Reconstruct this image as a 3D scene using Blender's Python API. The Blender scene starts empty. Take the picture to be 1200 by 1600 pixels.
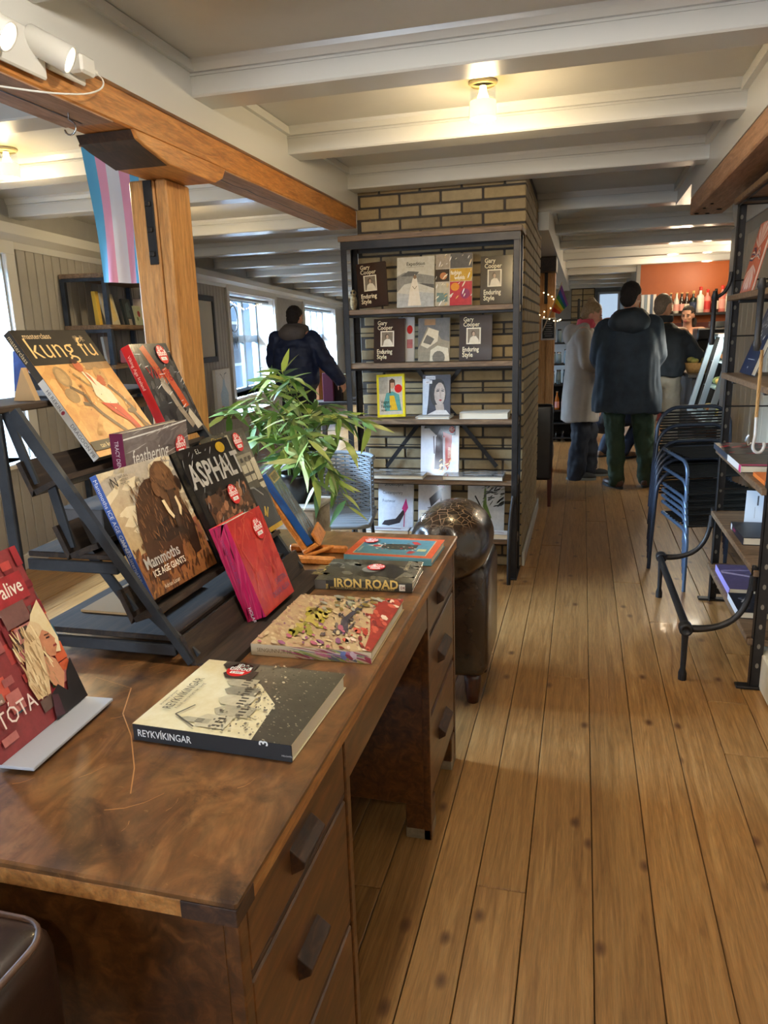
import bpy, bmesh, math, random
from mathutils import Vector, Matrix, noise
random.seed(7)
SC = bpy.context.scene
COL = SC.collection
R = math.radians

def lin(c):
    return tuple(((v/255)/12.92 if v/255 <= .04045 else ((v/255+.055)/1.055)**2.4) for v in c[:3]) + (1.0,)

# ------------------------------------------------------------------ camera
F_PX = 1150.0
def _axes(yaw, pitch, roll):
    f = Vector((-math.sin(yaw)*math.cos(pitch), math.cos(yaw)*math.cos(pitch), -math.sin(pitch)))
    r = Vector((math.cos(yaw), math.sin(yaw), 0)); u = r.cross(f)
    c, s = math.cos(roll), math.sin(roll)
    return c*r+s*u, -s*r+c*u, f
CR, CU, CF = _axes(R(15.1176), R(13.5618), R(-1.8087))
CAM = Vector((0, 0, 1.42))
cd = bpy.data.cameras.new('camera'); cam = bpy.data.objects.new('camera', cd); COL.objects.link(cam)
cd.sensor_fit = 'HORIZONTAL'; cd.sensor_width = 36; cd.lens = 36*F_PX/1200; cd.clip_start = .02
cam.matrix_world = Matrix(((CR.x, CU.x, -CF.x, CAM.x), (CR.y, CU.y, -CF.y, CAM.y), (CR.z, CU.z, -CF.z, CAM.z), (0, 0, 0, 1)))
SC.camera = cam

def _ray(x, y):
    return CR*((x-600)/F_PX) - CU*((y-800)/F_PX) + CF
def pz(x, y, z):      # surveyed point on the horizontal plane z
    d = _ray(x, y); return CAM + d*((z-CAM.z)/d.z)
def py(x, y, Y):      # surveyed point on the plane at depth Y
    d = _ray(x, y); return CAM + d*(Y/d.y)

# ------------------------------------------------------------------ world and light
W = bpy.data.worlds.new('sky'); SC.world = W; W.use_nodes = True
nt = W.node_tree
bg = nt.nodes['Background']
tc = nt.nodes.new('ShaderNodeTexCoord'); sx = nt.nodes.new('ShaderNodeSeparateXYZ'); rp = nt.nodes.new('ShaderNodeValToRGB')
nt.links.new(tc.outputs['Generated'], sx.inputs[0]); nt.links.new(sx.outputs['Z'], rp.inputs[0]); nt.links.new(rp.outputs[0], bg.inputs[0])
rp.color_ramp.elements[0].color = (.62, .78, .95, 1); rp.color_ramp.elements[1].color = (.50, .72, 1, 1)
bg.inputs[1].default_value = 2.0
def area(name, loc, aim, sx_, sy_, power, color):
    l = bpy.data.lights.new(name, 'AREA'); l.shape = 'RECTANGLE'; l.size = sx_; l.size_y = sy_; l.energy = power; l.color = color
    o = bpy.data.objects.new(name, l); COL.objects.link(o); o.location = loc
    o.rotation_euler = (Vector(aim)-Vector(loc)).to_track_quat('-Z', 'Y').to_euler(); return o
def point(name, loc, power, color, r=.03):
    l = bpy.data.lights.new(name, 'POINT'); l.energy = power; l.color = color; l.shadow_soft_size = r
    o = bpy.data.objects.new(name, l); COL.objects.link(o); o.location = loc; return o
def spot(name, loc, aim, power, color, angle, blend=.6, r=.03):
    l = bpy.data.lights.new(name, 'SPOT'); l.energy = power; l.color = color; l.spot_size = R(angle); l.spot_blend = blend; l.shadow_soft_size = r
    o = bpy.data.objects.new(name, l); COL.objects.link(o); o.location = loc
    o.rotation_euler = (Vector(aim)-Vector(loc)).to_track_quat('-Z', 'Y').to_euler(); return o
WARM = (1, .76, .42)
DAY = (.56, .77, 1.0)
# daylight entering the three deep windows of the left wall (each lamp hangs outside its panes, above the view)
SC.view_settings.view_transform = 'Standard'; SC.view_settings.look = 'None'
SC.view_settings.exposure = 0.25; SC.view_settings.gamma = 1; SC.view_settings.use_curve_mapping = False
SC.cycles.max_bounces = 6; SC.cycles.diffuse_bounces = 4; SC.cycles.use_denoising = True; SC.cycles.caustics_reflective = False; SC.cycles.caustics_refractive = False

# ------------------------------------------------------------------ object helpers
class MB:
    """collects shapes of one mesh"""
    def __init__(s): s.v = []; s.f = []; s.c = []; s.cur = None; s.sm = []
    def _add(s, vs, fs, smooth=False):
        o = len(s.v); s.v += [tuple(v) for v in vs]; s.f += [tuple(i+o for i in f) for f in fs]
        s.c += [s.cur]*len(fs); s.sm += [smooth]*len(fs); return s
    def box(s, x0, x1, y0, y1, z0, z1, m=None):
        vs = [Vector((x, y, z)) for z in (z0, z1) for x, y in ((x0, y0), (x1, y0), (x1, y1), (x0, y1))]
        if m: vs = [m @ v for v in vs]
        return s._add(vs, [(3, 2, 1, 0), (4, 5, 6, 7), (0, 1, 5, 4), (1, 2, 6, 5), (2, 3, 7, 6), (3, 0, 4, 7)])
    def cbox(s, x0, x1, y0, y1, z0, z1, b, m=None):      # box with chamfered edges
        bm = bmesh.new(); bmesh.ops.create_cube(bm, size=1)
        for v in bm.verts: v.co = Vector((x0+(v.co.x+.5)*(x1-x0), y0+(v.co.y+.5)*(y1-y0), z0+(v.co.z+.5)*(z1-z0)))
        bmesh.ops.bevel(bm, geom=bm.edges[:], offset=b, segments=1, affect='EDGES', profile=.5)
        bm.verts.index_update(); vs = [(m @ v.co if m else v.co.copy()) for v in bm.verts]; fs = [[v.index for v in f.verts] for f in bm.faces]; bm.free()
        return s._add(vs, fs)
    def quad(s, *p): return s._add(p, [tuple(range(len(p)))])
    def hull(s, bot, top):      # prism between two equal polygons
        n = len(bot); fs = [tuple(range(n-1, -1, -1)), tuple(range(n, 2*n))]+[(i, (i+1) % n, n+(i+1) % n, n+i) for i in range(n)]
        return s._add(list(bot)+list(top), fs)
    def tube(s, pts, r, n=8, cap=True):
        pts = [Vector(p) for p in pts]; rs = r if isinstance(r, (list, tuple)) else [r]*len(pts)
        vs = []; fs = []; up = Vector((0, 0, 1)); prev = None
        for i, p in enumerate(pts):
            t = (pts[min(i+1, len(pts)-1)]-pts[max(i-1, 0)]).normalized()
            if prev is None:
                a = t.cross(up); a = t.cross(Vector((1, 0, 0))) if a.length < .05 else a
            else: a = prev - t*prev.dot(t)
            a.normalize(); prev = a; b = t.cross(a)
            vs += [p+(a*math.cos(2*math.pi*k/n)+b*math.sin(2*math.pi*k/n))*rs[i] for k in range(n)]
        for i in range(len(pts)-1):
            fs += [(i*n+k, i*n+(k+1) % n, (i+1)*n+(k+1) % n, (i+1)*n+k) for k in range(n)]
        s._add(vs, fs, True)
        if cap:
            s._add(vs[:n][::-1], [tuple(range(n))]); s._add(vs[-n:], [tuple(range(n))])
        return s
    def lathe(s, prof, n=16, c=(0, 0, 0), m=None):
        c = Vector(c); vs = []; fs = []
        for r, z in prof:
            for k in range(n):
                v = Vector((r*math.cos(2*math.pi*k/n), r*math.sin(2*math.pi*k/n), z)); vs.append((m @ v if m else v)+c)
        for i in range(len(prof)-1): fs += [(i*n+k, i*n+(k+1) % n, (i+1)*n+(k+1) % n, (i+1)*n+k) for k in range(n)]
        return s._add(vs, fs, True)
    def ell(s, c, r, n=12, k=8, m=None):
        prof = [(max(math.sin(math.pi*i/k), 1e-4), -math.cos(math.pi*i/k)) for i in range(k+1)]; c = Vector(c); vs = []; fs = []
        for a, z in prof:
            for q in range(n):
                v = Vector((a*math.cos(2*math.pi*q/n)*r[0], a*math.sin(2*math.pi*q/n)*r[1], z*r[2])); vs.append((m @ v if m else v)+c)
        for i in range(k): fs += [(i*n+q, i*n+(q+1) % n, (i+1)*n+(q+1) % n, (i+1)*n+q) for q in range(n)]
        return s._add(vs, fs, True)
    def mesh(s, name, mat=None):
        me = bpy.data.meshes.new(name); me.from_pydata(s.v, [], s.f); me.polygons.foreach_set('use_smooth', s.sm)
        if any(c is not None for c in s.c):
            at = me.color_attributes.new('Col', 'FLOAT_COLOR', 'CORNER'); k = 0
            for p, c in zip(me.polygons, s.c):
                for j in range(p.loop_total):
                    cc = c[j % len(c)] if isinstance(c, list) else (c or (255, 255, 255)); at.data[p.loop_start+j].color = lin(cc)
        if mat: me.materials.append(mat)
        me.update(); return me
    def build(s, name, mat, parent=None, bevel=0, seg=2):
        o = bpy.data.objects.new(name, s.mesh(name, mat)); COL.objects.link(o)
        if parent: o.parent = parent
        if bevel:
            b = o.modifiers.new('bevel', 'BEVEL'); b.width = bevel; b.segments = seg; b.limit_method = 'ANGLE'; b.angle_limit = R(40)
        return o
def link(name, me, parent=None, loc=(0, 0, 0), rot=(0, 0, 0), scale=(1, 1, 1)):
    o = bpy.data.objects.new(name, me); COL.objects.link(o); o.parent = parent; o.location = loc; o.rotation_euler = rot; o.scale = scale; return o
def tag(o, label, cat, group=None, kind=None):
    if label: o['label'] = label
    if cat: o['category'] = cat
    if group: o['group'] = group
    if kind: o['kind'] = kind
    return o
def thing(name, label, cat, loc=(0, 0, 0), rz=0, group=None):
    o = bpy.data.objects.new(name, None); COL.objects.link(o); o.location = loc; o.rotation_euler = (0, 0, rz); o.empty_display_size = .05
    return tag(o, label, cat, group)
def struct(o): o['kind'] = 'structure'; return o
def stuff(o): o['kind'] = 'stuff'; return o
def kids(o): return [c for c in bpy.data.objects if c.parent == o]
def dup(root, loc=None, rz=None, label=None):
    r = root.copy(); COL.objects.link(r)
    if loc is not None: r.location = loc
    if rz is not None: r.rotation_euler = (0, 0, rz)
    if label: r['label'] = label
    for ch in kids(root):
        c = ch.copy(); COL.objects.link(c); c.parent = r
        for g in kids(ch):
            d = g.copy(); COL.objects.link(d); d.parent = c
    return r
def bez(a, b, c, d, n=12):
    a, b, c, d = map(Vector, (a, b, c, d)); o = []
    for i in range(n+1):
        t = i/n; q = 1-t; o.append(a*q**3+b*3*q*q*t+c*3*q*t*t+d*t**3)
    return o
def arcpts(pts, rad, n=6):      # polyline with rounded corners
    pts = [Vector(p) for p in pts]; out = [pts[0]]
    for i in range(1, len(pts)-1):
        p = pts[i]; a = (pts[i-1]-p); b = (pts[i+1]-p); ra = min(rad, a.length*.49, b.length*.49)
        out += bez(p+a.normalized()*ra, p+a.normalized()*ra*.45, p+b.normalized()*ra*.45, p+b.normalized()*ra, n)
    return out+[pts[-1]]

# ------------------------------------------------------------------ materials
def M(name, col, rough=.5, metal=0, coat=0, emit=None, es=0, trans=0, spec=.5, alpha=1, sheen=0):
    m = bpy.data.materials.new(name); m.use_nodes = True; b = m.node_tree.nodes['Principled BSDF']
    b.inputs['Base Color'].default_value = lin(col); b.inputs['Roughness'].default_value = rough; b.inputs['Metallic'].default_value = metal
    b.inputs['Coat Weight'].default_value = coat; b.inputs['Coat Roughness'].default_value = .08; b.inputs['Transmission Weight'].default_value = trans
    b.inputs['Specular IOR Level'].default_value = spec; b.inputs['Alpha'].default_value = alpha; b.inputs['Sheen Weight'].default_value = sheen
    if emit: b.inputs['Emission Color'].default_value = lin(emit); b.inputs['Emission Strength'].default_value = es
    return m
def N(m, t): return m.node_tree.nodes.new(t)
def L(m, a, b): m.node_tree.links.new(a, b)
def coords(m, scale=(1, 1, 1), rand=True, kind='Object'):
    t = N(m, 'ShaderNodeTexCoord'); mp = N(m, 'ShaderNodeMapping'); mp.inputs['Scale'].default_value = scale
    src = t.outputs[kind]
    if rand:
        oi = N(m, 'ShaderNodeObjectInfo'); mu = N(m, 'ShaderNodeVectorMath'); mu.operation = 'SCALE'; mu.inputs[0].default_value = (37.1, 53.7, 21.3)
        L(m, oi.outputs['Random'], mu.inputs['Scale']); ad = N(m, 'ShaderNodeVectorMath'); L(m, src, ad.inputs[0]); L(m, mu.outputs[0], ad.inputs[1]); src = ad.outputs[0]
    L(m, src, mp.inputs[0]); return mp.outputs[0]
def noisen(m, vec, scale, detail=4, rough=.6, dist=0):
    n = N(m, 'ShaderNodeTexNoise'); n.inputs['Scale'].default_value = scale; n.inputs['Detail'].default_value = detail; n.inputs['Roughness'].default_value = rough; n.inputs['Distortion'].default_value = dist
    L(m, vec, n.inputs['Vector']); return n.outputs['Fac']
def ramp(m, fac, stops):
    r = N(m, 'ShaderNodeValToRGB'); e = r.color_ramp.elements
    while len(e) < len(stops): e.new(.5)
    for q, (p, c) in zip(e, stops): q.position = p; q.color = lin(c)
    L(m, fac, r.inputs[0]); return r.outputs[0]
def mix(m, fac, a, b, mode='MIX'):
    x = N(m, 'ShaderNodeMix'); x.data_type = 'RGBA'; x.blend_type = mode
    for s, v in ((x.inputs[0], fac), (x.inputs[6], a), (x.inputs[7], b)):
        if hasattr(v, 'is_linked'): L(m, v, s)
        else: s.default_value = v if not isinstance(v, tuple) else lin(v)
    return x.outputs[2]
def bump(m, fac, strength=.2, dist=.002):
    b = N(m, 'ShaderNodeBump'); b.inputs['Strength'].default_value = strength; b.inputs['Distance'].default_value = dist
    L(m, fac, b.inputs['Height']); L(m, b.outputs[0], m.node_tree.nodes['Principled BSDF'].inputs['Normal'])
def setcol(m, c): L(m, c, m.node_tree.nodes['Principled BSDF'].inputs['Base Color'])
def wood(name, dark, mid, light, grain=(1, 1, 1), rough=.5, coat=0, rnd=.25, knots=0, fine=60):
    """grain = scale of the texture space (small along the fibre)"""
    m = M(name, mid, rough, coat=coat); v = coords(m, grain)
    a = noisen(m, v, 6, 5, .6, 1.2); c = ramp(m, a, [(.28, dark), (.5, mid), (.72, light)])
    f = noisen(m, v, fine, 3, .7); c = mix(m, .35, c, ramp(m, f, [(.35, tuple(int(x*.6) for x in dark)), (.65, light)]), 'OVERLAY')
    oi = N(m, 'ShaderNodeObjectInfo'); hs = N(m, 'ShaderNodeHueSaturation'); mr = N(m, 'ShaderNodeMapRange'); mr.inputs[3].default_value = 1-rnd; mr.inputs[4].default_value = 1+rnd
    L(m, oi.outputs['Random'], mr.inputs[0]); L(m, mr.outputs[0], hs.inputs['Value']); L(m, c, hs.inputs['Color']); c = hs.outputs[0]
    if knots:
        v2 = coords(m, (knots[0], knots[1], knots[0])); vo = N(m, 'ShaderNodeTexVoronoi'); vo.voronoi_dimensions = '2D'; vo.inputs['Scale'].default_value = 1; vo.inputs['Randomness'].default_value = 1; L(m, v2, vo.inputs['Vector'])
        k = ramp(m, vo.outputs['Distance'], [(0, (255, 255, 255)), (knots[2]*.5, (205, 205, 205)), (knots[2], (0, 0, 0))])
        sp_ = N(m, 'ShaderNodeSeparateColor'); L(m, vo.outputs['Color'], sp_.inputs[0]); g_ = N(m, 'ShaderNodeMath'); g_.operation = 'GREATER_THAN'; g_.inputs[1].default_value = .72; L(m, sp_.outputs[0], g_.inputs[0])
        x_ = N(m, 'ShaderNodeMath'); x_.operation = 'MULTIPLY'; L(m, k, x_.inputs[0]); L(m, g_.outputs[0], x_.inputs[1]); c = mix(m, x_.outputs[0], c, (78, 44, 26))
    setcol(m, c); bump(m, f, .15, .001); return m
def mottled(name, a, b, scale=8, rough=.6, metal=0, coat=0, bp=0, rand=True):
    m = M(name, a, rough, metal, coat); v = coords(m, rand=rand); n = noisen(m, v, scale, 5, .65); setcol(m, ramp(m, n, [(.3, a), (.7, b)]))
    if bp: bump(m, noisen(m, v, scale*5, 4), bp, .003)
    return m
def print_mat(name, rough=.35, coat=0.0):
    m = M(name, (255, 255, 255), rough, coat=coat); a = N(m, 'ShaderNodeVertexColor'); a.layer_name = 'Col'
    n = noisen(m, coords(m, rand=False), 45, 5, .7); c = mix(m, .35, a.outputs[0], ramp(m, n, [(.3, (60, 60, 60)), (.7, (196, 196, 196))]), 'OVERLAY'); setcol(m, c); return m
PRINT = print_mat('cover print', .38); PRINTG = print_mat('laminated cover print', .2, .6)
FLAT = M('flat print', (255, 255, 255), .45); _a = N(FLAT, 'ShaderNodeVertexColor'); _a.layer_name = 'Col'; setcol(FLAT, _a.outputs[0])
IRON = mottled('dark iron', (38, 37, 38), (58, 54, 52), 12, .45, .6, bp=.1)
IRONB = mottled('blued steel', (44, 50, 58), (70, 76, 86), 10, .38, .7)
BLACK = M('black', (16, 16, 17), .5)
WHITE = M('white paint', (226, 222, 212), .35)
CHROME = M('steel', (190, 190, 192), .25, 1)
PAPER = M('page paper', (226, 218, 198), .8)
# ================================================================== STRUCTURE
FLOORW = wood('floor pine', (128, 93, 54), (160, 122, 74), (182, 146, 96), (9, .45, 9), .40, .12, .10, (7, 4.2, .13), 40)
PAINT = mottled('white ceiling paint', (184, 182, 178), (192, 190, 186), 3, .34)
TRIMW = M('white gloss trim', (198, 198, 195), .25)
BOARDM = mottled('grey beige panel paint', (146, 144, 141), (158, 156, 153), 4, .5)
BEIGE = mottled('beige panel paint', (204, 192, 168), (212, 200, 178), 4, .5)
TIMBER = wood('honey pine timber', (150, 96, 44), (188, 132, 68), (206, 156, 92), (7, .8, 7), .45, .1, .04, (5, 1.6, .07), 30)
TIMBERZ = wood('honey pine post', (162, 114, 62), (194, 148, 90), (210, 170, 114), (7, 7, .7), .45, .1, .10, 0, 30)
TIMBERD = wood('dark brown timber', (34, 22, 16), (58, 38, 26), (86, 58, 38), (7, 1, 7), .5, 0, .04, 0, 30)
BARE = wood('bare planed timber', (136, 104, 82), (170, 136, 110), (190, 158, 132), (7, .6, 7), .6, 0, .04, 0, 30)

# floor: sub floor with every board as a piece
fl = struct(MB().box(-6.6, 3.6, -3, 17.5, -.12, -.022).build('floor', M('floor gap', (22, 15, 10), .9)))
xs = [-1.03, -.885, -.74, -.60, -.47, -.345, -.227, -.098, .069, .215, .362, .51, .655, .80, .945, 1.09, 1.235, 1.38, 1.53]
butt = {(-.227): [1.655, 4.9, 8.4], (-.098): [2.93, 6.3, 9.6], (.069): [5.6, 9.1], (.215): [4.2, 7.7], (.362): [3.62, 8.2], (.51): [2.45, 2.825, 6.7], (.655): [3.3, 7.4], (-.345): [4.4, 7.9], (-.47): [3.1, 6.9]}
def board(x0, x1, y0, y1):
    g = .0012; b = MB().cbox(-(x1-x0)/2+g, (x1-x0)/2-g, -(y1-y0)/2+.0015, (y1-y0)/2-.0015, -.02, 0, .0018)
    o = b.build('plank', FLOORW, fl); o.location = ((x0+x1)/2, (y0+y1)/2, random.uniform(-.0012, .0006))
for i in range(len(xs)-1):
    ys = [-3]+butt.get(xs[i], [random.uniform(1.5, 3.4), random.uniform(5, 7), random.uniform(8.6, 10)])+[17.4]
    for a, b_ in zip(ys[:-1], ys[1:]): board(xs[i], xs[i+1], a, b_)
x = xs[0]
while x > -6.5:
    w = random.uniform(.135, .165); board(x-w, x, -3, random.choice((17.4,))); x -= w
x = xs[-1]
while x < 3.5:
    w = random.uniform(.135, .165); board(x, x+w, -3, 17.4); x += w

# ceiling with painted beams
ce = struct(MB().hull([(-2.72, -3, 2.318), (3.6, -3, 2.318), (3.6, 17.5, 2.318), (-5.75, 17.5, 2.318)], [(-2.72, -3, 2.42), (3.6, -3, 2.42), (3.6, 17.5, 2.42), (-5.75, 17.5, 2.42)]).build('ceiling', PAINT))
BEAMS = [(-2.2, -2.05), (-1.25, -1.1), (-.28, -.13), (.66, .81), (1.57, 1.72), (2.475, 2.625), (3.33, 3.475), (4.21, 4.35), (5.52, 5.68), (6.82, 6.98), (8.1, 8.26), (9.38, 9.54), (10.65, 10.81), (12.05, 12.2), (13.4, 13.55), (14.75, 14.9), (16.1, 16.25)]
bx = MB().cbox(-5.0, 5.0, -.5, .5, -.5, .5, .0); BEAMMESH = None
for a, b_ in BEAMS:
    xl = -3.30-.148*((a+b_)/2-2.6)-.30
    m = MB().cbox(xl, 3.5, -(b_-a)/2, (b_-a)/2, -.108, 0, .006)
    o = m.build('beam', TRIMW, ce); o.location = (0, (a+b_)/2, 2.318)
    q = MB()
    for s_ in (-1, 1):
        e = s_*(b_-a)/2
        q.hull([(xl, e, -.036), (xl, e+s_*.008, -.034), (xl, e+s_*.02, -.014), (xl, e+s_*.024, 0), (xl, e, 0)], [(3.5, e, -.036), (3.5, e+s_*.008, -.034), (3.5, e+s_*.02, -.014), (3.5, e+s_*.024, 0), (3.5, e, 0)])
        q.box(xl, 3.5, e-.002, e+s_*.006, -.046, -.04)
    q.build('moulding', TRIMW, o)

# left girder: white casing above a bare pine timber, post, pillow block, strap
GY0, GY1, GX0, GX1, GZ0, GZ1 = -3, 4.405, -1.465, -1.30, 2.03, 2.125
c1 = MB().box(GX0-.01, GX1+.012, GY0, GY1, GZ1+.001, 2.317); c1.box(GX1+.012, GX1+.03, GY0, GY1, 2.285, 2.316); struct(c1.build('trim_1', TRIMW))
g = tag(MB().cbox(GX0, GX1, GY0, GY1, GZ0, GZ1, .006).build('ceiling_girder', TIMBER), 'long honey pine girder under the white ceiling running to the brick pillar', 'beam')
MB().box(GX0+.004, GX1-.004, 2.72, GY1-.01, GZ0-.003, GZ0+.001).build('planed_underside', BARE, g)
MB().box(GX0+.004, GX1-.004, GY0, 2.02, GZ0-.003, GZ0+.001).build('planed_underside', BARE, g)
for a, b_ in ((-1, 2.0), (2.74, 4.3)):
    cr = MB()
    pts = [(-1.385+random.uniform(-.006, .006), a+(b_-a)*i/14, GZ0-.004) for i in range(15)]
    for p, q in zip(pts[:-1], pts[1:]): cr.quad((p[0]-.003, p[1], p[2]), (q[0]-.003, q[1], q[2]), (q[0]+.003, q[1], q[2]), (p[0]+.003, p[1], p[2]))
    cr.build('drying_crack', BLACK, g)
for yy in (1.02, 1.9):
    MB().tube([(-1.36, yy, GZ0+.01), (-1.36, yy, GZ0-.02)]+[(-1.36+.018*math.sin(t), yy, GZ0-.04+.018*math.cos(t)) for t in [k*.45 for k in range(1, 11)]], .0025, 6).build('screw_hook', CHROME, g)
post = thing('timber_post', 'honey pine post in the foreground carrying the girder on a dark block', 'post', (0, 0, 0))
PX0, PX1, PY0, PY1 = -1.548, -1.405, 2.45, 2.62
MB().cbox(PX0, PX1-.046, PY0, PY1, 0, 1.965, .006).build('shaft', TIMBERZ, post)
MB().cbox(PX1-.044, PX1, PY0+.004, PY1, 0, 1.965, .006).build('side_plank', TIMBERZ, post)
prof = [(1.93, 2.0), (1.96, 1.99), (2.16, 1.932), (2.50, 1.932), (2.74, 2.0), (2.76, 2.029), (1.93, 2.029)]
prof = [(2.10, 2.0285), (2.115, 2.005), (2.16, 1.992), (2.29, 1.966), (2.60, 1.966), (2.66, 1.99), (2.69, 2.0285)]
bl = MB().hull([(GX0-.02, y, z) for y, z in prof], [(GX1+.012, y, z) for y, z in prof]).build('pillow_block', TIMBER, post, .004)
MB().hull([(GX0-.0215, y, z-.001) for y, z in prof[:4]+[(2.25, 2.0285)]], [(GX1+.0, y, z-.001) for y, z in prof[:4]+[(2.25, 2.0285)]]).build('dark_end', TIMBERD, post)  # near end of the block in a darker tone
st = MB().cbox(-1.489, -1.455, PY0-.008, PY0-.001, 1.685, 1.962, .002).build('iron_strap', IRON, post)
for zz in (1.72, 1.80, 1.885): MB().cbox(-1.482, -1.462, PY0-.02, PY0-.008, zz-.009, zz+.009, .003).build('bolt', IRON, st)

# right girder with white casing
RX0, RX1, RY1 = .575, .75, 4.82
c2 = MB().box(RX0+.0, RX1+.02, -3, RY1, 2.126, 2.317); c2.box(RX0-.025, RX0, -3, 5.6, 2.275, 2.316); c2.box(RX0, RX1, RY1, 5.6, 2.2, 2.317); struct(c2.build('trim_2', TRIMW))
g2 = tag(MB().cbox(RX0, RX1, -3, RY1, 2.03, 2.125, .006).build('ceiling_girder', BARE), 'weathered bare girder end with dark bolt holes above the right book rack', 'beam')
bh = MB()
for x_, y_, r_ in ((.60, 4.74, .014), (.66, 4.76, .014), (.70, 4.62, .016), (.615, 4.55, .010), (.63, 4.4, .01)):
    bh.lathe([(r_, 0), (r_*.7, .004), (.001, .004)], 8, (x_, y_, 2.026))
bh.build('bolt_hole', BLACK, g2)
c3 = MB().box(-.40, -.25, 5.55, 14.4, 2.09, 2.317); c3.box(-.25, -.225, 5.55, 14.4, 2.285, 2.316); struct(c3.build('trim_3', TRIMW))
post2 = thing('timber_post', 'distant honey pine post with black hanging menu board beyond the brick pillar', 'post')
MB().cbox(-.43, -.35, 7.62, 7.78, 0, 1.95, .005).build('shaft', TIMBERZ, post2)
MB().cbox(-.348, -.27, 7.62, 7.78, 0, 1.95, .005).build('shaft', TIMBERZ, post2)
MB().cbox(-.44, -.26, 7.5, 7.9, 1.95, 2.088, .006).build('pillow_block', TIMBERD, post2)
MB().cbox(-.372, -.342, 7.608, 7.62, 1.66, 1.95, .002).build('iron_strap', IRON, post2)

# brick pillar between the rooms
MORTAR = mottled('dark mortar', (56, 51, 47), (74, 67, 60), 20, .9)
BRICK = M('yellow brick', (190, 156, 104), .8); _v = coords(BRICK); _n = noisen(BRICK, _v, 14, 5, .7); _o = N(BRICK, 'ShaderNodeObjectInfo')
_c = mix(BRICK, .5, ramp(BRICK, _n, [(.25, (112, 96, 70)), (.55, (160, 138, 100)), (.8, (182, 164, 130))]), ramp(BRICK, _o.outputs['Random'], [(0, (122, 106, 82)), (.5, (170, 146, 102)), (1, (184, 168, 136))])); setcol(BRICK, _c); bump(BRICK, _n, .3, .003)
BX0, BX1, BY0, BY1 = -1.30, -.325, 4.405, 5.95
pil = struct(MB().box(BX0, BX1-.004, BY0+.006, BY1, 0, 2.317).build('wall_centre', MORTAR))
def brickmesh(w): return MB().cbox(0, w-.001, 0, .02, 0, .0545, .003).mesh('brick', BRICK)
FULL, HALF = brickmesh(.228), brickmesh(.108)
z = .006; row = 0; LASTM = {}
while z < 2.25:
    x = BX1-.001-(0 if row % 2 == 0 else .12)
    if row % 2: link('brick', HALF, pil, (BX1-.109, BY0-random.uniform(0, .003), z))
    while x-.228 > BX0: link('brick', FULL, pil, (x-.228, BY0-random.uniform(0, .003), z)); x -= .24
    w = round(x-BX0, 3)
    if w > .03: link('brick', LASTM.setdefault(w, brickmesh(w)), pil, (BX0, BY0-random.uniform(0, .003), z))
    z += .0667; row += 1
sb = MB(); z = .006; row = 0
while z < 2.25:
    y = BY0+.0-(.12 if row % 2 else 0)
    while y < BY1-.05:
        a = max(y, BY0); e = min(y+.228, BY1)
        if e-a > .02: sb.cbox(BX1-.016, BX1+random.uniform(.001, .004), a, e, z, z+.055, .003)
        y += .24
    z += .0667; row += 1
stuff(sb.build('side_bricks', BRICK, pil))
struct(MB().cbox(BX1+.004, BX1+.02, BY0+.01, BY1, 0, .09, .003).build('baseboard_centre', TRIMW))

# left wall, slightly splayed from the floor boards
WA = Vector((-3.30, 2.6, 0)); WD = Vector((-.148, 1, 0)).normalized(); WN = Vector((WD.y, -WD.x, 0))   # WN points into the room
WM = Matrix(((WD.x, -WN.x, 0, WA.x), (WD.y, -WN.y, 0, WA.y), (0, 0, 1, 0), (0, 0, 0, 1)))               # local x along, y outwards
def wall_s(x, y):
    d = _ray(x, y); # along-wall coordinate of a surveyed point
    det = WD.x*(-d.y)+d.x*WD.y; bx_, by_ = -WA.x, -WA.y
    t = (bx_*(-d.y)+d.x*by_)/det; return t
S_W = [(-.7, wall_s(22, 520)-.02), (wall_s(358, 500), wall_s(428, 500)), (wall_s(475, 500), wall_s(522, 500))]
ZS, ZT, WT = .70, 1.98, .36
wl = thing('wall_left', None, None); wl.matrix_world = WM; struct(wl)
core = MB(); cur = -6
for a, b_ in S_W:
    core.box(cur, a, 0, WT, 0, 2.318); core.box(a, b_, 0, WT, 0, ZS); core.box(a, b_, 0, WT, ZT, 2.318); cur = b_
core.box(cur, 16, 0, WT, 0, 2.318)
core.build('wall_core', BOARDM, wl)
SLEN = .105; strip_full = MB().cbox(0, SLEN-.009, -.012, 0, .1, 2.06, .003).mesh('panel_board', BOARDM); strip_low = MB().cbox(0, SLEN-.009, -.012, 0, .1, ZS-.03, .003).mesh('panel_board', BOARDM)
s = -1.2
while s < 14.5:
    low = any(s+SLEN > a-.11 and s < b_+.11 for a, b_ in S_W)
    link('panel_board', strip_low if low else strip_full, wl, (s, 0, 0)); s += SLEN
cn = MB(); cn.hull([(-6, 0, 2.02), (-6, -.02, 2.02), (-6, -.03, 2.06), (-6, -.075, 2.10), (-6, -.085, 2.16), (-6, 0, 2.17)], [(16, 0, 2.02), (16, -.02, 2.02), (16, -.03, 2.06), (16, -.075, 2.10), (16, -.085, 2.16), (16, 0, 2.17)])
o = struct(cn.build('trim_4', TRIMW)); o.matrix_world = WM
o = struct(MB().cbox(-6, 16, -.025, 0, 0, .1, .004).build('baseboard_left', TRIMW)); o.matrix_world = WM
SASH = M('blue grey sash', (104, 122, 140), .35)
GLASS = bpy.data.materials.new('window glass'); GLASS.use_nodes = True; _t = GLASS.node_tree; _t.nodes.clear()
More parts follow.
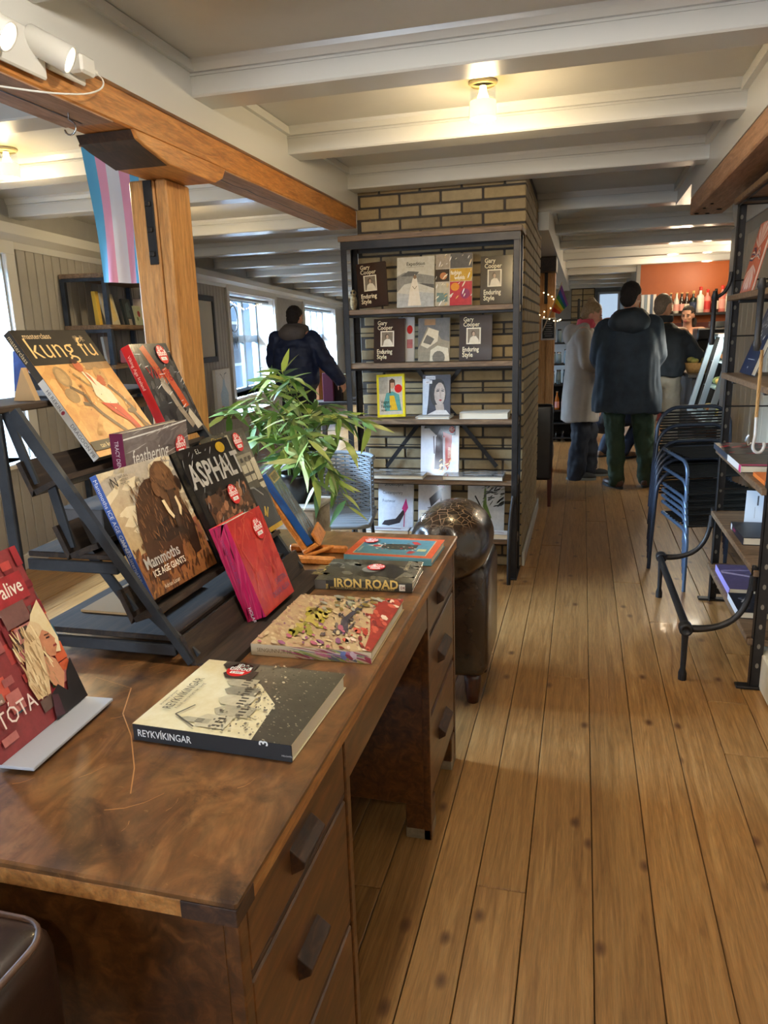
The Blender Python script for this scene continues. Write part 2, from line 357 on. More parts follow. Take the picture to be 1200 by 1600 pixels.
_tr = _t.nodes.new('ShaderNodeBsdfTransparent'); _gl = _t.nodes.new('ShaderNodeBsdfGlossy'); _gl.inputs['Roughness'].default_value = .02; _mx = _t.nodes.new('ShaderNodeMixShader'); _ou = _t.nodes.new('ShaderNodeOutputMaterial')
_mx.inputs[0].default_value = .07; _t.links.new(_tr.outputs[0], _mx.inputs[1]); _t.links.new(_gl.outputs[0], _mx.inputs[2]); _t.links.new(_mx.outputs[0], _ou.inputs[0]); _tr.inputs[0].default_value = (.94, .97, 1, 1)
for k, (a, b_) in enumerate(S_W):
    w = thing('window_%d' % (k+1), None, None); w.matrix_world = WM; struct(w)
    t = MB(); t.cbox(a-.1, a, -.03, .0, ZS-.06, ZT+.08, .004); t.cbox(b_, b_+.1, -.03, .0, ZS-.06, ZT+.08, .004); t.cbox(a-.1, b_+.1, -.032, 0, ZT, ZT+.1, .004); t.build('casing', TRIMW, w)
    MB().cbox(a-.12, b_+.12, -.06, WT-.06, ZS-.035, ZS, .006).build('sill', TRIMW, w)
    r = MB(); r.box(a, a+.012, 0, WT, ZS, ZT); r.box(b_-.012, b_, 0, WT, ZS, ZT); r.box(a, b_, 0, WT, ZT-.012, ZT); r.build('reveal', TRIMW, w)
    n = max(2, round((b_-a)/.62)); fw = (b_-a-.02)/n; f = MB(); gl = MB(); y0, y1 = WT-.10, WT-.05; zt = ZS+(ZT-ZS)*.56
    for i in range(n):
        u0, u1 = a+.01+i*fw, a+.01+(i+1)*fw
        for z0, z1 in ((ZS, zt), (zt, ZT-.012)):
            f.box(u0, u0+.045, y0, y1, z0, z1); f.box(u1-.045, u1, y0, y1, z0, z1); f.box(u0, u1, y0, y1, z0, z0+.05); f.box(u0, u1, y0, y1, z1-.05, z1)
    fo = f.build('sash', SASH, w)
    for i in range(n):
        u0, u1 = a+.01+i*fw, a+.01+(i+1)*fw
        for z0, z1 in ((ZS, zt), (zt, ZT-.012)): MB().box(u0+.045, u1-.045, y0+.022, y0+.026, z0+.05, z1-.05).build('pane', GLASS, w)
    MB().tube([(a+.03, .08, ZT-.05), (b_-.03, .08, ZT-.05)], .022, 10).build('blind_roll', M('grey blind', (120, 118, 112), .6), w)

# street side of the left wall: pale house across a snowy yard
SNOW = M('snowy yard', (186, 200, 214), .8); HOUSE = M('pale render', (150, 168, 184), .8)
o = struct(MB().box(-30, -5.8, -8, 40, -.4, -.3).build('ground_outside', SNOW))
hs = tag(MB().box(-14, -10.5, -6, 26, -.3, 5.2).build('neighbour_house', HOUSE), 'pale rendered house seen across the yard through the left windows', 'house')
for yy in range(-5, 26, 2):
    for zz in (.6, 2.6):
        wv = MB().box(-10.5, -10.44, yy, yy+.95, zz, zz+1.35).build('window_frame', WHITE, hs); MB().box(-10.44, -10.43, yy+.09, yy+.86, zz+.09, zz+1.26).build('pane', M('dark pane', (70, 84, 98), .15), wv)

# back and right walls
BACKM = mottled('back wall paint', (140, 140, 138), (156, 156, 154), 3, .6)
struct(MB().box(-6.6, 3.6, 16.9, 17.2, 0, 2.318).build('wall_back', BACKM))
ORANGE = mottled('burnt orange paint', (158, 76, 20), (168, 84, 24), 3, .5); OXB = mottled('oxblood paint', (92, 30, 22), (104, 36, 26), 3, .5)
wb = struct(MB().box(.76, 3.6, 12.0, 12.15, 1.45, 2.318).build('wall_bar', ORANGE)); MB().box(.76, 3.6, 12.0, 12.15, 0, 1.449).build('lower_wall', OXB, wb)
struct(MB().box(.745, .80, 11.98, 16.9, 0, 2.318).build('wall_bar_return', BACKM))
wr = struct(MB().box(1.02, 1.2, -3, 5.75, 0, 2.318).build('wall_right', BEIGE))
pb = MB().cbox(0, .012, 0, .156, .1, 1.98, .003).mesh('panel_board', BEIGE)
y = 2.4
while y < 5.5: link('panel_board', pb, wr, (1.008, y, 0)); y += .16
struct(MB().cbox(.985, 1.20, 5.62, 5.90, 0, 2.06, .006).build('trim_5', TRIMW))
P6 = [(1.02, 2.06), (1.005, 2.06), (1.0, 2.08), (.985, 2.15), (.975, 2.22), (1.02, 2.22)]; struct(MB().hull([(a, -3, b_) for a, b_ in P6], [(a, 5.9, b_) for a, b_ in P6]).build('trim_6', TRIMW))
struct(MB().cbox(1.0, 1.02, -3, 5.62, 0, .1, .003).build('baseboard_right', TRIMW))
struct(MB().box(3.4, 3.6, 5.9, 17, 0, 2.318).build('wall_bar_side', BEIGE))
struct(MB().box(1.2, 3.6, 5.76, 5.9, 0, 2.318).build('wall_bar_front', BEIGE))
# shop front behind the viewer: unseen wall, its wide opening added to let fill light in
wf = MB(); wf.box(-6.6, -3.4, -3.15, -3, 0, 2.318); wf.box(-1.2, 1.2, -3.15, -3, 0, 2.318); wf.box(-3.4, -1.2, -3.15, -3, 0, .7); wf.box(-3.4, -1.2, -3.15, -3, 2.0, 2.318); struct(wf.build('wall_front', BEIGE))
# far-right end: dark brick chimney and small window on the back wall
db = struct(MB().box(-.25, .22, 16.3, 16.9, 0, 2.318).build('wall_chimney', MORTAR)); k = 0
zz = .6
while zz < 2.2:
    link('brick', MB().cbox(0, .21, 0, .02, 0, .1, .004).mesh('brick', BRICK) if k == 0 else _bm, db, (-.24+(0 if k % 2 else .0), 16.285, zz)); _bm = kids(db)[-1].data if k == 0 else _bm
    link('brick', _bm, db, (-.01, 16.285, zz)); zz += .115; k += 1
w = thing('window_4', None, None, (.28, 16.9, 0)); struct(w)
MB().cbox(0, .46, -.04, 0, 1.45, 2.15, .005).build('casing', TRIMW, w); MB().box(.05, .41, -.05, -.041, 1.5, 2.1).build('pane', M('bright pane', (180, 200, 220), .2, emit=(190, 215, 240), es=.7), w)
# lamps of the place, and fill lights added around the viewer
AREAS = []
for a, b_ in S_W:
    c = WM @ Vector(((a+b_)/2, WT+1.7, 2.7)); t = WM @ Vector(((a+b_)/2+.1, -1.6, .5))
    area('window_daylight', c, t, 2.0, 1.6, 1300*(b_-a), DAY)
area('front_fill_light', (-2.3, -3.6, 1.5), (-1.6, 1, .9), 2.1, 1.3, 190, (.74, .86, 1))  # fill light added outside the unseen front opening
LAMPGLASS = M('lamp glass', (250, 240, 215), .05, trans=1); FROST = M('frosted lamp shade', (255, 236, 190), .6, emit=(255, 214, 130), es=2.4); GLOW = M('lit filament', (255, 240, 200), .5, emit=(255, 224, 150), es=14); GLOWW = M('lit spot lens', (255, 245, 220), .5, emit=(255, 238, 205), es=9)
BRASS = M('pale brass', (226, 212, 176), .35, .3)
def ceiling_lamp(loc, label, power, col=WARM):
    t = thing('ceiling_lamp', label, 'lamp', loc)
    MB().lathe([(.001, 0), (.052, 0), (.054, -.006), (.048, -.014), (.044, -.016)], 20).build('base', BRASS, t)
    MB().lathe([(.046, -.016), (.048, -.018), (.048, -.07), (.046, -.07), (.046, -.016)], 20).build('glass_collar', GLASS, t)
    MB().lathe([(.049, -.068), (.050, -.128), (.047, -.128), (.046, -.07), (.049, -.068)], 20).build('frosted_shade', FROST, t)
    b = MB().lathe([(.012, -.016), (.014, -.035), (.02, -.05), (.024, -.07), (.018, -.09), (.001, -.098)], 12); b.build('bulb', GLOW, t)
    MB().lathe([(.001, -.12), (.044, -.121), (.044, -.123), (.001, -.124)], 16).build('diffuser', GLOW, t)
    point('lamp_light', Vector(loc)+Vector((0, 0, -.155)), power, col, .045); return t
ceiling_lamp((-.385, 3.02, 2.318), 'small round glass ceiling lamp glowing between white beams over the aisle', 16)
lm = pz(8, 232, 2.318); ceiling_lamp((lm.x, lm.y, 2.318), 'small round glass ceiling lamp glowing at the left picture edge', 9)
lm = pz(262, 322, 2.318); ceiling_lamp((lm.x, lm.y, 2.318), 'small ceiling lamp hidden behind the pine post in the left room', 12)
ceiling_lamp((-.35, 1.15, 2.318), 'unseen fill lamp added above the desk over the viewer', 36, (1, .93, .80))  # out-of-view copy of the aisle fixture, added to brighten the near room
ceiling_lamp((.2, -.7, 2.318), 'unseen fill lamp added in the first bay behind the viewer', 28, (1, .93, .80))  # second added fixture copy, unseen, gives fill from behind
for i, (x_, y_) in enumerate(((1.02, 8.75), (1.05, 10.2), (1.75, 9.3), (1.6, 11.3))):
    d = tag(MB().lathe([(.001, -.012), (.045, -.012), (.06, -.008), (.062, 0), (.001, 0)], 18).build('downlight', GLOW), ['recessed bar downlight nearest the viewer', 'recessed bar downlight second from the aisle', 'recessed bar downlight further right over the counter', 'recessed downlight close to the orange wall'][i], 'lamp'); d.location = (x_, y_, 2.318)
    point('lamp_light', (x_, y_, 2.12), 18, (1, .80, .54), .05)
# ================================================================== BOOKS: builder
_TX = {}
def text_mesh(s, bold=0.0):
    k = (s, bold)
    if k not in _TX:
        cu = bpy.data.curves.new('t', 'FONT'); cu.body = s; cu.size = 1; cu.resolution_u = 2; cu.offset = bold; cu.fill_mode = 'FRONT'
        ob = bpy.data.objects.new('t', cu); me = ob.to_mesh()
        vs = [(v.co.x, v.co.y) for v in me.vertices]; fs = [tuple(p.vertices) for p in me.polygons]
        ob.to_mesh_clear(); bpy.data.objects.remove(ob); bpy.data.curves.remove(cu)
        _TX[k] = (vs, fs)
    return _TX[k]
class Art:
    """flat print in a w x h rectangle; u right, v up, both 0..1; pos(u, v, layer) -> point"""
    def __init__(s, w, h, pos, eps=.00006): s.w, s.h, s.pos, s.eps, s.k = w, h, pos, eps, 4; s.mb = MB()
    def poly(s, pts, col, layer=True):
        pts = [(min(max(u, 0), 1), min(max(v, 0), 1)) for u, v in pts]
        s.mb.cur = col; s.mb._add([s.pos(u, v, s.k*s.eps) for u, v in pts], [tuple(range(len(pts)))]); s.k += 1 if layer else 0
    def rect(s, a, b, c, d, col): s.poly([(a, b), (c, b), (c, d), (a, d)], col)
    def ell(s, cu, cv, ru, rv, col, n=14, rot=0):
        c_, s_ = math.cos(rot), math.sin(rot); q = s.h/s.w
        s.poly([(cu+(ru*math.cos(t)*c_-rv*math.sin(t)*s_*q), cv+(ru*math.cos(t)*s_/q+rv*math.sin(t)*c_)) for t in [2*math.pi*i/n for i in range(n)]], col)
    def line(s, pts, wd, col):
        q = s.h/s.w
        for (a, b), (c, d) in zip(pts[:-1], pts[1:]):
            dx, dy = c-a, (d-b)*q; l = math.hypot(dx, dy) or 1; nx, ny = -dy/l*wd, dx/l*wd/q
            s.poly([(a+nx, b+ny), (a-nx, b-ny), (c-nx, d-ny), (c+nx, d+ny)], col, False)
        s.k += 1
    def scatter(s, a, b, c, d, n, su, sv, cols, rot=0, seed=1, inside=None):
        rd = random.Random(seed)
        for i in range(n):
            u, v = rd.uniform(a, c), rd.uniform(b, d)
            if inside and not inside(u, v): continue
            f = rd.uniform(.4, 1.3); r = rot+rd.uniform(-.4, .4); x, y = su*f, sv*f; cc, ss = math.cos(r), math.sin(r)
            pts = [(x*math.cos(t)*cc-y*math.sin(t)*ss, x*math.cos(t)*ss+y*math.sin(t)*cc) for t in (0, .9, 1.9, 3.14, 4.1, 5.2)]
            s.poly([(u+p, v+q) for p, q in pts], rd.choice(cols), False)
            if i % 9 == 8: s.k += 1
        s.k += 1
    def text(s, u, v, size, txt, col, ax='l', sx=1, bold=0, vert=0):
        """size = height of the em as a share of h; vert=1 runs top to bottom, -1 bottom to top"""
        vs, fs = text_mesh(txt, bold)
        if not vs: return
        wd = max(p[0] for p in vs); S = size*s.h; off = {'l': 0, 'c': -wd/2, 'r': -wd}[ax]; out = []
        for x, y in vs:
            X, Y = (x+off)*S*sx, y*S
            if vert == 1: X, Y = Y, -X
            elif vert == -1: X, Y = -Y, X
            out.append(s.pos(u+X/s.w, v+Y/s.h, s.k*s.eps))
        s.mb.cur = col; s.mb._add(out, fs); s.k += 1
RED = (206, 30, 30)
def sticker(parent, pos, w, h, u, v, r=.0235, turn=0):
    """round red price sticker printed with the shop's word for offer"""
    if turn: pos0 = pos; pos = lambda p, q, l: pos0(q, 1-p, l); w, h, u, v = h, w, 1-v, u
    a = Art(w, h, pos); a.k = 60; q = r/w; p = r*1.12/h
    a.ell(u, v, q, p, RED, 22); e = p/1.0
    a.text(u, v+.42*p, .62*p, 'I\u00d0A', (246, 240, 236), 'c', .9, .01); a.text(u, v-.12*p, .86*p, 'tilbo\u00f0', (250, 244, 240), 'c', .78, .02)
    a.rect(u-.56*q, v-.62*p, u+.56*q, v-.28*p, (244, 240, 236)); a.text(u, v-.57*p, .3*p, '5.990,-', (40, 30, 30), 'c')
    return a.mb.build('price_sticker', FLAT, parent)
def frame(p, u, n, v):
    return Matrix(((u.x, -n.x, v.x, p[0]), (u.y, -n.y, v.y, p[1]), (u.z, -n.z, v.z, p[2]), (0, 0, 0, 1)))
def stand(p, a=0, t=.2):       # leaning book that faces +X (turned by a)
    u = Vector((-math.sin(a), math.cos(a), 0)); n0 = Vector((math.cos(a), math.sin(a), 0)); z = Vector((0, 0, 1))
    return frame(p, u, n0*math.cos(t)+z*math.sin(t), z*math.cos(t)-n0*math.sin(t))
def front(p, a=0, t=.15, roll=0):       # leaning book that faces the viewer (-Y)
    m = stand((0, 0, 0), a-math.pi/2, t) @ Matrix.Rotation(roll, 4, 'Y'); m.translation = Vector(p); return m
def flat(p, a=0):              # lying book; cover up, spine at u=0, u runs along direction a
    u = Vector((math.cos(a), math.sin(a), 0)); z = Vector((0, 0, 1)); return frame(p, u, z, z.cross(u))
_CM = {}
def cmat(col, rough=.38, coat=.0):
    k = (tuple(col), rough, coat)
    if k not in _CM: _CM[k] = M('book cloth %d %d %d' % tuple(col), col, rough, coat=coat)
    return _CM[k]
def book(label, m, w, h, t, cover=(120, 120, 120), spine=None, art=None, spart=None, group=None, gloss=0, stick=None, name='book', soft=False, pages=True, stick2=None):
    o = thing(name, label, 'book', group=group); o.matrix_world = m
    b = .0012 if soft else .0026; rough, coat = (.22, .5) if gloss else (.42, 0)
    cm = cmat(cover, rough, coat)
    k = MB(); k.cbox(0, w, 0, b, 0, h, b*.3); k.cbox(0, w, t-b, t, 0, h, b*.3)
    if not spine or spine == cover: k.cbox(0, b, b*.5, t-b*.5, 0, h, b*.3)
    k.build('cover', cm, o)
    if spine and spine != cover: MB().cbox(-.0004, b, 0, t, 0, h, b*.3).build('spine', cmat(spine, rough, coat), o)
    e = 0 if soft else .0035
    MB().box(b, w-e, b, t-b, e, h-e).build('pages', PAPER, o)
    if art:
        A = Art(w, h, lambda u, v, l: Vector((u*w, -l, v*h))); art(A); A.mb.build('cover_print', PRINTG if gloss else PRINT, o)
    if spart:
        S = Art(t, h, lambda u, v, l: Vector((-.0005-l, (1-u)*t, v*h))); spart(S); S.mb.build('spine_print', FLAT, o)
    for st in (stick, stick2):
        if st: sticker(o, lambda u, v, l: Vector((u*w, -l, v*h)), w, h, *st)
    return o
# ================================================================== THE DESK and the tiered rack on it
DESKW = wood('worn walnut veneer', (56, 33, 15), (92, 57, 26), (128, 84, 42), (5, .9, 5), .36, .25, .06, 0, 26)
DESKT = wood('worn walnut desk top', (84, 58, 34), (124, 88, 52), (162, 122, 78), (2.4, 1.1, 2.4), .34, .3, .02, 0, 26)
_b = DESKT.node_tree.nodes['Principled BSDF']; _src = _b.inputs['Base Color'].links[0].from_socket
_s1 = noisen(DESKT, coords(DESKT, (1, 1, 1), False), 5, 6, .7, .8); _c = mix(DESKT, ramp(DESKT, _s1, [(.54, (0, 0, 0)), (.66, (240, 240, 240))]), _src, (46, 28, 18))
_s2 = noisen(DESKT, coords(DESKT, (2.2, 9, 1), False), 9, 6, .75, 2.2); _c = mix(DESKT, ramp(DESKT, _s2, [(.63, (0, 0, 0)), (.70, (150, 150, 150))]), _c, (196, 152, 96)); setcol(DESKT, _c)
PALEW = wood('rubbed pale edge', (120, 76, 34), (168, 118, 60), (196, 150, 88), (6, 1, 6), .5, 0, .05, 0, 40)
DKW = wood('dark handle wood', (34, 20, 12), (64, 40, 24), (96, 62, 36), (9, 2, 9), .55, 0, .04, 0, 30)
desk = thing('writing_desk', 'big worn brown wooden pedestal desk covered with books in the foreground', 'desk', (0, 0, 0))
DX0, DX1, DY0, DY1, DZ = -1.18, -.365, .645, 2.24, .79
MB().cbox(DX0, DX1, DY0, DY1, DZ-.012, DZ, .003).build('desk_top', DESKT, desk)
e = MB(); e.cbox(DX0+.003, DX1-.003, DY0+.003, DY1-.003, DZ-.038, DZ-.012, .002); e.build('top_edge_band', PALEW, desk)
MB().cbox(DX1-.075, DX1-.0015, DY0+.0015, DY0+.05, DZ-.037, DZ-.0125, .001).build('chipped_corner', DKW, desk)
xi = DX1-.010
def pedestal(y0, y1, drawers):
    MB().cbox(DX0+.01, xi-.02, y0, y0+.02, .11, DZ-.038, .002).build('side_panel', DESKW, desk)
    MB().cbox(DX0+.01, xi-.02, y1-.02, y1, .11, DZ-.038, .002).build('side_panel', DESKW, desk)
    MB().cbox(DX0+.01, DX0+.03, y0, y1, .11, DZ-.038, .002).build('back_panel', DESKW, desk)
    MB().box(DX0+.02, xi-.02, y0+.01, y1-.01, .11, .13).build('bottom_board', DESKW, desk)
    f = MB(); f.cbox(xi-.022, xi, y0, y0+.022, .0, DZ-.038, .002); f.build('stile', DESKW, desk)
    f = MB(); f.cbox(xi-.022, xi, y1-.022, y1, .0, DZ-.038, .002); f.build('stile', DESKW, desk)
    for x_, y_ in ((xi-.075, y0), (xi-.075, y1-.075), (DX0+.01, y0), (DX0+.01, y1-.075)):
        l = MB().cbox(x_, x_+.073, y_+.001, y_+.074, 0, .115, .003).build('foot', DESKW, desk)
        MB().cbox(x_-.001, x_+.074, y_, y_+.075, 0, .035, .003).build('scuffed_base', mottled('scuffed grey wood', (110, 96, 74), (150, 136, 112), 30, .8), l)
    for z0, z1 in drawers:
        MB().cbox(xi-.022, xi-.004, y0+.022, y1-.022, z0-.012, z0-.003, .001).build('drawer_rail', DKW, desk)
        d = MB().cbox(xi-.05, xi-.002, y0+.025, y1-.025, z0, z1, .003).build('drawer_front', DESKW, desk)
        zc = z0+(z1-z0)*.52; yc = (y0+y1)/2-.01; L_ = .044 if y0 < 1 else .065
        MB().hull([(xi-.004, yc-L_, zc-.022), (xi+.018, yc-L_, zc-.007), (xi+.020, yc-L_, zc+.004), (xi-.004, yc-L_, zc+.024)],
                  [(xi-.004, yc+L_, zc-.022), (xi+.018, yc+L_, zc-.007), (xi+.020, yc+L_, zc+.004), (xi-.004, yc+L_, zc+.024)]).build('handle', DKW, d, .002)
    return
pedestal(.665, 1.10, [(.645, .742), (.385, .630), (.135, .370)])
pedestal(1.80, 2.232, [(.630, .742), (.395, .612), (.135, .378)])
MB().cbox(xi-.024, xi-.002, 1.10, 1.80, .655, DZ-.038, .002).build('apron', DESKW, desk)
MB().cbox(DX0+.05, DX0+.07, 1.10, 1.80, .2, DZ-.038, .002).build('modesty_panel', DESKW, desk)
# scratches on the top
sc_ = MB(); rd = random.Random(5)
for i in range(26):
    x_, y_ = rd.uniform(-.98, -.4), rd.uniform(.7, 1.2); a = rd.uniform(.2, 1.2); l = rd.uniform(.02, .09); wd = .0007
    if -.70 < x_ < -.4 and y_ > .9: continue
    p = [(x_+l*t*math.cos(a+t*.5), y_+l*t*math.sin(a+t*.5), DZ+.0004) for t in (0, .33, .66, 1)]
    for q, r_ in zip(p[:-1], p[1:]): sc_.quad((q[0], q[1]-wd, q[2]), (r_[0], r_[1]-wd, r_[2]), (r_[0], r_[1]+wd, r_[2]), (q[0], q[1]+wd, q[2]))
p = [pz(*q, DZ+.0004) for q in [(150, 1058), (205, 1075), (192, 1115), (205, 1150), (210, 1200), (204, 1240)]]
for q, r_ in zip(p[:-1], p[1:]): sc_.quad(q+Vector((-.001, 0, 0)), r_+Vector((-.001, 0, 0)), r_+Vector((.001, 0, 0)), q+Vector((.001, 0, 0)))
stuff(sc_.build('scratches', M('pale scratch', (186, 136, 84), .6), desk))

# tiered book rack
SLATE = mottled('worn rack steel', (42, 45, 50), (66, 69, 74), 9, .5, .45)
DARKB = wood('smoked board', (28, 20, 14), (52, 38, 28), (82, 64, 46), (8, .8, 8), .7, 0, .06, 0, 40)
rack = thing('tiered_book_rack', 'dark steel and board tiered display rack standing on the desk', 'rack', (0, 0, 0))
RY0_, RY1_ = 1.21, 1.805
for y_ in (RY0_, RY1_):
    MB().cbox(-1.125, -1.10, y_-.006, y_+.006, DZ+.001, 1.29, .002).build('upright', SLATE, rack)
    d = Vector((-.727+1.07, 0, DZ-1.295)); n = Vector((d.z, 0, -d.x)).normalized()*.014; a = Vector((-1.07, 0, 1.295)); b_ = Vector((-.727, 0, DZ+.002))
    q = [(a-n), (b_-n+Vector((-.012, 0, 0))), (b_+n), (a+n)]; q = [Vector((v.x, 0, max(v.z, DZ+.001))) for v in q]
    MB().hull([v+Vector((0, y_-.006, 0)) for v in q], [v+Vector((0, y_+.006, 0)) for v in q]).build('slanted_bar', SLATE, rack)
    for z_, x1 in ((.985, -.875), (.82, -.765)): MB().cbox(-1.085, x1, y_-.005, y_+.005, z_-.012, z_+.012, .002).build('side_rail', SLATE, rack)
for z_, x1 in ((.998, -.885), (.834, -.775)): MB().cbox(-1.09, x1, RY0_+.006, RY1_-.006, z_, z_+.012, .002).build('inner_shelf', DARKB, rack)
MB().cbox(-1.27, -1.100, 1.13, 1.86, 1.290, 1.305, .003).build('top_board', DARKB, rack)
TIERS = [(-.985, 1.168, .42), (-.919, 1.035, .36), (-.79, .908, .38), (-.645, .802, .10)]
px_, pz_ = -1.098, 1.292
for i, (xf, zf, t_) in enumerate(TIERS):
    ct, st_ = math.cos(t_), math.sin(t_); dp = .07 if i < 3 else .078; ri = .062
    u = Vector((-ct, 0, -st_)); v = Vector((-st_, 0, ct)); f = Vector((xf, 0, zf)); th = .011
    def bar(a, b_, c, d, y0, y1): return MB().hull([p+Vector((0, y0, 0)) for p in (a, b_, c, d)], [p+Vector((0, y1, 0)) for p in (a, b_, c, d)])
    y0, y1 = RY0_-.0, RY1_+.01
    bar(f, f+u*dp, f+u*dp-v*th, f-v*th, y0, y1).build('ledge', DARKB, rack)
    r0 = f+u*dp; vv = Vector((-math.sin(.38), 0, math.cos(.38))); uu = Vector((-math.cos(.38), 0, -math.sin(.38)))
    bar(r0-v*th*.0, r0+vv*ri, r0+vv*ri+uu*.011, r0+uu*.011-v*th, y0, y1).build('riser', DARKB, rack)
    for y_ in (RY0_+.012, RY1_-.004):
        a = Vector((px_, 0, pz_)); b_ = r0+vv*.01; dd = (b_-a).normalized(); nn = Vector((-dd.z, 0, dd.x))*.010
        bar(a-nn, a+nn, b_+nn, b_-nn, y_-.003, y_+.003).build('strut', SLATE, rack)
    px_, pz_ = xf-.03, zf-.02
# dark boxes and books kept inside the rack
tag(MB().cbox(-1.06, -.95, 1.28, 1.50, 1.0105, 1.085, .002).build('storage_box', M('grey card', (88, 86, 88), .7)), 'grey card box stored inside the tiered rack on its upper inner shelf', 'box')
book('slim white book lying inside the rack shelf', flat((-1.07, 1.53, 1.0335)), .15, .20, .022, (206, 204, 200), (60, 60, 62), name='book')
o = tag(MB().cbox(-1.05, -.86, 1.30, 1.50, .8465, .852, .001).build('cardboard_sheet', M('card', (176, 140, 96), .8)), 'brown cardboard sheet lying on the low inner shelf of the rack', 'card')

# ---- books on the tiers
def art_kungfu(A):
    K = (46, 40, 32); O = (228, 178, 104)
    A.rect(0, 0, 1, 1, O); A.scatter(0, .1, 1, .72, 40, .12, .08, [(222, 170, 98), (234, 186, 114), (216, 164, 94)], .6, 3)
    A.rect(0, .72, 1, 1, K); A.text(.1, .93, .062, 'masterclass', (222, 196, 150), 'l', .95, .01); A.text(.74, .90, .06, '\u6b66\u672f', (206, 180, 140), 'l')
    A.text(.06, .775, .235, 'kung fu', (236, 200, 132), 'l', 1.02, -.006)
    A.rect(.62, .66, 1, .72, (176, 138, 92))
    G = (176, 140, 92); D = (120, 96, 70)
    A.ell(.24, .62, .09, .085, G); A.ell(.235, .62, .06, .065, (196, 158, 104)); A.line([(.24, .54), (.36, .47), (.37, .38), (.27, .40)], .02, D); A.line([(.37, .38), (.42, .30), (.60, .12), (.68, .06)], .022, D); A.ell(.20, .47, .08, .06, G)
    A.line([(.40, .64), (.48, .55), (.60, .48)], .014, G); A.ell(.75, .60, .07, .08, (202, 158, 98)); A.line([(.76, .52), (.84, .42), (.90, .30)], .02, D); A.ell(.86, .29, .07, .022, D); A.line([(.88, .28), (.93, .17), (.99, .10)], .013, D); A.line([(.86, .28), (.90, .14), (.96, .04)], .013, D)
    A.poly([(.52, .66), (.60, .63), (.66, .55), (.74, .47), (.75, .36), (.70, .33), (.55, .38), (.50, .45), (.55, .55)], (238, 228, 196)); A.poly([(.55, .66), (.60, .60), (.60, .52), (.56, .60)], (206, 110, 66))
    A.ell(.53, .695, .055, .05, (204, 108, 66)); A.ell(.52, .735, .045, .02, (70, 36, 26)); A.line([(.66, .55), (.73, .60), (.75, .56)], .022, (204, 108, 66)); A.ell(.71, .545, .045, .03, (204, 108, 66))
    A.poly([(.50, .39), (.62, .37), (.72, .36), (.80, .20), (.83, .10), (.77, .09), (.70, .22), (.60, .28)], (206, 64, 40)); A.line([(.60, .36), (.70, .24), (.78, .11)], .006, (150, 40, 28)); A.ell(.80, .085, .05, .013, (200, 104, 62))
    A.scatter(.3, .3, .9, .7, 24, .012, .008, [(150, 112, 74), (240, 206, 150)], .7, 9)
    A.rect(0, .045, 1, .115, K); A.text(.10, .06, .05, 'tan kong', (232, 214, 170), 'l', .9)
def sp_kungfu(A):
    A.rect(0, 0, 1, .62, (206, 202, 196)); A.text(.25, .97, .045, 'masterclass', (222, 196, 150), 'l', 1, 0, 1); A.text(.25, .55, .04, 'HI REKIN', (90, 86, 90), 'l', 1, 0, 1); A.ell(.5, .37, .3, .012, (150, 40, 60)); A.text(.25, .28, .04, 'DRAGOON PB', (90, 86, 90), 'l', 1, 0, 1)
book('martial arts book with orange cover and dark top band, largest on the top tier', stand((-.987, 1.345, 1.184), 0, .60), .252, .325, .018, (46, 40, 32), None, art_kungfu, sp_kungfu, soft=True)
def art_viking(A):
    A.rect(0, 0, 1, 1, (60, 58, 60)); A.scatter(0, 0, 1, 1, 60, .09, .05, [(78, 76, 76), (48, 46, 50), (96, 92, 90)], .9, 4)
    A.line([(.28, .97), (.42, .72), (.46, .55)], .075, (196, 96, 54)); A.line([(.60, .72), (.72, .42), (.76, .28)], .08, (206, 92, 52)); A.line([(.42, .62), (.54, .30), (.70, .06)], .06, (168, 152, 132)); A.ell(.42, .5, .06, .09, (190, 176, 158), rot=.5)
    A.poly([(.70, .20), (.80, .26), (.96, .05), (.78, .02)], (210, 200, 182)); A.text(.14, .62, .19, 'Viking', (182, 44, 48), 'l', .88)
    A.scatter(0, .2, 1, .9, 26, .07, .004, [(236, 236, 232), (210, 212, 214)], .3, 12)
book('grey and orange hardback with red spine, wrapped in film at far end of top tier', stand((-.985, 1.640, 1.186), 0, .40), .172, .249, .026, (60, 58, 60), (196, 34, 40), art_viking, lambda A: A.text(.3, .9, .05, 'Viking Age Iceland', (240, 200, 190), 'l', 1, 0, 1), gloss=1, stick=(.72, .87))
def art_feather(A):
    A.rect(0, 0, 1, 1, (122, 108, 102)); A.scatter(0, 0, 1, 1, 40, .14, .05, [(132, 118, 112), (112, 98, 94)], .2, 8)
    A.text(.10, .62, .25, 'feathering', (230, 226, 220), 'l', .74); A.text(.13, .43, .21, 'THE NEST', (104, 40, 60), 'l', .86); A.line([(0, .93), (.5, .95), (1, .99)], .006, (236, 232, 228)); A.scatter(0, .6, 1, 1, 14, .12, .006, [(190, 180, 174)], .15, 3)
book('wide grey brown book with plum spine standing upright behind the mammoth book', stand((-.915, 1.335, 1.044), 0, .02), .262, .192, .032, (122, 108, 102), (104, 30, 62), art_feather, lambda A: (A.text(.35, .92, .07, 'TRACY DENTON', (206, 180, 190), 'l', .8, 0, 1), A.text(.3, .36, .13, 'feathering', (196, 160, 176), 'l', .8, 0, 1)), gloss=1, stick=(.84, .70))
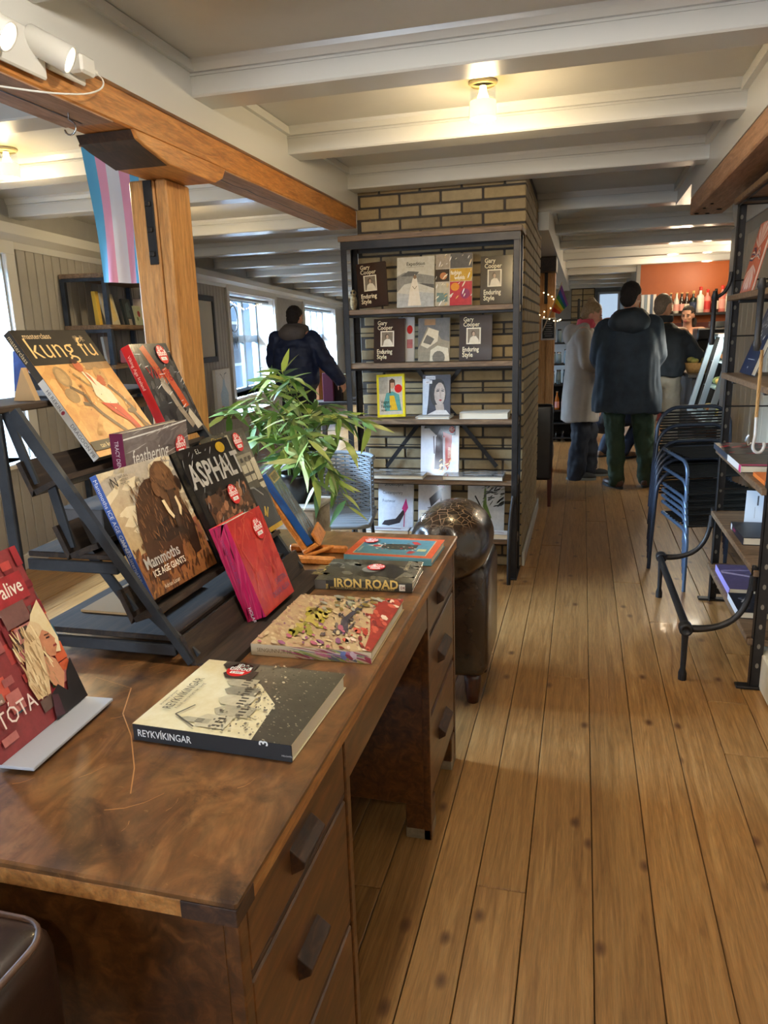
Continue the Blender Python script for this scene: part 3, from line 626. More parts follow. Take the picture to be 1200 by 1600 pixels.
def art_mammoth(A):
    sky1, sky2 = (206, 186, 150), (184, 172, 156)
    A.poly([(0, .34), (1, .34), (1, 1), (0, 1)], [(196, 168, 120), (196, 164, 116), (176, 168, 160), (210, 196, 164)])
    A.scatter(0, .5, 1, 1, 30, .16, .045, [(220, 206, 176), (190, 178, 160), (228, 214, 186)], .2, 2)
    A.poly([(0, 0), (1, 0), (1, .44), (.75, .42), (.4, .36), (0, .33)], [(130, 84, 48), (170, 108, 58), (166, 98, 80), (160, 104, 74), (150, 100, 70), (150, 98, 72)])
    A.scatter(0, 0, 1, .40, 260, .035, .012, [(156, 104, 56), (104, 66, 38), (178, 122, 66), (92, 58, 38), (170, 108, 58)], 1.2, 5)
    B, Dk, Lt = (78, 50, 32), (54, 34, 24), (124, 84, 52)
    A.poly([(.16, .10), (.14, .30), (.20, .55), (.28, .70), (.42, .82), (.52, .86), (.62, .86), (.80, .74), (.90, .62), (.93, .46), (.90, .30), (.86, .17), (.76, .16), (.74, .28), (.68, .32), (.62, .26), (.58, .13), (.46, .12), (.46, .26), (.38, .30), (.30, .26), (.28, .09)], B)
    A.poly([(.30, .40), (.48, .34), (.70, .36), (.74, .28), (.76, .16), (.86, .17), (.90, .30), (.93, .46), (.80, .56), (.50, .52)], Dk)
    A.scatter(.14, .10, .94, .86, 420, .0045, .034, [(112, 76, 48), (66, 42, 28), (140, 98, 62), (84, 56, 36), (150, 106, 70)], .1, 6, lambda u, v: .10+.5*max(0, v-.45) < u < .96-.9*max(0, v-.66) and v > .12+.3*abs(math.sin(u*9)))
    A.poly([(.58, .84), (.64, .93), (.74, .975), (.84, .965), (.91, .88), (.93, .74), (.86, .62), (.80, .52), (.72, .56), (.62, .68)], (104, 70, 44)); A.poly([(.66, .90), (.76, .96), (.86, .93), (.88, .84), (.76, .80), (.67, .84)], Lt)
    A.ell(.60, .76, .045, .065, Lt); A.ell(.935, .755, .04, .065, Dk); A.ell(.72, .72, .02, .012, (30, 20, 16)); A.ell(.85, .71, .02, .012, (30, 20, 16))
    A.scatter(.58, .5, .93, .97, 110, .004, .024, [(122, 84, 54), (72, 46, 30), (150, 108, 70)], .1, 8, lambda u, v: .58+.2*max(0, .75-v) < u < .93-.3*max(0, .7-v))
    A.poly([(.73, .72), (.83, .72), (.79, .58), (.74, .48), (.70, .41), (.66, .42), (.68, .52), (.71, .62)], (70, 46, 32)); A.line([(.72, .64), (.78, .63)], .004, (46, 30, 22)); A.line([(.71, .58), (.77, .57)], .004, (46, 30, 22)); A.line([(.69, .52), (.74, .51)], .004, (46, 30, 22))
    A.poly([(.60, .66), (.62, .55), (.66, .49), (.685, .51), (.66, .57), (.64, .66)], (238, 216, 176)); A.poly([(.82, .66), (.83, .56), (.78, .49), (.765, .51), (.79, .57), (.79, .65)], (238, 216, 176))
    A.text(.05, .22, .125, 'Mammoths', (196, 192, 186), 'l', .80, .02); A.text(.10, .145, .072, 'ICE AGE GIANTS', (240, 232, 216), 'l', .80, .015); A.text(.16, .035, .046, 'Adrian Lister', (238, 226, 206), 'l', .85)
    A.line([(.10, .87), (.10, .94), (.16, .87), (.16, .94)], .006, (60, 56, 52)); A.text(.20, .925, .026, 'NATURAL', (60, 56, 52), 'l'); A.text(.20, .898, .026, 'HISTORY', (60, 56, 52), 'l'); A.text(.20, .871, .026, 'MUSEUM', (60, 56, 52), 'l')
book('woolly mammoth paperback with pale sky cover and blue spine', stand((-.818, 1.232, .914), -.04, .385), .252, .274, .017, (200, 180, 144), (66, 98, 176), art_mammoth, lambda A: (A.text(.25, .97, .05, 'Mammoths ICE AGE GIANTS', (236, 236, 240), 'l', 1, 0, 1), A.text(.25, .50, .045, 'Adrian Lister', (236, 236, 240), 'l', 1, 0, 1), A.text(.25, .26, .035, 'NATURAL HISTORY MUSEUM', (220, 226, 240), 'l', .9, 0, 1)), soft=True)
def art_asphalt(A):
    A.rect(0, 0, 1, 1, (26, 25, 26)); A.scatter(0, 0, 1, 1, 50, .08, .03, [(38, 36, 36), (18, 18, 19), (52, 50, 48)], .3, 7)
    A.poly([(.1, .28), (.95, .34), (.95, .58), (.1, .56)], (96, 66, 48)); A.scatter(.1, .28, .95, .58, 60, .05, .03, [(146, 98, 70), (74, 48, 36), (176, 122, 88), (54, 36, 30)], .5, 2)
    A.text(.03, .66, .29, 'ASPHALT', (190, 186, 178), 'l', .74, .025); A.text(.06, .10, .20, 'RENDEZVOUS', (186, 182, 174), 'l', .60, .01); A.text(.3, .93, .06, 'E.L.', (214, 210, 200), 'l'); A.ell(.78, .93, .09, .05, (196, 160, 40))
    A.scatter(0, 0, 1, 1, 30, .05, .004, [(214, 214, 212), (170, 170, 168)], .8, 15)
book('black film-wrapped book with big grey capitals standing right of the mammoth cover', stand((-.782, 1.490, .912), -.02, .40), .245, .284, .022, (26, 25, 26), None, art_asphalt, gloss=1, stick=(.62, .50))
def art_bw(A):
    A.rect(0, 0, 1, 1, (92, 88, 74)); A.poly([(0, .62), (1, .62), (1, 1), (0, 1)], [(120, 114, 96), (96, 92, 80), (70, 68, 60), (84, 80, 68)])
    A.rect(.05, .66, .95, .76, (138, 132, 112)); A.rect(.10, .8, .2, .93, (168, 160, 138)); A.rect(.44, .84, .52, .97, (160, 152, 130))
    for i, (a, b, c, d) in enumerate([(.12, .40, .34, .60), (.36, .44, .52, .64), (.54, .5, .68, .66), (.70, .50, .82, .68), (.84, .40, .98, .70)]): A.rect(a, b, c, d, [(196, 188, 160), (206, 198, 172), (190, 182, 156)][i % 3]); A.rect(a, b+.06, c, b+.085, (70, 66, 56))
    for i in range(7): A.rect(.1+.12*i, .69, .16+.12*i, .73, (70, 66, 56))
    A.poly([(.05, .10), (.95, .10), (.95, .34), (.85, .42), (.30, .44), (.10, .36)], (56, 56, 54)); A.line([(.16, .12), (.12, .34), (.26, .46), (.62, .44), (.80, .34)], .012, (150, 148, 140)); A.ell(.4, .3, .22, .08, (70, 70, 68))
    A.line([(.62, .16), (.70, .24), (.66, .14), (.78, .22)], .014, (206, 176, 70)); A.rect(0, .0, 1, .045, (206, 168, 40)); A.rect(0, .045, 1, .1, (58, 58, 56)); A.text(.06, .93, .07, 'Ginger', (206, 180, 70), 'l')
book('grey photo book with yellow bottom stripe at the far tier end', stand((-.798, 1.655, .910), 0, .36), .205, .292, .022, (92, 88, 74), None, art_bw, gloss=1, stick=(.70, .88))
def art_red(A):
    A.rect(0, 0, 1, 1, (202, 52, 44)); rd = random.Random(4)
    A.scatter(0, 0, 1, 1, 60, .12, .07, [(210, 60, 48), (194, 46, 42), (214, 74, 58)], .9, 14)
    for i in range(16):
        a, b = rd.random(), rd.random(); A.line([(a, b), (a+rd.uniform(-.1, .25), b+rd.uniform(.1, .3)), (a+rd.uniform(.0, .3), b+rd.uniform(.25, .5))], .007, (216, 90, 66))
    A.text(.93, .19, .085, 'SVEITIN', (122, 84, 118), 'r', .9); A.text(.93, .09, .085, 'OKKAR ALLRA', (122, 84, 118), 'r', .75)
def sp_red(A):
    A.scatter(0, 0, 1, 1, 40, .35, .03, [(190, 30, 84), (206, 52, 100), (174, 24, 76)], .9, 3); A.text(.35, .86, .045, 'SVEITIN OKKAR ALLRA', (140, 60, 110), 'l', 1, 0, 1); A.text(.3, .14, .05, 'HOLAR', (240, 220, 226), 'l', 1, .01, 1)
book('thick red hardback with magenta spine leaning on the lowest tier', stand((-.668, 1.428, .812), 0, .349), .172, .228, .048, (202, 52, 44), (196, 34, 90), art_red, sp_red, gloss=1, stick=(.70, .80))
def art_tota(A):
    A.rect(0, 0, 1, 1, (142, 54, 58)); rd = random.Random(9)
    for i in range(70):
        u, v = rd.uniform(0, 1), rd.uniform(.05, 1); w, h = rd.uniform(.05, .16), rd.uniform(.04, .13)
        A.rect(u, v, u+w, v+h, rd.choice([(186, 70, 66), (156, 38, 48), (196, 118, 112), (122, 34, 42), (206, 88, 70), (110, 86, 78), (176, 96, 96), (60, 92, 60), (52, 98, 116), (214, 104, 64), (150, 120, 108)]))
    A.rect(0, .70, .92, .86, (168, 44, 52)); A.text(.88, .745, .12, 'alive', (244, 238, 226), 'r', .85, .01); A.text(.80, .665, .03, 'icelandic textile art', (240, 220, 214), 'r')
    A.rect(.55, .58, .82, .70, (122, 84, 80)); A.rect(.60, .48, .78, .57, (196, 128, 122)); A.rect(.64, .50, .74, .56, (74, 60, 52))
    A.poly([(.95, .66), (.985, .40), (.95, .32), (.80, .36), (.74, .52), (.82, .60)], (232, 216, 178))
    H, SK = (226, 202, 160), (206, 142, 106)
    A.poly([(.72, .54), (.79, .57), (.86, .53), (.885, .47), (.80, .42), (.76, .34), (.72, .24), (.66, .15), (.52, .16), (.50, .26), (.57, .38), (.64, .48)], H); A.poly([(.80, .46), (.86, .49), (.91, .46), (.95, .405), (.935, .39), (.94, .365), (.91, .345), (.88, .315), (.82, .33), (.78, .39)], SK); A.poly([(.76, .35), (.82, .33), (.86, .30), (.88, .20), (.80, .12), (.72, .18), (.72, .26)], (214, 158, 120))
    A.scatter(.52, .18, .80, .54, 70, .008, .045, [(240, 222, 186), (204, 174, 128), (180, 146, 104)], .1, 3); A.line([(.895, .372), (.935, .372)], .008, (150, 50, 50)); A.line([(.86, .435), (.90, .432)], .006, (70, 44, 36)); A.line([(.855, .455), (.905, .45)], .005, (120, 84, 60))
    A.poly([(.60, .0), (.66, .14), (.76, .17), (.83, .10), (.90, .20), (1, .26), (1, 0)], (30, 24, 26)); A.poly([(.60, .02), (.66, .14), (.72, .12), (.70, .0)], (76, 40, 52))
    A.text(.50, .14, .13, 'T\u00d3TA', (240, 226, 220), 'r', .85); A.text(.12, .27, .03, 'textile', (240, 226, 220), 'l')
o = book('red patchwork covered book with blonde woman, propped at the left desk edge', stand((-.834, .812, .802), .068, .345), .222, .297, .012, (142, 54, 58), None, art_tota)
ld = MB().cbox(0, .222, -.055, .014, -.006, -.0005, .001).build('book_stand_ledge', M('grey acrylic ledge', (176, 180, 190), .3), None)
ld.matrix_world = stand((-.834, .812, .802), .068, .0); tag(ld, 'slim grey acrylic ledge that holds the red patchwork book', 'book stand')

# ---- books lying on the desk
def flat_from(q, z, t):    # q: near-right, far-right, far-left, near-left surveyed corners of the cover; spine near
    a, b, c, d = [pz(x_, y_, z) for x_, y_ in q]; u = (b-a+c-d); ang = math.atan2(u.y, u.x)
    p = a.copy(); return flat((p.x, p.y, z), ang), ((b-a).length+(c-d).length)/2, ((d-a).length+(c-b).length)/2
def art_reyk(A):
    cr = (226, 216, 182)
    A.rect(0, 0, 1, 1, cr); A.poly([(1, 0), (1, .86), (.93, .86), (.70, .48), (.45, .28), (.0, .24), (0, 0)], [(84, 80, 66), (92, 88, 74), (150, 144, 122), (104, 98, 82), (84, 80, 68), (70, 66, 56), (66, 62, 52)])
    A.scatter(.0, 0, 1, .6, 320, .010, .004, [(150, 144, 122), (120, 114, 96), (60, 56, 46), (176, 170, 146)], .9, 4, lambda u, v: v < .2+u*.45)
    for a, b, c, d, k in [(.06, .44, .22, .62, 0), (.10, .56, .16, .72, 1), (.22, .36, .36, .56, 1), (.36, .42, .50, .60, 0), (.50, .44, .62, .62, 2), (.62, .50, .74, .66, 1), (.72, .56, .86, .74, 3), (.86, .60, .98, .80, 3)]:
        A.poly([(a, b), (c, b), (c, d), ((a+c)/2, d+.05), (a, d)], [(206, 198, 168), (186, 178, 150), (150, 144, 122), (60, 56, 48)][k])
        for i in range(3): A.rect(a+(c-a)*(.15+.28*i), b+.04, a+(c-a)*(.28+.28*i), b+.09, (74, 70, 58))
    A.line([(.04, .62), (.16, .80), (.30, .74)], .006, (90, 86, 72)); A.scatter(.0, .25, 1, .56, 160, .014, .008, [(206, 198, 168), (120, 114, 96), (90, 86, 72)], .3, 8, lambda u, v: v > .2+u*.15)
    A.text(.20, .86, .085, 'REYKV\u00cdKINGAR', (92, 84, 64), 'l', .70); A.text(.22, .82, .032, 'F\u00f3lki\u00f0 sem breytti b\u00e6 \u00ed borg', (110, 100, 80), 'l', .9); A.text(.24, .94, .026, '\u00deorsteinn J\u00f3nsson', (110, 100, 80), 'l')
def sp_reyk(A): A.text(.30, .97, .062, 'REYKV\u00cdKINGAR', (232, 232, 230), 'l', .82, .01, 1); A.text(.75, .14, .075, '3', (236, 236, 234), 'l', 1, .02, 0); A.text(.30, .06, .014, 'HELGAFELL', (190, 190, 190), 'l', 1, 0, 1)
m, w_, h_ = flat_from([(455, 1165), (536, 1052), (325, 1032), (200, 1132)], .8195, .029)
book('cream and sepia townscape hardback with black spine lying nearest on the desk', m, w_, h_, .029, (226, 216, 182), (34, 36, 40), art_reyk, sp_reyk, stick=(.86, .70, .024, 1))
def art_cliff(A):
    A.rect(0, 0, 1, 1, (206, 184, 140)); A.scatter(0, 0, 1, 1, 420, .04, .012, [(216, 196, 150), (196, 160, 120), (222, 206, 168), (190, 148, 128), (206, 170, 140)], .7, 2)
    A.poly([(0, 0), (1, 0), (1, .22), (.55, .18), (.3, .10), (0, .06)], (164, 50, 44)); A.scatter(0, 0, 1, .26, 60, .05, .02, [(184, 66, 52), (128, 36, 40), (206, 96, 76), (230, 210, 190)], .6, 5)
    A.scatter(.2, .55, .7, .8, 40, .06, .025, [(190, 176, 60), (168, 160, 70), (206, 190, 96)], .5, 6); A.poly([(.25, .35), (.5, .42), (.9, .34), (.92, .30), (.5, .36), (.28, .28)], (70, 66, 78)); A.scatter(.2, .25, .95, .5, 40, .04, .012, [(60, 56, 66), (96, 88, 92), (120, 108, 100)], .4, 7)
    A.scatter(.65, .2, 1, .75, 40, .05, .02, [(176, 176, 160), (156, 160, 130), (140, 120, 60)], .9, 8); A.scatter(0, .3, .4, .95, 30, .05, .02, [(190, 106, 130), (150, 92, 132), (222, 206, 168)], .6, 9)
    A.text(.56, .70, .045, 'SENGUNNUR \u00deR', (120, 100, 70), 'l', .9); A.text(.62, .62, .02, 'LANDSLAG', (120, 100, 70), 'l')
def sp_cliff(A):
    A.rect(0, 0, 1, 1, (206, 190, 160)); A.scatter(0, 0, 1, .62, 60, .3, .03, [(110, 126, 180), (150, 160, 90), (190, 110, 140), (206, 180, 190), (150, 60, 80), (96, 104, 120), (214, 196, 180)], .4, 5); A.text(.35, .95, .045, 'SENGUNNUR \u00deR', (120, 100, 70), 'l', .9, 0, 1)
m, w_, h_ = flat_from([(580, 1020), (632, 936), (472.5, 927), (397, 1000)], .815, .024)
book('colourful painted landscape hardback, second lying book from the near desk end', m, w_, h_, .024, (206, 184, 140), (206, 190, 160), art_cliff, sp_cliff)
def art_iron(A):
    A.rect(0, 0, 1, 1, (86, 82, 68)); A.scatter(0, 0, 1, 1, 60, .12, .06, [(104, 100, 84), (70, 66, 56), (124, 118, 100)], .5, 2); A.poly([(.15, .2), (.55, .12), (.8, .3), (.7, .5), (.35, .55)], (56, 56, 54)); A.ell(.55, .5, .14, .1, (150, 148, 136)); A.text(.22, .97, .16, 'IRON', (176, 160, 110), 'l', .8, .02, 0); A.text(.55, .12, .06, 'CHRISTIAN W.', (206, 196, 160), 'l', .8)
def sp_iron(A): A.rect(0, 0, 1, 1, (44, 40, 30)); A.rect(0, .88, 1, 1, (90, 86, 80)); A.text(.34, .80, .125, 'IRON ROAD', (206, 172, 90), 'l', .95, .03, 1); A.text(.34, .86, .03, 'THE', (206, 172, 90), 'c', 1, .02, 0); A.text(.10, .84, .036, 'AN ILLUSTRATED HISTORY OF THE RAILWAY', (176, 150, 90), 'l', .9, 0, 1); A.rect(.15, .07, .85, .13, (214, 206, 190)); A.text(.35, .118, .04, 'DK', (120, 40, 40), 'l', .9, .02, 1)
m, w_, h_ = flat_from([(644, 912), (667, 878), (526, 869), (502, 901)], .815, .024)
book('grey railway history hardback with gold spine lettering lying on the desk', m, w_, h_, .024, (86, 82, 68), (44, 40, 30), art_iron, sp_iron, gloss=1, stick=(.62, .46, .024, 1))
def art_blue(A):
    A.rect(0, 0, 1, 1, (206, 92, 52)); A.scatter(0, 0, 1, 1, 80, .012, .012, [(228, 150, 110), (190, 70, 40)], .5, 6, lambda u, v: u < .08 or u > .92 or v < .07 or v > .93); A.rect(.09, .08, .91, .92, (222, 196, 150)); A.rect(.10, .09, .90, .91, (86, 140, 158))
    A.poly([(.4, .25), (.62, .25), (.66, .45), (.62, .62), (.5, .68), (.38, .62), (.34, .45)], (60, 64, 58)); A.scatter(.32, .25, .68, .72, 60, .02, .015, [(196, 70, 60), (230, 226, 210), (60, 60, 60), (110, 110, 80)], .4, 8); A.poly([(.42, .66), (.5, .84), (.58, .66)], (226, 216, 200)); A.ell(.5, .72, .05, .05, (190, 60, 54))
    A.poly([(.66, .22), (.80, .30), (.78, .36), (.64, .30)], (196, 64, 62)); A.poly([(.28, .22), (.16, .26), (.18, .32), (.30, .30)], (196, 64, 62)); A.rect(.30, .12, .42, .22, (196, 196, 150)); A.text(.18, .86, .04, 'ICELANDIC', (230, 226, 210), 'l')
m, w_, h_ = flat_from([(674, 873), (695.6, 843.7), (568, 838), (537, 866)], .813, .022)
book('blue book with orange border and folk figure at the far end of the desk', m, w_, h_, .022, (86, 140, 158), (96, 146, 160), art_blue, stick=(.72, .84, .022, 1))

# wooden easel with a narrow blue book
EAS = wood('orange beech', (170, 104, 40), (206, 140, 66), (222, 164, 92), (6, 6, 6), .45, .1, .04, 0, 30)
ez = thing('book_easel', 'small orange wooden easel holding a blue book at the desk back', 'easel', (0, 0, 0))
p0 = Vector((-.737, 1.93, .839)); m = stand(p0, .222, .541)
for y_ in (1.872, 1.985): MB().cbox(-.835, -.655, y_, y_+.022, DZ+.001, DZ+.023, .005).build('foot_bar', EAS, ez)
lm_ = MB(); lm_.cbox(.030, .062, .024, .040, -.075, .20, .003, m); lm_.build('back_board', EAS, ez)
lm_ = MB(); lm_.cbox(-.006, .022, .0235, .040, -.062, .20, .003, m); lm_.build('back_board', EAS, ez)
lm_ = MB(); lm_.cbox(-.012, .12, -.012, .04, -.016, -.002, .003, m); lm_.build('ledge', EAS, ez)
lm_ = MB(); lm_.cbox(-.012, .12, -.02, -.010, -.016, .028, .003, m); lm_.build('lip', EAS, ez)
MB().tube([(-.75, 1.88, DZ+.02), (-.70, 1.995, DZ+.02)], .006, 8).build('dowel', EAS, ez)
def art_bl(A):
    A.rect(0, 0, 1, 1, (84, 104, 118)); A.scatter(0, 0, 1, .85, 40, .2, .05, [(98, 118, 130), (72, 90, 104), (120, 136, 144)], .6, 3); A.rect(.1, .84, .95, .96, (196, 172, 110)); A.rect(.22, .86, .84, .94, (130, 120, 80)); A.scatter(0, 0, 1, .8, 12, .2, .008, [(176, 190, 198)], .8, 5)
book('narrow blue book on the little wooden easel', m, .114, .242, .022, (84, 104, 118), (44, 92, 166), art_bl, lambda A: A.text(.3, .82, .07, 'Icelandic', (30, 60, 120), 'l', 1, .01, 1), gloss=1)

# puffin card on the top board
m = front((-1.262, 1.44, 1.3065), 0.35, .25)
def art_puf(A):
    A.rect(0, 0, 1, 1, (66, 96, 176)); A.poly([(.35, 0), (.45, .4), (.4, .62), (.55, .76), (.75, .7), (.8, .4), (.75, 0)], (30, 30, 36)); A.ell(.55, .62, .17, .13, (214, 214, 214)); A.poly([(.42, .62), (.22, .56), (.24, .48), (.44, .52)], (206, 100, 60)); A.ell(.58, .65, .03, .03, (30, 30, 30)); A.rect(0, 0, 1, .12, (200, 206, 214))
pc = thing('puffin_card', 'small blue puffin picture card standing on the rack top at the left edge', 'card'); pc.matrix_world = m
MB().box(0, .075, 0, .002, 0, .105).build('card', WHITE, pc); A = Art(.075, .105, lambda u, v, l: Vector((u*.075, -l, v*.105))); art_puf(A); A.mb.build('card_print', PRINT, pc)
kb = tag(MB().hull([(-1.17, 1.33, 1.306), (-1.115, 1.33, 1.306), (-1.14, 1.33, 1.375)], [(-1.17, 1.345, 1.306), (-1.115, 1.345, 1.306), (-1.14, 1.345, 1.375)]).build('wooden_wedge', M('kraft board', (190, 154, 108), .7)), 'tan wooden wedge stand beside the puffin card', 'stand')

# dark leather seat corner at the lower left
LEA = mottled('dark brown leather', (34, 22, 18), (52, 36, 28), 16, .28, 0, .15, .1)
def cushion(x0, x1, y0, y1, z0, z1, b, n=3):
    bm = bmesh.new(); bmesh.ops.create_cube(bm, size=1)
    for v in bm.verts: v.co = Vector((x0+(v.co.x+.5)*(x1-x0), y0+(v.co.y+.5)*(y1-y0), z0+(v.co.z+.5)*(z1-z0)))
    bmesh.ops.bevel(bm, geom=bm.edges[:], offset=b, segments=n, affect='EDGES', profile=.5); k = MB(); bm.verts.index_update(); k._add([v.co.copy() for v in bm.verts], [[v.index for v in f.verts] for f in bm.faces], True); bm.free(); return k
# ================================================================== BIG BOOK RACK on the brick pillar
SHELFW = wood('weathered shelf board', (86, 68, 50), (126, 102, 78), (156, 132, 104), (.9, 7, 7), .55, 0, .1, 0, 30)
br = thing('book_rack', 'tall iron rack with wooden shelves standing against the yellow brick pillar', 'rack')
X0_, X1_, YF, YB = -1.327, -.333, 4.155, 4.375
SHZ = [1.56, 1.258, .936, .585, .236]
HOLE = M('punched hole', (120, 112, 100), .8)
def angle_post(parent, x, y, sx_, sy_, h, z0=0, holes=0, w=.034):
    k = MB(); k.cbox(min(x, x+sx_*w), max(x, x+sx_*w), min(y, y+sy_*.004), max(y, y+sy_*.004), z0, h, .001); k.cbox(min(x, x+sx_*.004), max(x, x+sx_*.004), min(y, y+sy_*w), max(y, y+sy_*w), z0, h, .001)
    p = k.build('post', IRON, parent)
    if holes:
        q = MB(); z = z0+.06
        while z < h-.03:
            q.hull([(x+sx_*(w*.5+.006*math.cos(t)), y-sy_*.0006, z+.010*math.sin(t)) for t in [i*math.pi/4 for i in range(8)]], [(x+sx_*(w*.5+.006*math.cos(t)), y+sy_*.0002, z+.010*math.sin(t)) for t in [i*math.pi/4 for i in range(8)]]); z += holes
        stuff(q.build('punched_holes', HOLE, p))
    return p
for x_, s_ in ((X0_, 1), (X1_, -1)):
    angle_post(br, x_, YF, s_, 1, 1.93); angle_post(br, x_, YB, s_, -1, 1.93)
    MB().cbox(x_-.004 if s_ > 0 else x_-.036, x_+.036 if s_ > 0 else x_+.004, YF-.02, YB+.02, 0, .006, .001).build('foot_plate', IRON, br)
MB().cbox(X0_-.012, X1_+.012, YF-.012, YB+.02, 1.928, 1.958, .003).build('top_board', SHELFW, br)
k = MB(); k.cbox(X0_, X1_, YF-.004, YF, 1.885, 1.927, .001); k.cbox(X0_, X1_, YB, YB+.004, 1.885, 1.927, .001); k.build('top_frame', IRON, br)
for z_ in SHZ:
    MB().cbox(X0_+.006, X1_-.006, YF+.004, YB-.006, z_-.028, z_, .003).build('shelf_board', SHELFW, br)
    MB().cbox(X0_+.005, X1_-.005, YF+.05, YB-.05, z_-.041, z_-.0285, .001).build('shelf_bearer', IRON, br)
for a, b_ in (((776, 729), (648, 572)), ((604, 729), (722, 572))):
    p, q = py(*a, YB-.002), py(*b_, YB-.002); d = (q-p).normalized(); n = Vector((-d.z, 0, d.x))*.012
    MB().hull([p-n, p+n, q+n, q-n], [v+Vector((0, .004, 0)) for v in (p-n, p+n, q+n, q-n)]).build('cross_brace', IRON, br)
for z_ in (1.80, 1.43, 1.10, .76, .42): MB().tube([(X0_, YB-.012, z_), (X1_, YB-.012, z_)], .003, 6).build('tie_rod', IRON, br)
g_ = MB().tube(arcpts([(X1_-.02, YF-.006, .50), (X1_-.035, YF-.05, .36), (X1_-.035, YF-.10, .235), (X1_-.035, YF-.10, .0)], .08), .012, 8); g_.build('guard_leg', IRON, br)
g_ = MB().tube(arcpts([(X0_+.02, YF-.006, .50), (X0_+.035, YF-.05, .36), (X0_+.035, YF-.10, .235), (X0_+.035, YF-.10, .0)], .08), .012, 8); g_.build('guard_leg', IRON, br)

def art_gc(bg):
    def f(A):
        A.rect(0, 0, 1, 1, bg); A.text(.12, .86, .135, 'Gary', (226, 214, 186), 'l', .85, .015); A.text(.12, .75, .135, 'Cooper', (226, 214, 186), 'l', .85, .015)
        A.rect(.22, .36, .66, .72, (226, 216, 196)); A.rect(.26, .385, .62, .695, (132, 118, 100)); A.poly([(.30, .385), (.34, .50), (.42, .54), (.52, .53), (.60, .45), (.62, .385)], (222, 212, 194)); A.ell(.43, .60, .06, .055, (92, 74, 60)); A.ell(.44, .585, .04, .045, (196, 168, 140))
        A.text(.10, .20, .145, 'Enduring', (230, 218, 190), 'l', .72, .02); A.text(.10, .08, .145, 'Style', (230, 218, 190), 'l', .85, .02)
    return f
def art_exped(A):
    A.rect(0, 0, 1, 1, (206, 200, 184)); A.poly([(0, .30), (.2, .46), (.5, .5), (1, .42), (1, .60), (.6, .66), (.2, .70), (0, .62)], (150, 146, 136)); A.poly([(0, .0), (0, .30), (.3, .26), (.6, .30), (1, .26), (1, 0)], (190, 188, 180)); A.poly([(.1, .62), (.3, .72), (.6, .70), (.5, .62)], (110, 108, 102)); A.poly([(.55, .48), (1, .36), (1, .44)], (96, 94, 90))
    A.poly([(.30, .03), (.34, .3), (.42, .56), (.48, .66), (.54, .56), (.60, .3), (.66, .03)], (228, 216, 196)); A.ell(.485, .60, .045, .04, (150, 120, 96)); A.line([(.42, .42), (.48, .36), (.54, .42)], .008, (150, 132, 110)); A.text(.5, .83, .10, 'Expedition', (60, 54, 46), 'c', .9, .01); A.line([(.25, .80), (.72, .80)], .003, (110, 100, 84))
def art_worlds(A):
    A.rect(0, 0, 1, 1, (206, 196, 176))
    for q, c in [((0, .72, .38, 1), (176, 160, 140)), ((.40, .72, 1, 1), (104, 100, 96)), ((0, .47, .38, .71), (66, 54, 44)), ((.40, .47, 1, .71), (206, 164, 60)), ((0, .0, .38, .46), (196, 186, 160)), ((.40, .0, 1, .46), (196, 60, 66))]: A.rect(*q, c)
    A.ell(.22, .58, .10, .07, (196, 130, 84)); A.poly([(.04, .08), (.34, .08), (.34, .24), (.04, .26)], (120, 140, 130)); A.ell(.54, .36, .12, .08, (226, 150, 50)); A.ell(.82, .22, .13, .1, (150, 50, 90)); A.scatter(0, 0, 1, 1, 40, .06, .014, [(236, 226, 200), (226, 190, 110), (240, 236, 230)], .8, 4)
    A.text(.42, .60, .105, 'fashion', (244, 238, 224), 'l', .72, .02); A.text(.52, .50, .105, 'worlds', (244, 238, 224), 'l', .72, .02)
def art_arch(A):
    A.rect(0, 0, 1, 1, (150, 138, 116)); A.poly([(0, .3), (.3, .8), (.55, .72), (.75, .5), (1, .45), (1, 1), (0, 1)], (104, 104, 104)); A.rect(.2, .84, .55, .98, (150, 116, 84)); A.poly([(.08, .38), (.34, .78), (.66, .70), (.62, .46), (.30, .30)], (214, 202, 176)); A.poly([(.16, .44), (.28, .62), (.52, .52), (.40, .38)], (110, 104, 92)); A.poly([(.38, .0), (.40, .26), (.62, .36), (.95, .30), (1, 0)], (212, 202, 178)); A.ell(.66, .08, .2, .16, (120, 112, 98)); A.line([(.44, .12), (.8, .12)], .005, (90, 84, 74))
def art_yellow(A):
    A.rect(0, 0, 1, 1, (232, 216, 40)); A.rect(.08, .06, .92, .94, (206, 196, 176)); A.rect(.08, .55, .4, .94, (176, 168, 152)); A.poly([(.22, .30), (.34, .56), (.56, .60), (.80, .52), (.88, .14), (.30, .14)], (96, 160, 150)); A.poly([(.46, .16), (.46, .5), (.62, .5), (.74, .16)], (226, 186, 40)); A.ell(.56, .76, .09, .10, (206, 160, 126)); A.poly([(.44, .56), (.46, .86), (.56, .90), (.66, .86), (.68, .60), (.63, .80), (.50, .80), (.50, .56)], (84, 56, 36))
    A.ell(.78, .66, .14, .1, RED); A.text(.14, .32, .11, 'Vegan', (40, 60, 50), 'l', .75, .02); A.text(.14, .22, .11, 'Fashion', (40, 60, 50), 'l', .75, .02); A.text(.14, .14, .09, 'now', (40, 60, 50), 'l', .8, .02); A.text(.72, .025, .03, 'teNeues', (90, 80, 30), 'l')
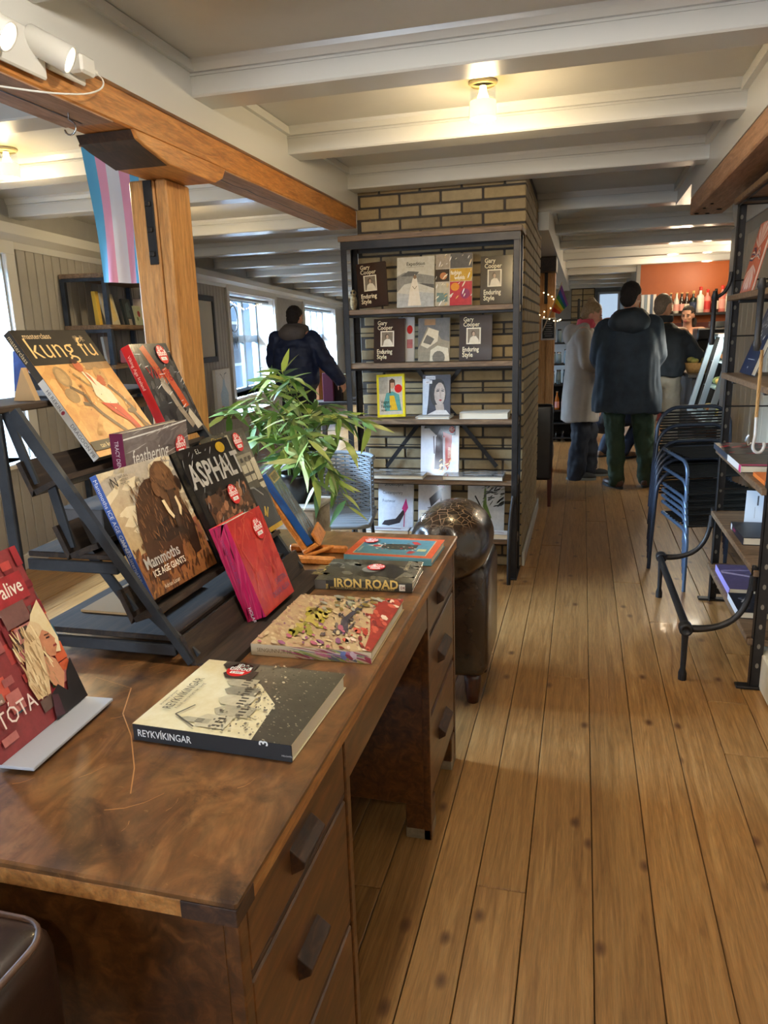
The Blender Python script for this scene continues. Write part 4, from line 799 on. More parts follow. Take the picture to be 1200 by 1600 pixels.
def art_face(A):
    A.rect(0, 0, 1, 1, (52, 54, 66)); A.poly([(0, 0), (0, .9), (.25, .9), (.2, .3), (.15, 0)], (196, 204, 216)); A.ell(.56, .55, .30, .36, (26, 24, 26)); A.ell(.62, .52, .20, .29, (186, 170, 158)); A.poly([(.46, .25), (.5, .1), (.8, .1), (.76, .28)], (176, 160, 148)); A.poly([(.15, 0), (.5, .12), (.85, .12), (1, 0)], (206, 200, 196)); A.line([(.50, .59), (.60, .60)], .02, (36, 30, 32)); A.line([(.68, .60), (.77, .59)], .02, (36, 30, 32)); A.line([(.64, .56), (.645, .44), (.66, .43)], .008, (140, 120, 110)); A.poly([(.58, .37), (.65, .39), (.72, .37), (.65, .34)], (150, 50, 50)); A.line([(.52, .63), (.62, .645)], .008, (30, 26, 26)); A.line([(.68, .645), (.78, .63)], .008, (30, 26, 26)); A.rect(.10, .88, .46, .97, (220, 220, 224)); A.rect(.10, .78, .34, .86, (220, 220, 224)); A.text(.12, .895, .07, 'FASHION', (60, 60, 70), 'l', .75); A.text(.12, .79, .07, 'ART', (60, 60, 70), 'l', .9)
def art_heels(A):
    A.rect(0, 0, 1, 1, (226, 226, 232)); A.poly([(.08, .86), (.16, 1), (.95, 1), (.90, .74), (.62, .72), (.40, .74), (.22, .86)], (46, 26, 34)); A.text(.5, .91, .085, 'HIGH HEELS', (196, 190, 196), 'c', .78); A.poly([(.36, .12), (.40, .7), (.52, .86), (.58, .70), (.60, .1)], (70, 52, 56)); A.poly([(.58, .80), (.64, .20), (.72, .10), (.80, .30), (.82, .74)], (196, 60, 44)); A.line([(.34, .72), (.36, .40)], .012, (80, 60, 64)); A.line([(.62, .70), (.64, .10)], .018, (214, 206, 204)); A.scatter(.5, .04, .9, .3, 26, .05, .012, [(246, 226, 190), (236, 196, 130)], .6, 4); A.text(.72, .52, .09, 'ARTISTS', (226, 196, 150), 'l', .6, .01, 1)
def art_shoe1(A):
    A.rect(0, 0, 1, 1, (206, 210, 220)); A.text(.18, .86, .12, 'Shoetopia', (70, 76, 86), 'l', .78); A.text(.12, .70, .085, 'Contemporary', (90, 96, 106), 'l', .78); A.text(.12, .54, .085, 'Footwear', (90, 96, 106), 'l', .78); A.poly([(.10, .10), (.18, .18), (.5, .22), (.74, .42), (.80, .38), (.62, .14), (.3, .08)], (50, 50, 58)); A.line([(.76, .38), (.74, .06)], .012, (196, 60, 110)); A.poly([(.68, .42), (.80, .62), (.86, .44), (.78, .34)], (196, 60, 120))
def art_shoe2(A):
    A.rect(0, 0, 1, 1, (206, 210, 220)); A.poly([(.34, .62), (.40, .46), (.72, .66), (.74, .82), (.66, .80)], (50, 46, 54)); A.line([(.70, .80), (.72, .46)], .02, (50, 46, 54)); A.poly([(.44, .98), (.84, .96), (.80, .82), (.60, .86)], (150, 50, 90)); A.line([(.40, .46), (.30, .44)], .012, (50, 46, 54)); A.rect(.02, .02, .98, .40, (230, 226, 214)); A.text(.10, .24, .15, 'THE', (176, 180, 184), 'l', 1.0); A.text(.10, .06, .17, 'BOOK', (176, 180, 184), 'l', .95)
def art_shoe3(A):
    A.rect(0, 0, 1, 1, (206, 210, 214)); A.poly([(.28, .95), (.46, .90), (.42, .5), (.60, .22), (.66, .30), (.52, .55), (.50, .9)], (104, 130, 70)); A.scatter(.42, .5, .98, .98, 46, .10, .016, [(60, 62, 62), (90, 92, 92), (30, 30, 32), (150, 156, 150)], .4, 5); A.poly([(.30, .16), (.60, .24), (.70, .12), (.55, .04)], (140, 176, 86)); A.line([(.36, .5), (.2, .7)], .02, (50, 50, 52))
def rackbook(label, x0, x1, yt, yb, zs, cover, art, t=.14, a=0, roll=0, th=.022, Y=4.215, group=None, gloss=1, spine=None, stick=None, dz=0):
    p = py(x0, yb, Y); q = py(x1, yb, Y); w = q.x-p.x; h = (py(x0, yt, Y+.03).z-zs-dz)/math.cos(t)
    return book(label, front((p.x, Y, zs+.0012+dz+th*math.sin(t)), a, t, roll), w, h, th, cover, spine, art, None, group, gloss, stick)
GC = (50, 32, 26)
o = rackbook('brown portrait cover book tilted at the left end of the top book row', 561, 606, 414, 482, SHZ[0], GC, art_gc(GC), .16, .05, R(-4), Y=4.21, dz=.006)
rackbook('white iceberg photo book with woman in robe, top book row', 620, 678, 404, 481, SHZ[0], (206, 200, 184), art_exped)
rackbook('film-wrapped book with colourful photo collage, top book row', 680, 737, 399, 478, SHZ[0], (206, 196, 176), art_worlds, Y=4.205)
rackbook('shiny olive brown portrait cover book at the right end of the top book row', 750, 800, 402, 474, SHZ[0], (64, 52, 38), art_gc((64, 52, 38)))
rackbook('brown portrait cover book at the left of the second row', 584, 632, 500, 567, SHZ[1], GC, art_gc(GC))
rackbook('slim white book with red dot half hidden behind the left brown book', 622, 647, 497, 566, SHZ[1], (206, 208, 214), lambda A: (A.ell(.72, .72, .18, .1, RED), A.rect(.55, .3, .9, .5, (196, 120, 130))), Y=4.262, th=.016)
rackbook('grey book with pale folded building photo in the second row', 653, 702, 499, 566, SHZ[1], (150, 138, 116), art_arch)
rackbook('brown portrait cover book at the right of the second row', 717, 768, 494, 562, SHZ[1], GC, art_gc(GC))
rackbook('yellow framed fashion book with long haired woman on the third shelf', 590, 633, 587, 648, SHZ[2], (232, 216, 40), art_yellow, roll=R(-2), dz=.002)
fb1 = py(652, 650, 4.17); fb1e = py(702, 648, 4.17)
book('slim pale book lying under the black and white portrait book', flat((fb1.x-.01, 4.172, SHZ[2]+.0155), 0), fb1e.x-fb1.x+.01, .17, .015, (196, 190, 180), (206, 202, 194))
rackbook('dark book with a pale striped woman face on the third shelf', 660, 703, 587, 643, SHZ[2], (52, 54, 66), art_face, Y=4.225, dz=.0155)
p = py(718, 648, 4.175); q = py(794, 648, 4.175)
book('thick blank white book lying at the right of the third shelf', flat((p.x, 4.172, SHZ[2]+.038), 0), q.x-p.x, .17, .037, (206, 202, 192))
rackbook('white shoe book with red and black high heels on the fourth shelf', 657, 716, 659, 731, SHZ[3], (226, 226, 232), art_heels, Y=4.27, stick=(.82, .84, .017))
def art_mag(A): A.rect(0, 0, 1, 1, (150, 146, 142)); A.scatter(0, 0, 1, 1, 50, .12, .06, [(176, 174, 172), (110, 106, 102), (196, 194, 192), (84, 78, 74)], .4, 6)
for i, (a, b_) in enumerate(((560, 662), (692, 786))):
    p = py(a, 745, 4.165); q = py(b_, 745, 4.165)
    book(['film-wrapped grey book lying at the left of the fourth shelf', 'film-wrapped grey book lying at the right of the fourth shelf'][i], flat((p.x, 4.148, SHZ[3]+.025), 0), q.x-p.x, .19, .024, (150, 146, 142), (110, 96, 80), art_mag, gloss=1)
for i, (a, b_) in enumerate(((563, 640), (637, 678), (745, 797))):
    p = py(a, 822, 4.17); q = py(b_, 822, 4.17)
    book(['white booklet lying at the left of the lowest shelf', 'white booklet lying in the middle of the lowest shelf', 'white booklet lying at the right of the lowest shelf'][i], flat((p.x, 4.163, SHZ[4]+.031), 0), q.x-p.x, .09, .030, (206, 208, 214), None, (lambda A: A.line([(.3, .3), (.6, .6), (.8, .4)], .02, (120, 60, 90))))
rackbook('pale shoe book with black shoe and handwritten title on the lowest shelf', 591, 645, 749, 822, SHZ[4], (206, 210, 220), art_shoe1, Y=4.275)
rackbook('white book with dark high heel and big grey letters on the lowest shelf', 653, 703, 749, 822, SHZ[4], (206, 210, 220), art_shoe2, Y=4.275)
rackbook('white book with green shoe drawing at the right of the lowest shelf', 730, 787, 751, 822, SHZ[4], (206, 210, 214), art_shoe3, Y=4.275)
# little ornaments hung at the rack's left post
k = thing('owl_ornament', 'small mottled brown owl ornament at the left end of the top book row', 'ornament', (-1.305, 4.30, SHZ[0]+.001))
MB().ell((0, 0, .045), (.022, .022, .045)).build('body', mottled('speckled owl', (120, 96, 66), (206, 190, 150), 120, .7), k); MB().ell((0, -.004, .098), (.019, .019, .02)).build('head', mottled('owl head', (110, 86, 60), (196, 180, 140), 120, .7), k)
for s_ in (-1, 1): MB().ell((s_*.008, -.02, .10), (.006, .004, .006), 8, 6).build('eye', BLACK, k)

# ================================================================== LEATHER ARMCHAIR behind the desk
LEAB = mottled('worn brown leather', (36, 26, 18), (58, 42, 30), 9, .26, 0, .2, .12, False)
_vo = N(LEAB, 'ShaderNodeTexVoronoi'); _vo.feature = 'DISTANCE_TO_EDGE'; _vo.inputs['Scale'].default_value = 34
_cv = coords(LEAB, (1, 1, 1), False); L(LEAB, _cv, _vo.inputs['Vector']); _sz = N(LEAB, 'ShaderNodeSeparateXYZ'); L(LEAB, _cv, _sz.inputs[0])
_k = N(LEAB, 'ShaderNodeMath'); _k.operation = 'MULTIPLY'; L(LEAB, ramp(LEAB, _vo.outputs['Distance'], [(0, (255, 255, 255)), (.035, (0, 0, 0))]), _k.inputs[0])
_zr = N(LEAB, 'ShaderNodeMapRange'); _zr.inputs[1].default_value = .735; _zr.inputs[2].default_value = .775; L(LEAB, _sz.outputs['Z'], _zr.inputs[0]); L(LEAB, _zr.outputs[0], _k.inputs[1])
_pb = LEAB.node_tree.nodes['Principled BSDF']; setcol(LEAB, mix(LEAB, _k.outputs[0], _pb.inputs['Base Color'].links[0].from_socket, (176, 150, 120)))
ac = thing('leather_armchair', 'cracked brown buttoned leather armchair half hidden behind the far desk end', 'armchair', (0, 0, 0))
# rolled back: axis along Y, domed near end with button tufts
bm = MB(); cx, cz = -.455, .655; rx, rz = .150, .140; n = 36; rows = []
yy = [2.455+.17*(1-math.cos(t*math.pi/2/9)) for t in range(10)]+[2.66, 2.72, 2.78, 2.84, 2.88, 2.90]
vs = []; fs = []
for i, y_ in enumerate(yy):
    f = (math.sin(min(i, 9)/9*math.pi/2)**.75 if i else .02)*(1 if i < 12 else (.97, .88, .62, .02)[i-12])
    for j in range(n):
        a = 2*math.pi*j/n; px_, pz_ = cx+rx*f*math.cos(a), cz+rz*f*math.sin(a); d = 0
        for bx_, bz_ in ((-.50, .62), (-.40, .60), (-.455, .71), (-.365, .69), (-.545, .70)):
            dd = math.hypot(px_-bx_, pz_-bz_)
            if i < 8: d += .030*math.exp(-(dd/.022)**2)
        vs.append((px_, y_+d, pz_))
for i in range(len(yy)-1): fs += [(i*n+j, i*n+(j+1) % n, (i+1)*n+(j+1) % n, (i+1)*n+j) for j in range(n)]
bm._add(vs, fs, True); bm.build('rolled_back', LEAB, ac)
for bx_, bz_ in ((-.50, .62), (-.40, .60), (-.455, .71), (-.365, .69)): MB().ell((bx_, 2.52, bz_), (.010, .008, .010), 8, 6).build('button', LEAB, ac)
cushion(-.585, -.312, 2.575, 2.98, .12, .585, .055, 4).build('back_panel', LEAB, ac)
cushion(-1.02, -.585, 2.60, 2.71, .12, .55, .06, 4).build('arm', LEAB, ac); cushion(-1.02, -.585, 2.86, 2.97, .12, .55, .06, 4).build('arm', LEAB, ac)
cushion(-1.03, -.58, 2.70, 2.87, .14, .42, .05, 4).build('seat', LEAB, ac)
FOOTW = wood('turned foot wood', (44, 20, 12), (80, 38, 24), (104, 54, 34), (6, 6, 1), .35, .2, .04, 0, 30)
for x_, y_ in ((-.375, 2.645), (-.375, 2.92), (-.97, 2.66), (-.97, 2.92)): MB().lathe([(.001, 0), (.022, 0), (.030, .05), (.034, .10), (.03, .125), (.001, .125)], 14, (x_, y_, 0)).build('foot', FOOTW, ac)
# leather seat at lower left foreground
t = thing('leather_stool', 'dark brown leather seat corner at the lower left of the picture', 'seat', (0, 0, 0))
cushion(-1.05, -.565, .12, .60, .50, .775, .035, 4).build('cushion', LEA, t)
pp = [(-.573, .13, .765), (-.573, .592, .765), (-1.04, .592, .765)]
MB().tube(arcpts(pp, .04), .0045, 6).build('piping', mottled('worn piping', (70, 48, 36), (96, 70, 54), 30, .5), t)
for x_, y_ in ((-.60, .16), (-.60, .56), (-1.02, .16), (-1.02, .56)): MB().cbox(x_-.02, x_+.02, y_-.02, y_+.02, 0, .52, .004).build('leg', FOOTW, t)

# ================================================================== PLANT, ITS STAND, WICKER CHAIR
PY = 2.98
pc_ = py(470, 772, PY)
LEAF = M('bamboo leaf', (86, 128, 44), .45, sheen=.1); _oi = N(LEAF, 'ShaderNodeObjectInfo'); setcol(LEAF, ramp(LEAF, _oi.outputs['Random'], [(0, (62, 104, 48)), (.25, (104, 138, 58)), (.55, (150, 172, 78)), (.85, (182, 194, 112)), (1, (196, 200, 142))]))
LEAF.node_tree.nodes['Principled BSDF'].inputs['Subsurface Weight'].default_value = .0
STEM = M('bamboo stem', (104, 120, 56), .5)
pl = thing('bamboo_plant', 'bushy green bamboo plant in a black pot behind the desk', 'plant', (pc_.x, PY, pc_.z-.03))
MB().lathe([(.001, 0), (.062, 0), (.085, .11), (.090, .13), (.082, .13), (.076, .11), (.001, .108)], 18).build('pot', M('black pot', (18, 18, 20), .35), pl)
MB().lathe([(.001, .109), (.076, .112)], 12).build('soil', mottled('soil', (40, 28, 20), (70, 52, 38), 60, .95), pl)
def leafmesh(w, droop):
    k = MB(); prof = [(0, .06), (.12, .55), (.3, 1), (.55, .85), (.8, .42), (1, .0)]; vs = []; fs = []
    for t_, f in prof: y = t_; z = -droop*t_*t_; vs += [(-w*f, y, z+.12*w*f), (0, y, z), (w*f, y, z+.12*w*f)]
    for i in range(len(prof)-1): fs += [(3*i, 3*i+1, 3*i+4, 3*i+3), (3*i+1, 3*i+2, 3*i+5, 3*i+4)]
    k._add(vs, fs, True); return k.mesh('leaf', LEAF)
LM = [leafmesh(.105, .15), leafmesh(.12, .32), leafmesh(.095, .06)]
rd = random.Random(21); O = pl.location.copy()
tips = [(432, 585, 0), (405, 600, .1), (452, 598, -.1), (362, 640, .1), (346, 652, 0), (384, 628, -.05), (520, 640, .1), (560, 655, -.1), (578, 664, -.15), (540, 690, 0), (500, 655, .15), (528, 752, -.12), (545, 792, -.15), (482, 690, -.2), (420, 655, -.12), (462, 640, .05), (400, 690, -.05), (440, 705, -.15), (512, 722, -.15), (375, 690, .1), (470, 720, -.22), (425, 735, -.1), (495, 765, -.2), (390, 665, .15), (455, 665, -.18)]
LV = []
def leaf(pos, d, ln, mi):
    d = d.normalized(); side = d.cross(Vector((0, 0, 1))); side = Vector((1, 0, 0)) if side.length < .1 else side.normalized(); side = (Matrix.Rotation(rd.uniform(-.9, .9), 3, d) @ side); up = side.cross(d)
    LV.append((mi, Matrix(((side.x*ln, d.x*ln, up.x*ln, pos.x), (side.y*ln, d.y*ln, up.y*ln, pos.y), (side.z*ln, d.z*ln, up.z*ln, pos.z), (0, 0, 0, 1))), ln))
st_mb = MB()
for (x_, y_, dy) in tips:
    tip = py(x_, y_, PY+dy)-O; base = Vector((rd.uniform(-.04, .04), rd.uniform(-.04, .04), .11))
    top = Vector((tip.x*.55, tip.y*.5, max(tip.z*1.05, .20)+.04)); cv = bez(base, base+Vector((0, 0, .6*top.z)), top, tip, 12)
    st_mb = MB().tube(cv, [.0038-.0022*i/12 for i in range(13)], 5); st_mb.build('stem', STEM, pl)
    L_ = sum((cv[i+1]-cv[i]).length for i in range(12)); m_ = int(8+L_*17)
    for j in range(m_):
        f = .38+.62*(j+1)/m_; i = min(int(f*12), 11); p = cv[i].lerp(cv[i+1], f*12-i if f < 1 else 1); tg = (cv[min(i+1, 12)]-cv[i]).normalized()
        az = rd.uniform(0, 6.28); d = tg*.7+Vector((math.cos(az), math.sin(az)*.8, rd.uniform(-.75, .35)))*.9
        leaf(p, d, rd.uniform(.085, .160), rd.randrange(3))
LV.sort(key=lambda q: q[1].translation.y-.25*q[2])      # the nearest leaves are parts, the inner and far rest is one joined part
for mi, mx, ln in LV[:290]: o = link('leaf', LM[mi], pl); o.matrix_local = mx
fm = MB()
for mi, mx, ln in LV[290:]: fm._add([mx @ v.co for v in LM[mi].vertices], [tuple(p.vertices) for p in LM[mi].polygons], True)
if fm.v: stuff(fm.build('inner_foliage', M('inner bamboo leaf', (92, 128, 62), .5), pl))
ps = thing('plant_stand', 'pale birch bark block that carries the bamboo plant pot', 'stand', (pc_.x, PY, 0))
MB().cbox(-.10, .10, -.10, .10, .0, pc_.z-.047, .01).build('block', mottled('birch bark', (120, 104, 86), (206, 196, 178), 14, .8), ps); MB().cbox(-.115, .115, -.115, .115, pc_.z-.046, pc_.z-.031, .004).build('top_slab', mottled('pale slab', (176, 170, 160), (206, 200, 190), 20, .6), ps)

WICK = M('grey wicker', (122, 130, 138), .5); LEGM = M('dark chair tube', (36, 44, 56), .35, .4)
wc = thing('wicker_chair', 'grey woven wicker cafe chair behind the bamboo plant', 'chair', (-1.33, 3.80, 0), R(10))
wb_ = MB(); rr = .235
for i in range(26):
    z_ = .44+.012*i; a0, a1 = -.25, math.pi+.25; wb_.tube([(rr*math.cos(a0+(a1-a0)*j/16), .02+rr*math.sin(a0+(a1-a0)*j/16)*(.9+.1*(z_-.44)), z_+.003*(-1)**(i+j)) for j in range(17)], .0052, 5, False)
for j in range(17):
    a = -.25+(math.pi+.5)*j/16; wb_.tube([(rr*math.cos(a), .02+rr*.9*math.sin(a), .43), (rr*1.02*math.cos(a), .02+rr*.95*math.sin(a), .76)], .005, 5, False)
stuff(wb_.build('woven_back', WICK, wc))
MB().tube([(rr*1.03*math.cos(a), .02+rr*.96*math.sin(a), .76) for a in [-.3+(math.pi+.6)*j/20 for j in range(21)]], .012, 8).build('top_rim', WICK, wc)
ws = MB()
for i in range(20): ws.tube([(-.23, -.20+.0225*i, .435+.003*(i % 2)), (.23, -.20+.0225*i, .435+.003*((i+1) % 2))], .006, 5, False)
stuff(ws.build('woven_seat', WICK, wc)); MB().tube(arcpts([(-.23, .2, .43), (-.23, -.22, .43), (.23, -.22, .43), (.23, .2, .43), (-.23, .2, .43)], .06), .013, 8).build('seat_rim', WICK, wc)
for x_, y_ in ((-.2, -.19), (.2, -.19), (-.2, .2), (.2, .2)): MB().tube([(x_, y_, .43), (x_*1.1, y_*1.1, 0)], .011, 8).build('leg', LEGM, wc)
MB().tube([(-.21, -.2, .2), (.21, -.2, .2)], .007, 6).build('stretcher', LEGM, wc)
for s_ in (-1, 1): MB().tube([(s_*.205, -.2, .2), (s_*.205, .2, .2)], .007, 6).build('stretcher', LEGM, wc)
# ================================================================== RIGHT RACK, pipes, books
rr_ = thing('book_rack', 'dark perforated iron rack with wooden shelves at the right picture edge', 'rack')
QX0, QX1, QYF, QYB = .686, .975, 2.965, 4.005
RZ = [1.985, 1.55, 1.185, .812, .488, .205]
for x_, sx_ in ((QX0, 1), (QX1, -1)):
    for y_, sy_ in ((QYF, 1), (QYB-.004, -1)):
        p = angle_post(rr_, x_, y_, sx_, sy_, 1.99, holes=0, w=.040)
        q = MB(); z = .10
        fy = y_-.0012 if sy_ > 0 else y_-.0052
        while z < 1.95:
            q.hull([(x_+sx_*(.021+.0065*math.cos(t)), fy, z+.011*math.sin(t)) for t in [i*math.pi/4 for i in range(8)]], [(x_+sx_*(.021+.0065*math.cos(t)), fy+.0011, z+.011*math.sin(t)) for t in [i*math.pi/4 for i in range(8)]]); z += .082
        if sx_ > 0: stuff(q.build('punched_holes', HOLE, p))
for y_ in (QYF+.01, QYB-.012):
    MB().cbox(QX0-.05, QX1+.05, y_-.022, y_+.022, 0, .012, .003).build('foot_bar', IRON, rr_); MB().cbox(QX0+.03, QX1-.03, y_-.006, y_+.006, .035, .065, .002).build('cross_bar', IRON, rr_)
    MB().cbox(QX0, QX1, y_-.008, y_+.008, 1.955, 1.99, .002).build('top_rail', IRON, rr_)
MB().cbox(QX0, QX0+.004, QYF, QYB, 1.95, 1.99, .001).build('top_rail', IRON, rr_)
for i, z_ in enumerate(RZ):
    MB().cbox(QX0-.018, QX1, QYF+.012, QYB-.012, z_-.026, z_, .003).build('shelf_board', SHELFW, rr_)
    for y_ in (QYF+.2, QYB-.2): MB().cbox(QX0+.0, QX1, y_-.012, y_+.012, z_-.04, z_-.0265, .002).build('shelf_bearer', IRON, rr_)
for z_ in (1.62, 1.36, 1.02, .60): MB().tube([(QX0+.01, QYB-.008, z_), (QX1, QYB-.008, z_)], .004, 6).build('tie_rod', IRON, rr_)
# low guard rail on cast arms
IR2 = IRON
MB().tube([(.432, 4.01, .226), (.445, 2.985, .224)], .0165, 10).build('guard_rail', IR2, rr_)
for y_ in (3.99, 3.0):
    MB().tube([(.44, y_, .0), (.44, y_, .03), (.44, y_, .05), (.44, y_, .17), (.44, y_, .22)], [.017, .017, .011, .013, .016], 10).build('guard_leg', IR2, rr_)
    MB().lathe([(.001, -.028), (.024, -.028), (.027, -.02), (.027, .02), (.024, .028), (.016, .028), (.014, .022), (.001, .022)], 14, (.44, y_, .225), Matrix.Rotation(math.pi/2, 3, 'X')).build('rail_end', IR2, rr_)
    MB().tube(bez((.455, y_, .225), (.58, y_, .225), (.672, y_+.003, .27), (.674, y_+.008, .46), 12), [.015, .015, .014, .013, .013, .013, .012, .012, .012, .012, .012, .012, .012], 10).build('guard_arm', IR2, rr_)
    MB().cbox(.668, .6855, y_-.012, y_+.02, .40, .50, .003).build('arm_plate', IR2, rr_)
# upright pipes hung from the upper arms
for y_ in (4.0, 3.0):
    MB().tube(bez((.682, y_+.002, 1.66), (.68, y_, 1.60), (.665, y_, 1.56), (.62, y_, 1.545), 8), .009, 8).build('upper_arm', IR2, rr_)
    MB().tube([(.614, y_, 1.575), (.614, y_, 1.545), (.614, y_, 1.535), (.614, y_, 1.36), (.614, y_, 1.345), (.614, y_, 1.32)], [.010, .016, .0115, .0115, .016, .010], 10).build('hanging_pipe', IR2, rr_)

def side(px0, px1, z, X): pass
# books on its shelves (they face the aisle, -X)
def flatR(label, y0, y1, x0, d, z, t, cover, spine=None, art=None, **k):   # lying book whose spine faces the aisle
    return book(label, flat((x0, y1, z+t+.0008), -math.pi/2) if False else Matrix(((1, 0, 0, x0), (0, 0, 1, y0), (0, -1, 0, z+t+.0008), (0, 0, 0, 1))), d, y1-y0, t, cover, spine, art, k.pop('spart', None), **k)
def speck(base, cols, seed, n=30):
    return lambda A: (A.rect(0, 0, 1, 1, base), A.scatter(0, 0, 1, 1, n, .14, .04, cols, .4, seed))
flatR('dark book with red flourishes lying at the far end of the right rack', 3.62, 3.97, .655, .30, RZ[3], .028, (44, 46, 54), (54, 60, 72), speck((40, 40, 42), [(56, 54, 56), (176, 40, 56), (110, 90, 84)], 3))
flatR('dark book with white and pink spine lying on the right rack', 3.30, 3.60, .655, .30, RZ[3], .030, (70, 62, 56), (226, 224, 222), lambda A: (A.rect(0, 0, 1, 1, (70, 62, 56)), A.scatter(0, .2, 1, 1, 30, .14, .04, [(96, 86, 76), (50, 46, 44)], .4, 3), A.rect(0, 0, 1, .12, (196, 50, 110))), spart=lambda A: A.rect(0, 0, 1, .14, (206, 60, 120)))
flatR('orange book lying nearest on the right rack shelf', 3.04, 3.24, .69, .25, RZ[3], .016, (222, 120, 50))
flatR('black book with white lettering lying flat on the right rack', 3.34, 3.62, .695, .25, RZ[4], .034, (34, 34, 42), (32, 30, 38), lambda A: (A.rect(0, 0, 1, 1, (34, 34, 42)), A.text(.75, .1, .16, 'NORDIC', (216, 212, 206), 'l', .8, .02, -1)), spart=lambda A: (A.text(.3, .8, .06, 'NORDIC', (196, 60, 110), 'l', 1, 0, 1), A.rect(.1, .86, .9, .95, (206, 206, 206))))
m = front((.775, 3.74, RZ[4]+.003), -.25, .30)
book('small pale blue card book propped behind the black book on the right rack', m, .085, .155, .008, (196, 208, 222), None, lambda A: (A.line([(.62, .85), (.62, .55)], .04, (60, 66, 76)), A.line([(.5, .5), (.5, .15)], .008, (110, 120, 130))))
flatR('purple book with pale chevron lying on the lowest shelf of the right rack', 3.48, 3.85, .685, .28, RZ[5], .036, (86, 74, 108), (150, 140, 206), lambda A: (A.rect(0, 0, 1, 1, (90, 78, 112)), A.poly([(.02, .7), (.7, .45), (.7, .40), (.02, .62)], (170, 156, 186)), A.poly([(.02, .7), (.9, .80), (.9, .85), (.04, .74)], (150, 136, 170))))
flatR('black patterned book with white spine lying nearest on the lowest shelf', 3.20, 3.44, .672, .29, RZ[5], .030, (30, 32, 42), (206, 212, 220), lambda A: (A.rect(0, 0, 1, 1, (30, 32, 42)), A.scatter(.1, .1, .9, .9, 16, .03, .012, [(120, 120, 130), (206, 150, 110), (96, 110, 150)], .4, 3), A.line([(.12, .5), (.22, .75)], .01, (170, 170, 176)), A.line([(.22, .55), (.10, .7)], .01, (170, 170, 176))))
def art_tulip(A):
    A.rect(0, 0, 1, 1, (214, 122, 92)); rd = random.Random(2); C = [(240, 222, 214), (232, 172, 156), (244, 232, 228), (222, 140, 118), (238, 200, 192)]
    for k_, (cu, cv, s_) in enumerate([(.5, .62, 1), (.5, .40, -1)]):
        for i in range(13):
            a = -1.25+2.5*i/12; l = .62 if s_ > 0 else .58; p1 = (cu+.55*math.sin(a)*.95, cv+s_*l*math.cos(a)); pm = (cu+.30*math.sin(a*1.25), cv+s_*l*.55*math.cos(a)); n = (.06, .0)
            A.poly([(cu, cv), (pm[0]-n[0], pm[1]), p1, (pm[0]+n[0], pm[1])], C[i % 5])
    for i in range(7): A.line([(.05+.02*i, .48+.025*i), (.3, .46+.03*i), (.52, .52)], .012, [(70, 90, 140), (240, 232, 226), (196, 80, 56)][i % 3]); A.line([(.95-.02*i, .44+.02*i), (.72, .50+.02*i), (.5, .5)], .012, [(240, 232, 226), (70, 90, 140), (226, 150, 120)][i % 3])
pa, pb_ = py(1160, 450, 3.86), py(1198, 447, 3.70)
book('orange and pink tulip pattern print leaning on the top shelf of the right rack', stand((.698, 3.86, RZ[1]+.004), math.pi, .22), .235, .305, .012, (206, 96, 66), (226, 190, 176), art_tulip)
def art_navy(A): A.rect(0, 0, 1, 1, (34, 46, 74)); A.poly([(.1, .55), (.3, .95), (.75, .98), (.9, .6), (.6, .42), (.3, .42)], (70, 72, 80)); A.scatter(.15, .45, .9, .95, 30, .07, .03, [(176, 176, 178), (104, 100, 100), (206, 204, 200), (50, 46, 50)], .7, 4); A.line([(.25, .22), (.8, .22)], .005, (196, 200, 206)); A.ell(.5, .1, .03, .015, (206, 206, 210))
book('navy book with grey photo leaning on the rack shelf below the tulip print', stand((.728, 3.88, RZ[2]+.008), math.pi, .33), .25, .31, .02, (34, 46, 74), None, art_navy)
# twine hank with white metal hook, hung at the shelf edge
hk = thing('twine_hook', 'white metal hook hanging on tan twine from the right rack shelf', 'hook', (.652, 3.10, 1.16))
tw = MB()
for i in range(5): tw.tube([(.004*math.sin(j*.9+i*1.3), .004*math.cos(j*.9+i*1.3)-.012, .16-.028*j) for j in range(10)], .0028, 5)
tw.build('twine', M('tan twine', (176, 136, 84), .9), hk)
MB().tube([(0, -.012, -.09), (.002, -.012, -.16)]+[(.016-.02*math.cos(t*.45), -.012, -.20-.028*math.sin(t*.45)) for t in range(9)], .006, 8).build('hook', M('white enamel', (206, 204, 200), .3), hk)
MB().tube([(-.02, -.012, -.16), (-.03, -.012, -.18), (-.022, -.012, -.20), (-.01, -.012, -.19)], .005, 8).build('latch', CHROME, hk)
wx = tag(MB().cbox(.0, .16, .0, .30, .002, .15, .006).build('paper_box', mottled('ivory card', (206, 196, 172), (216, 206, 184), 6, .7)), 'ivory paper box on the floor at the right picture edge', 'box')
p = pz(1199, 1105, 0); wx.location = (p.x, p.y-.03, 0)

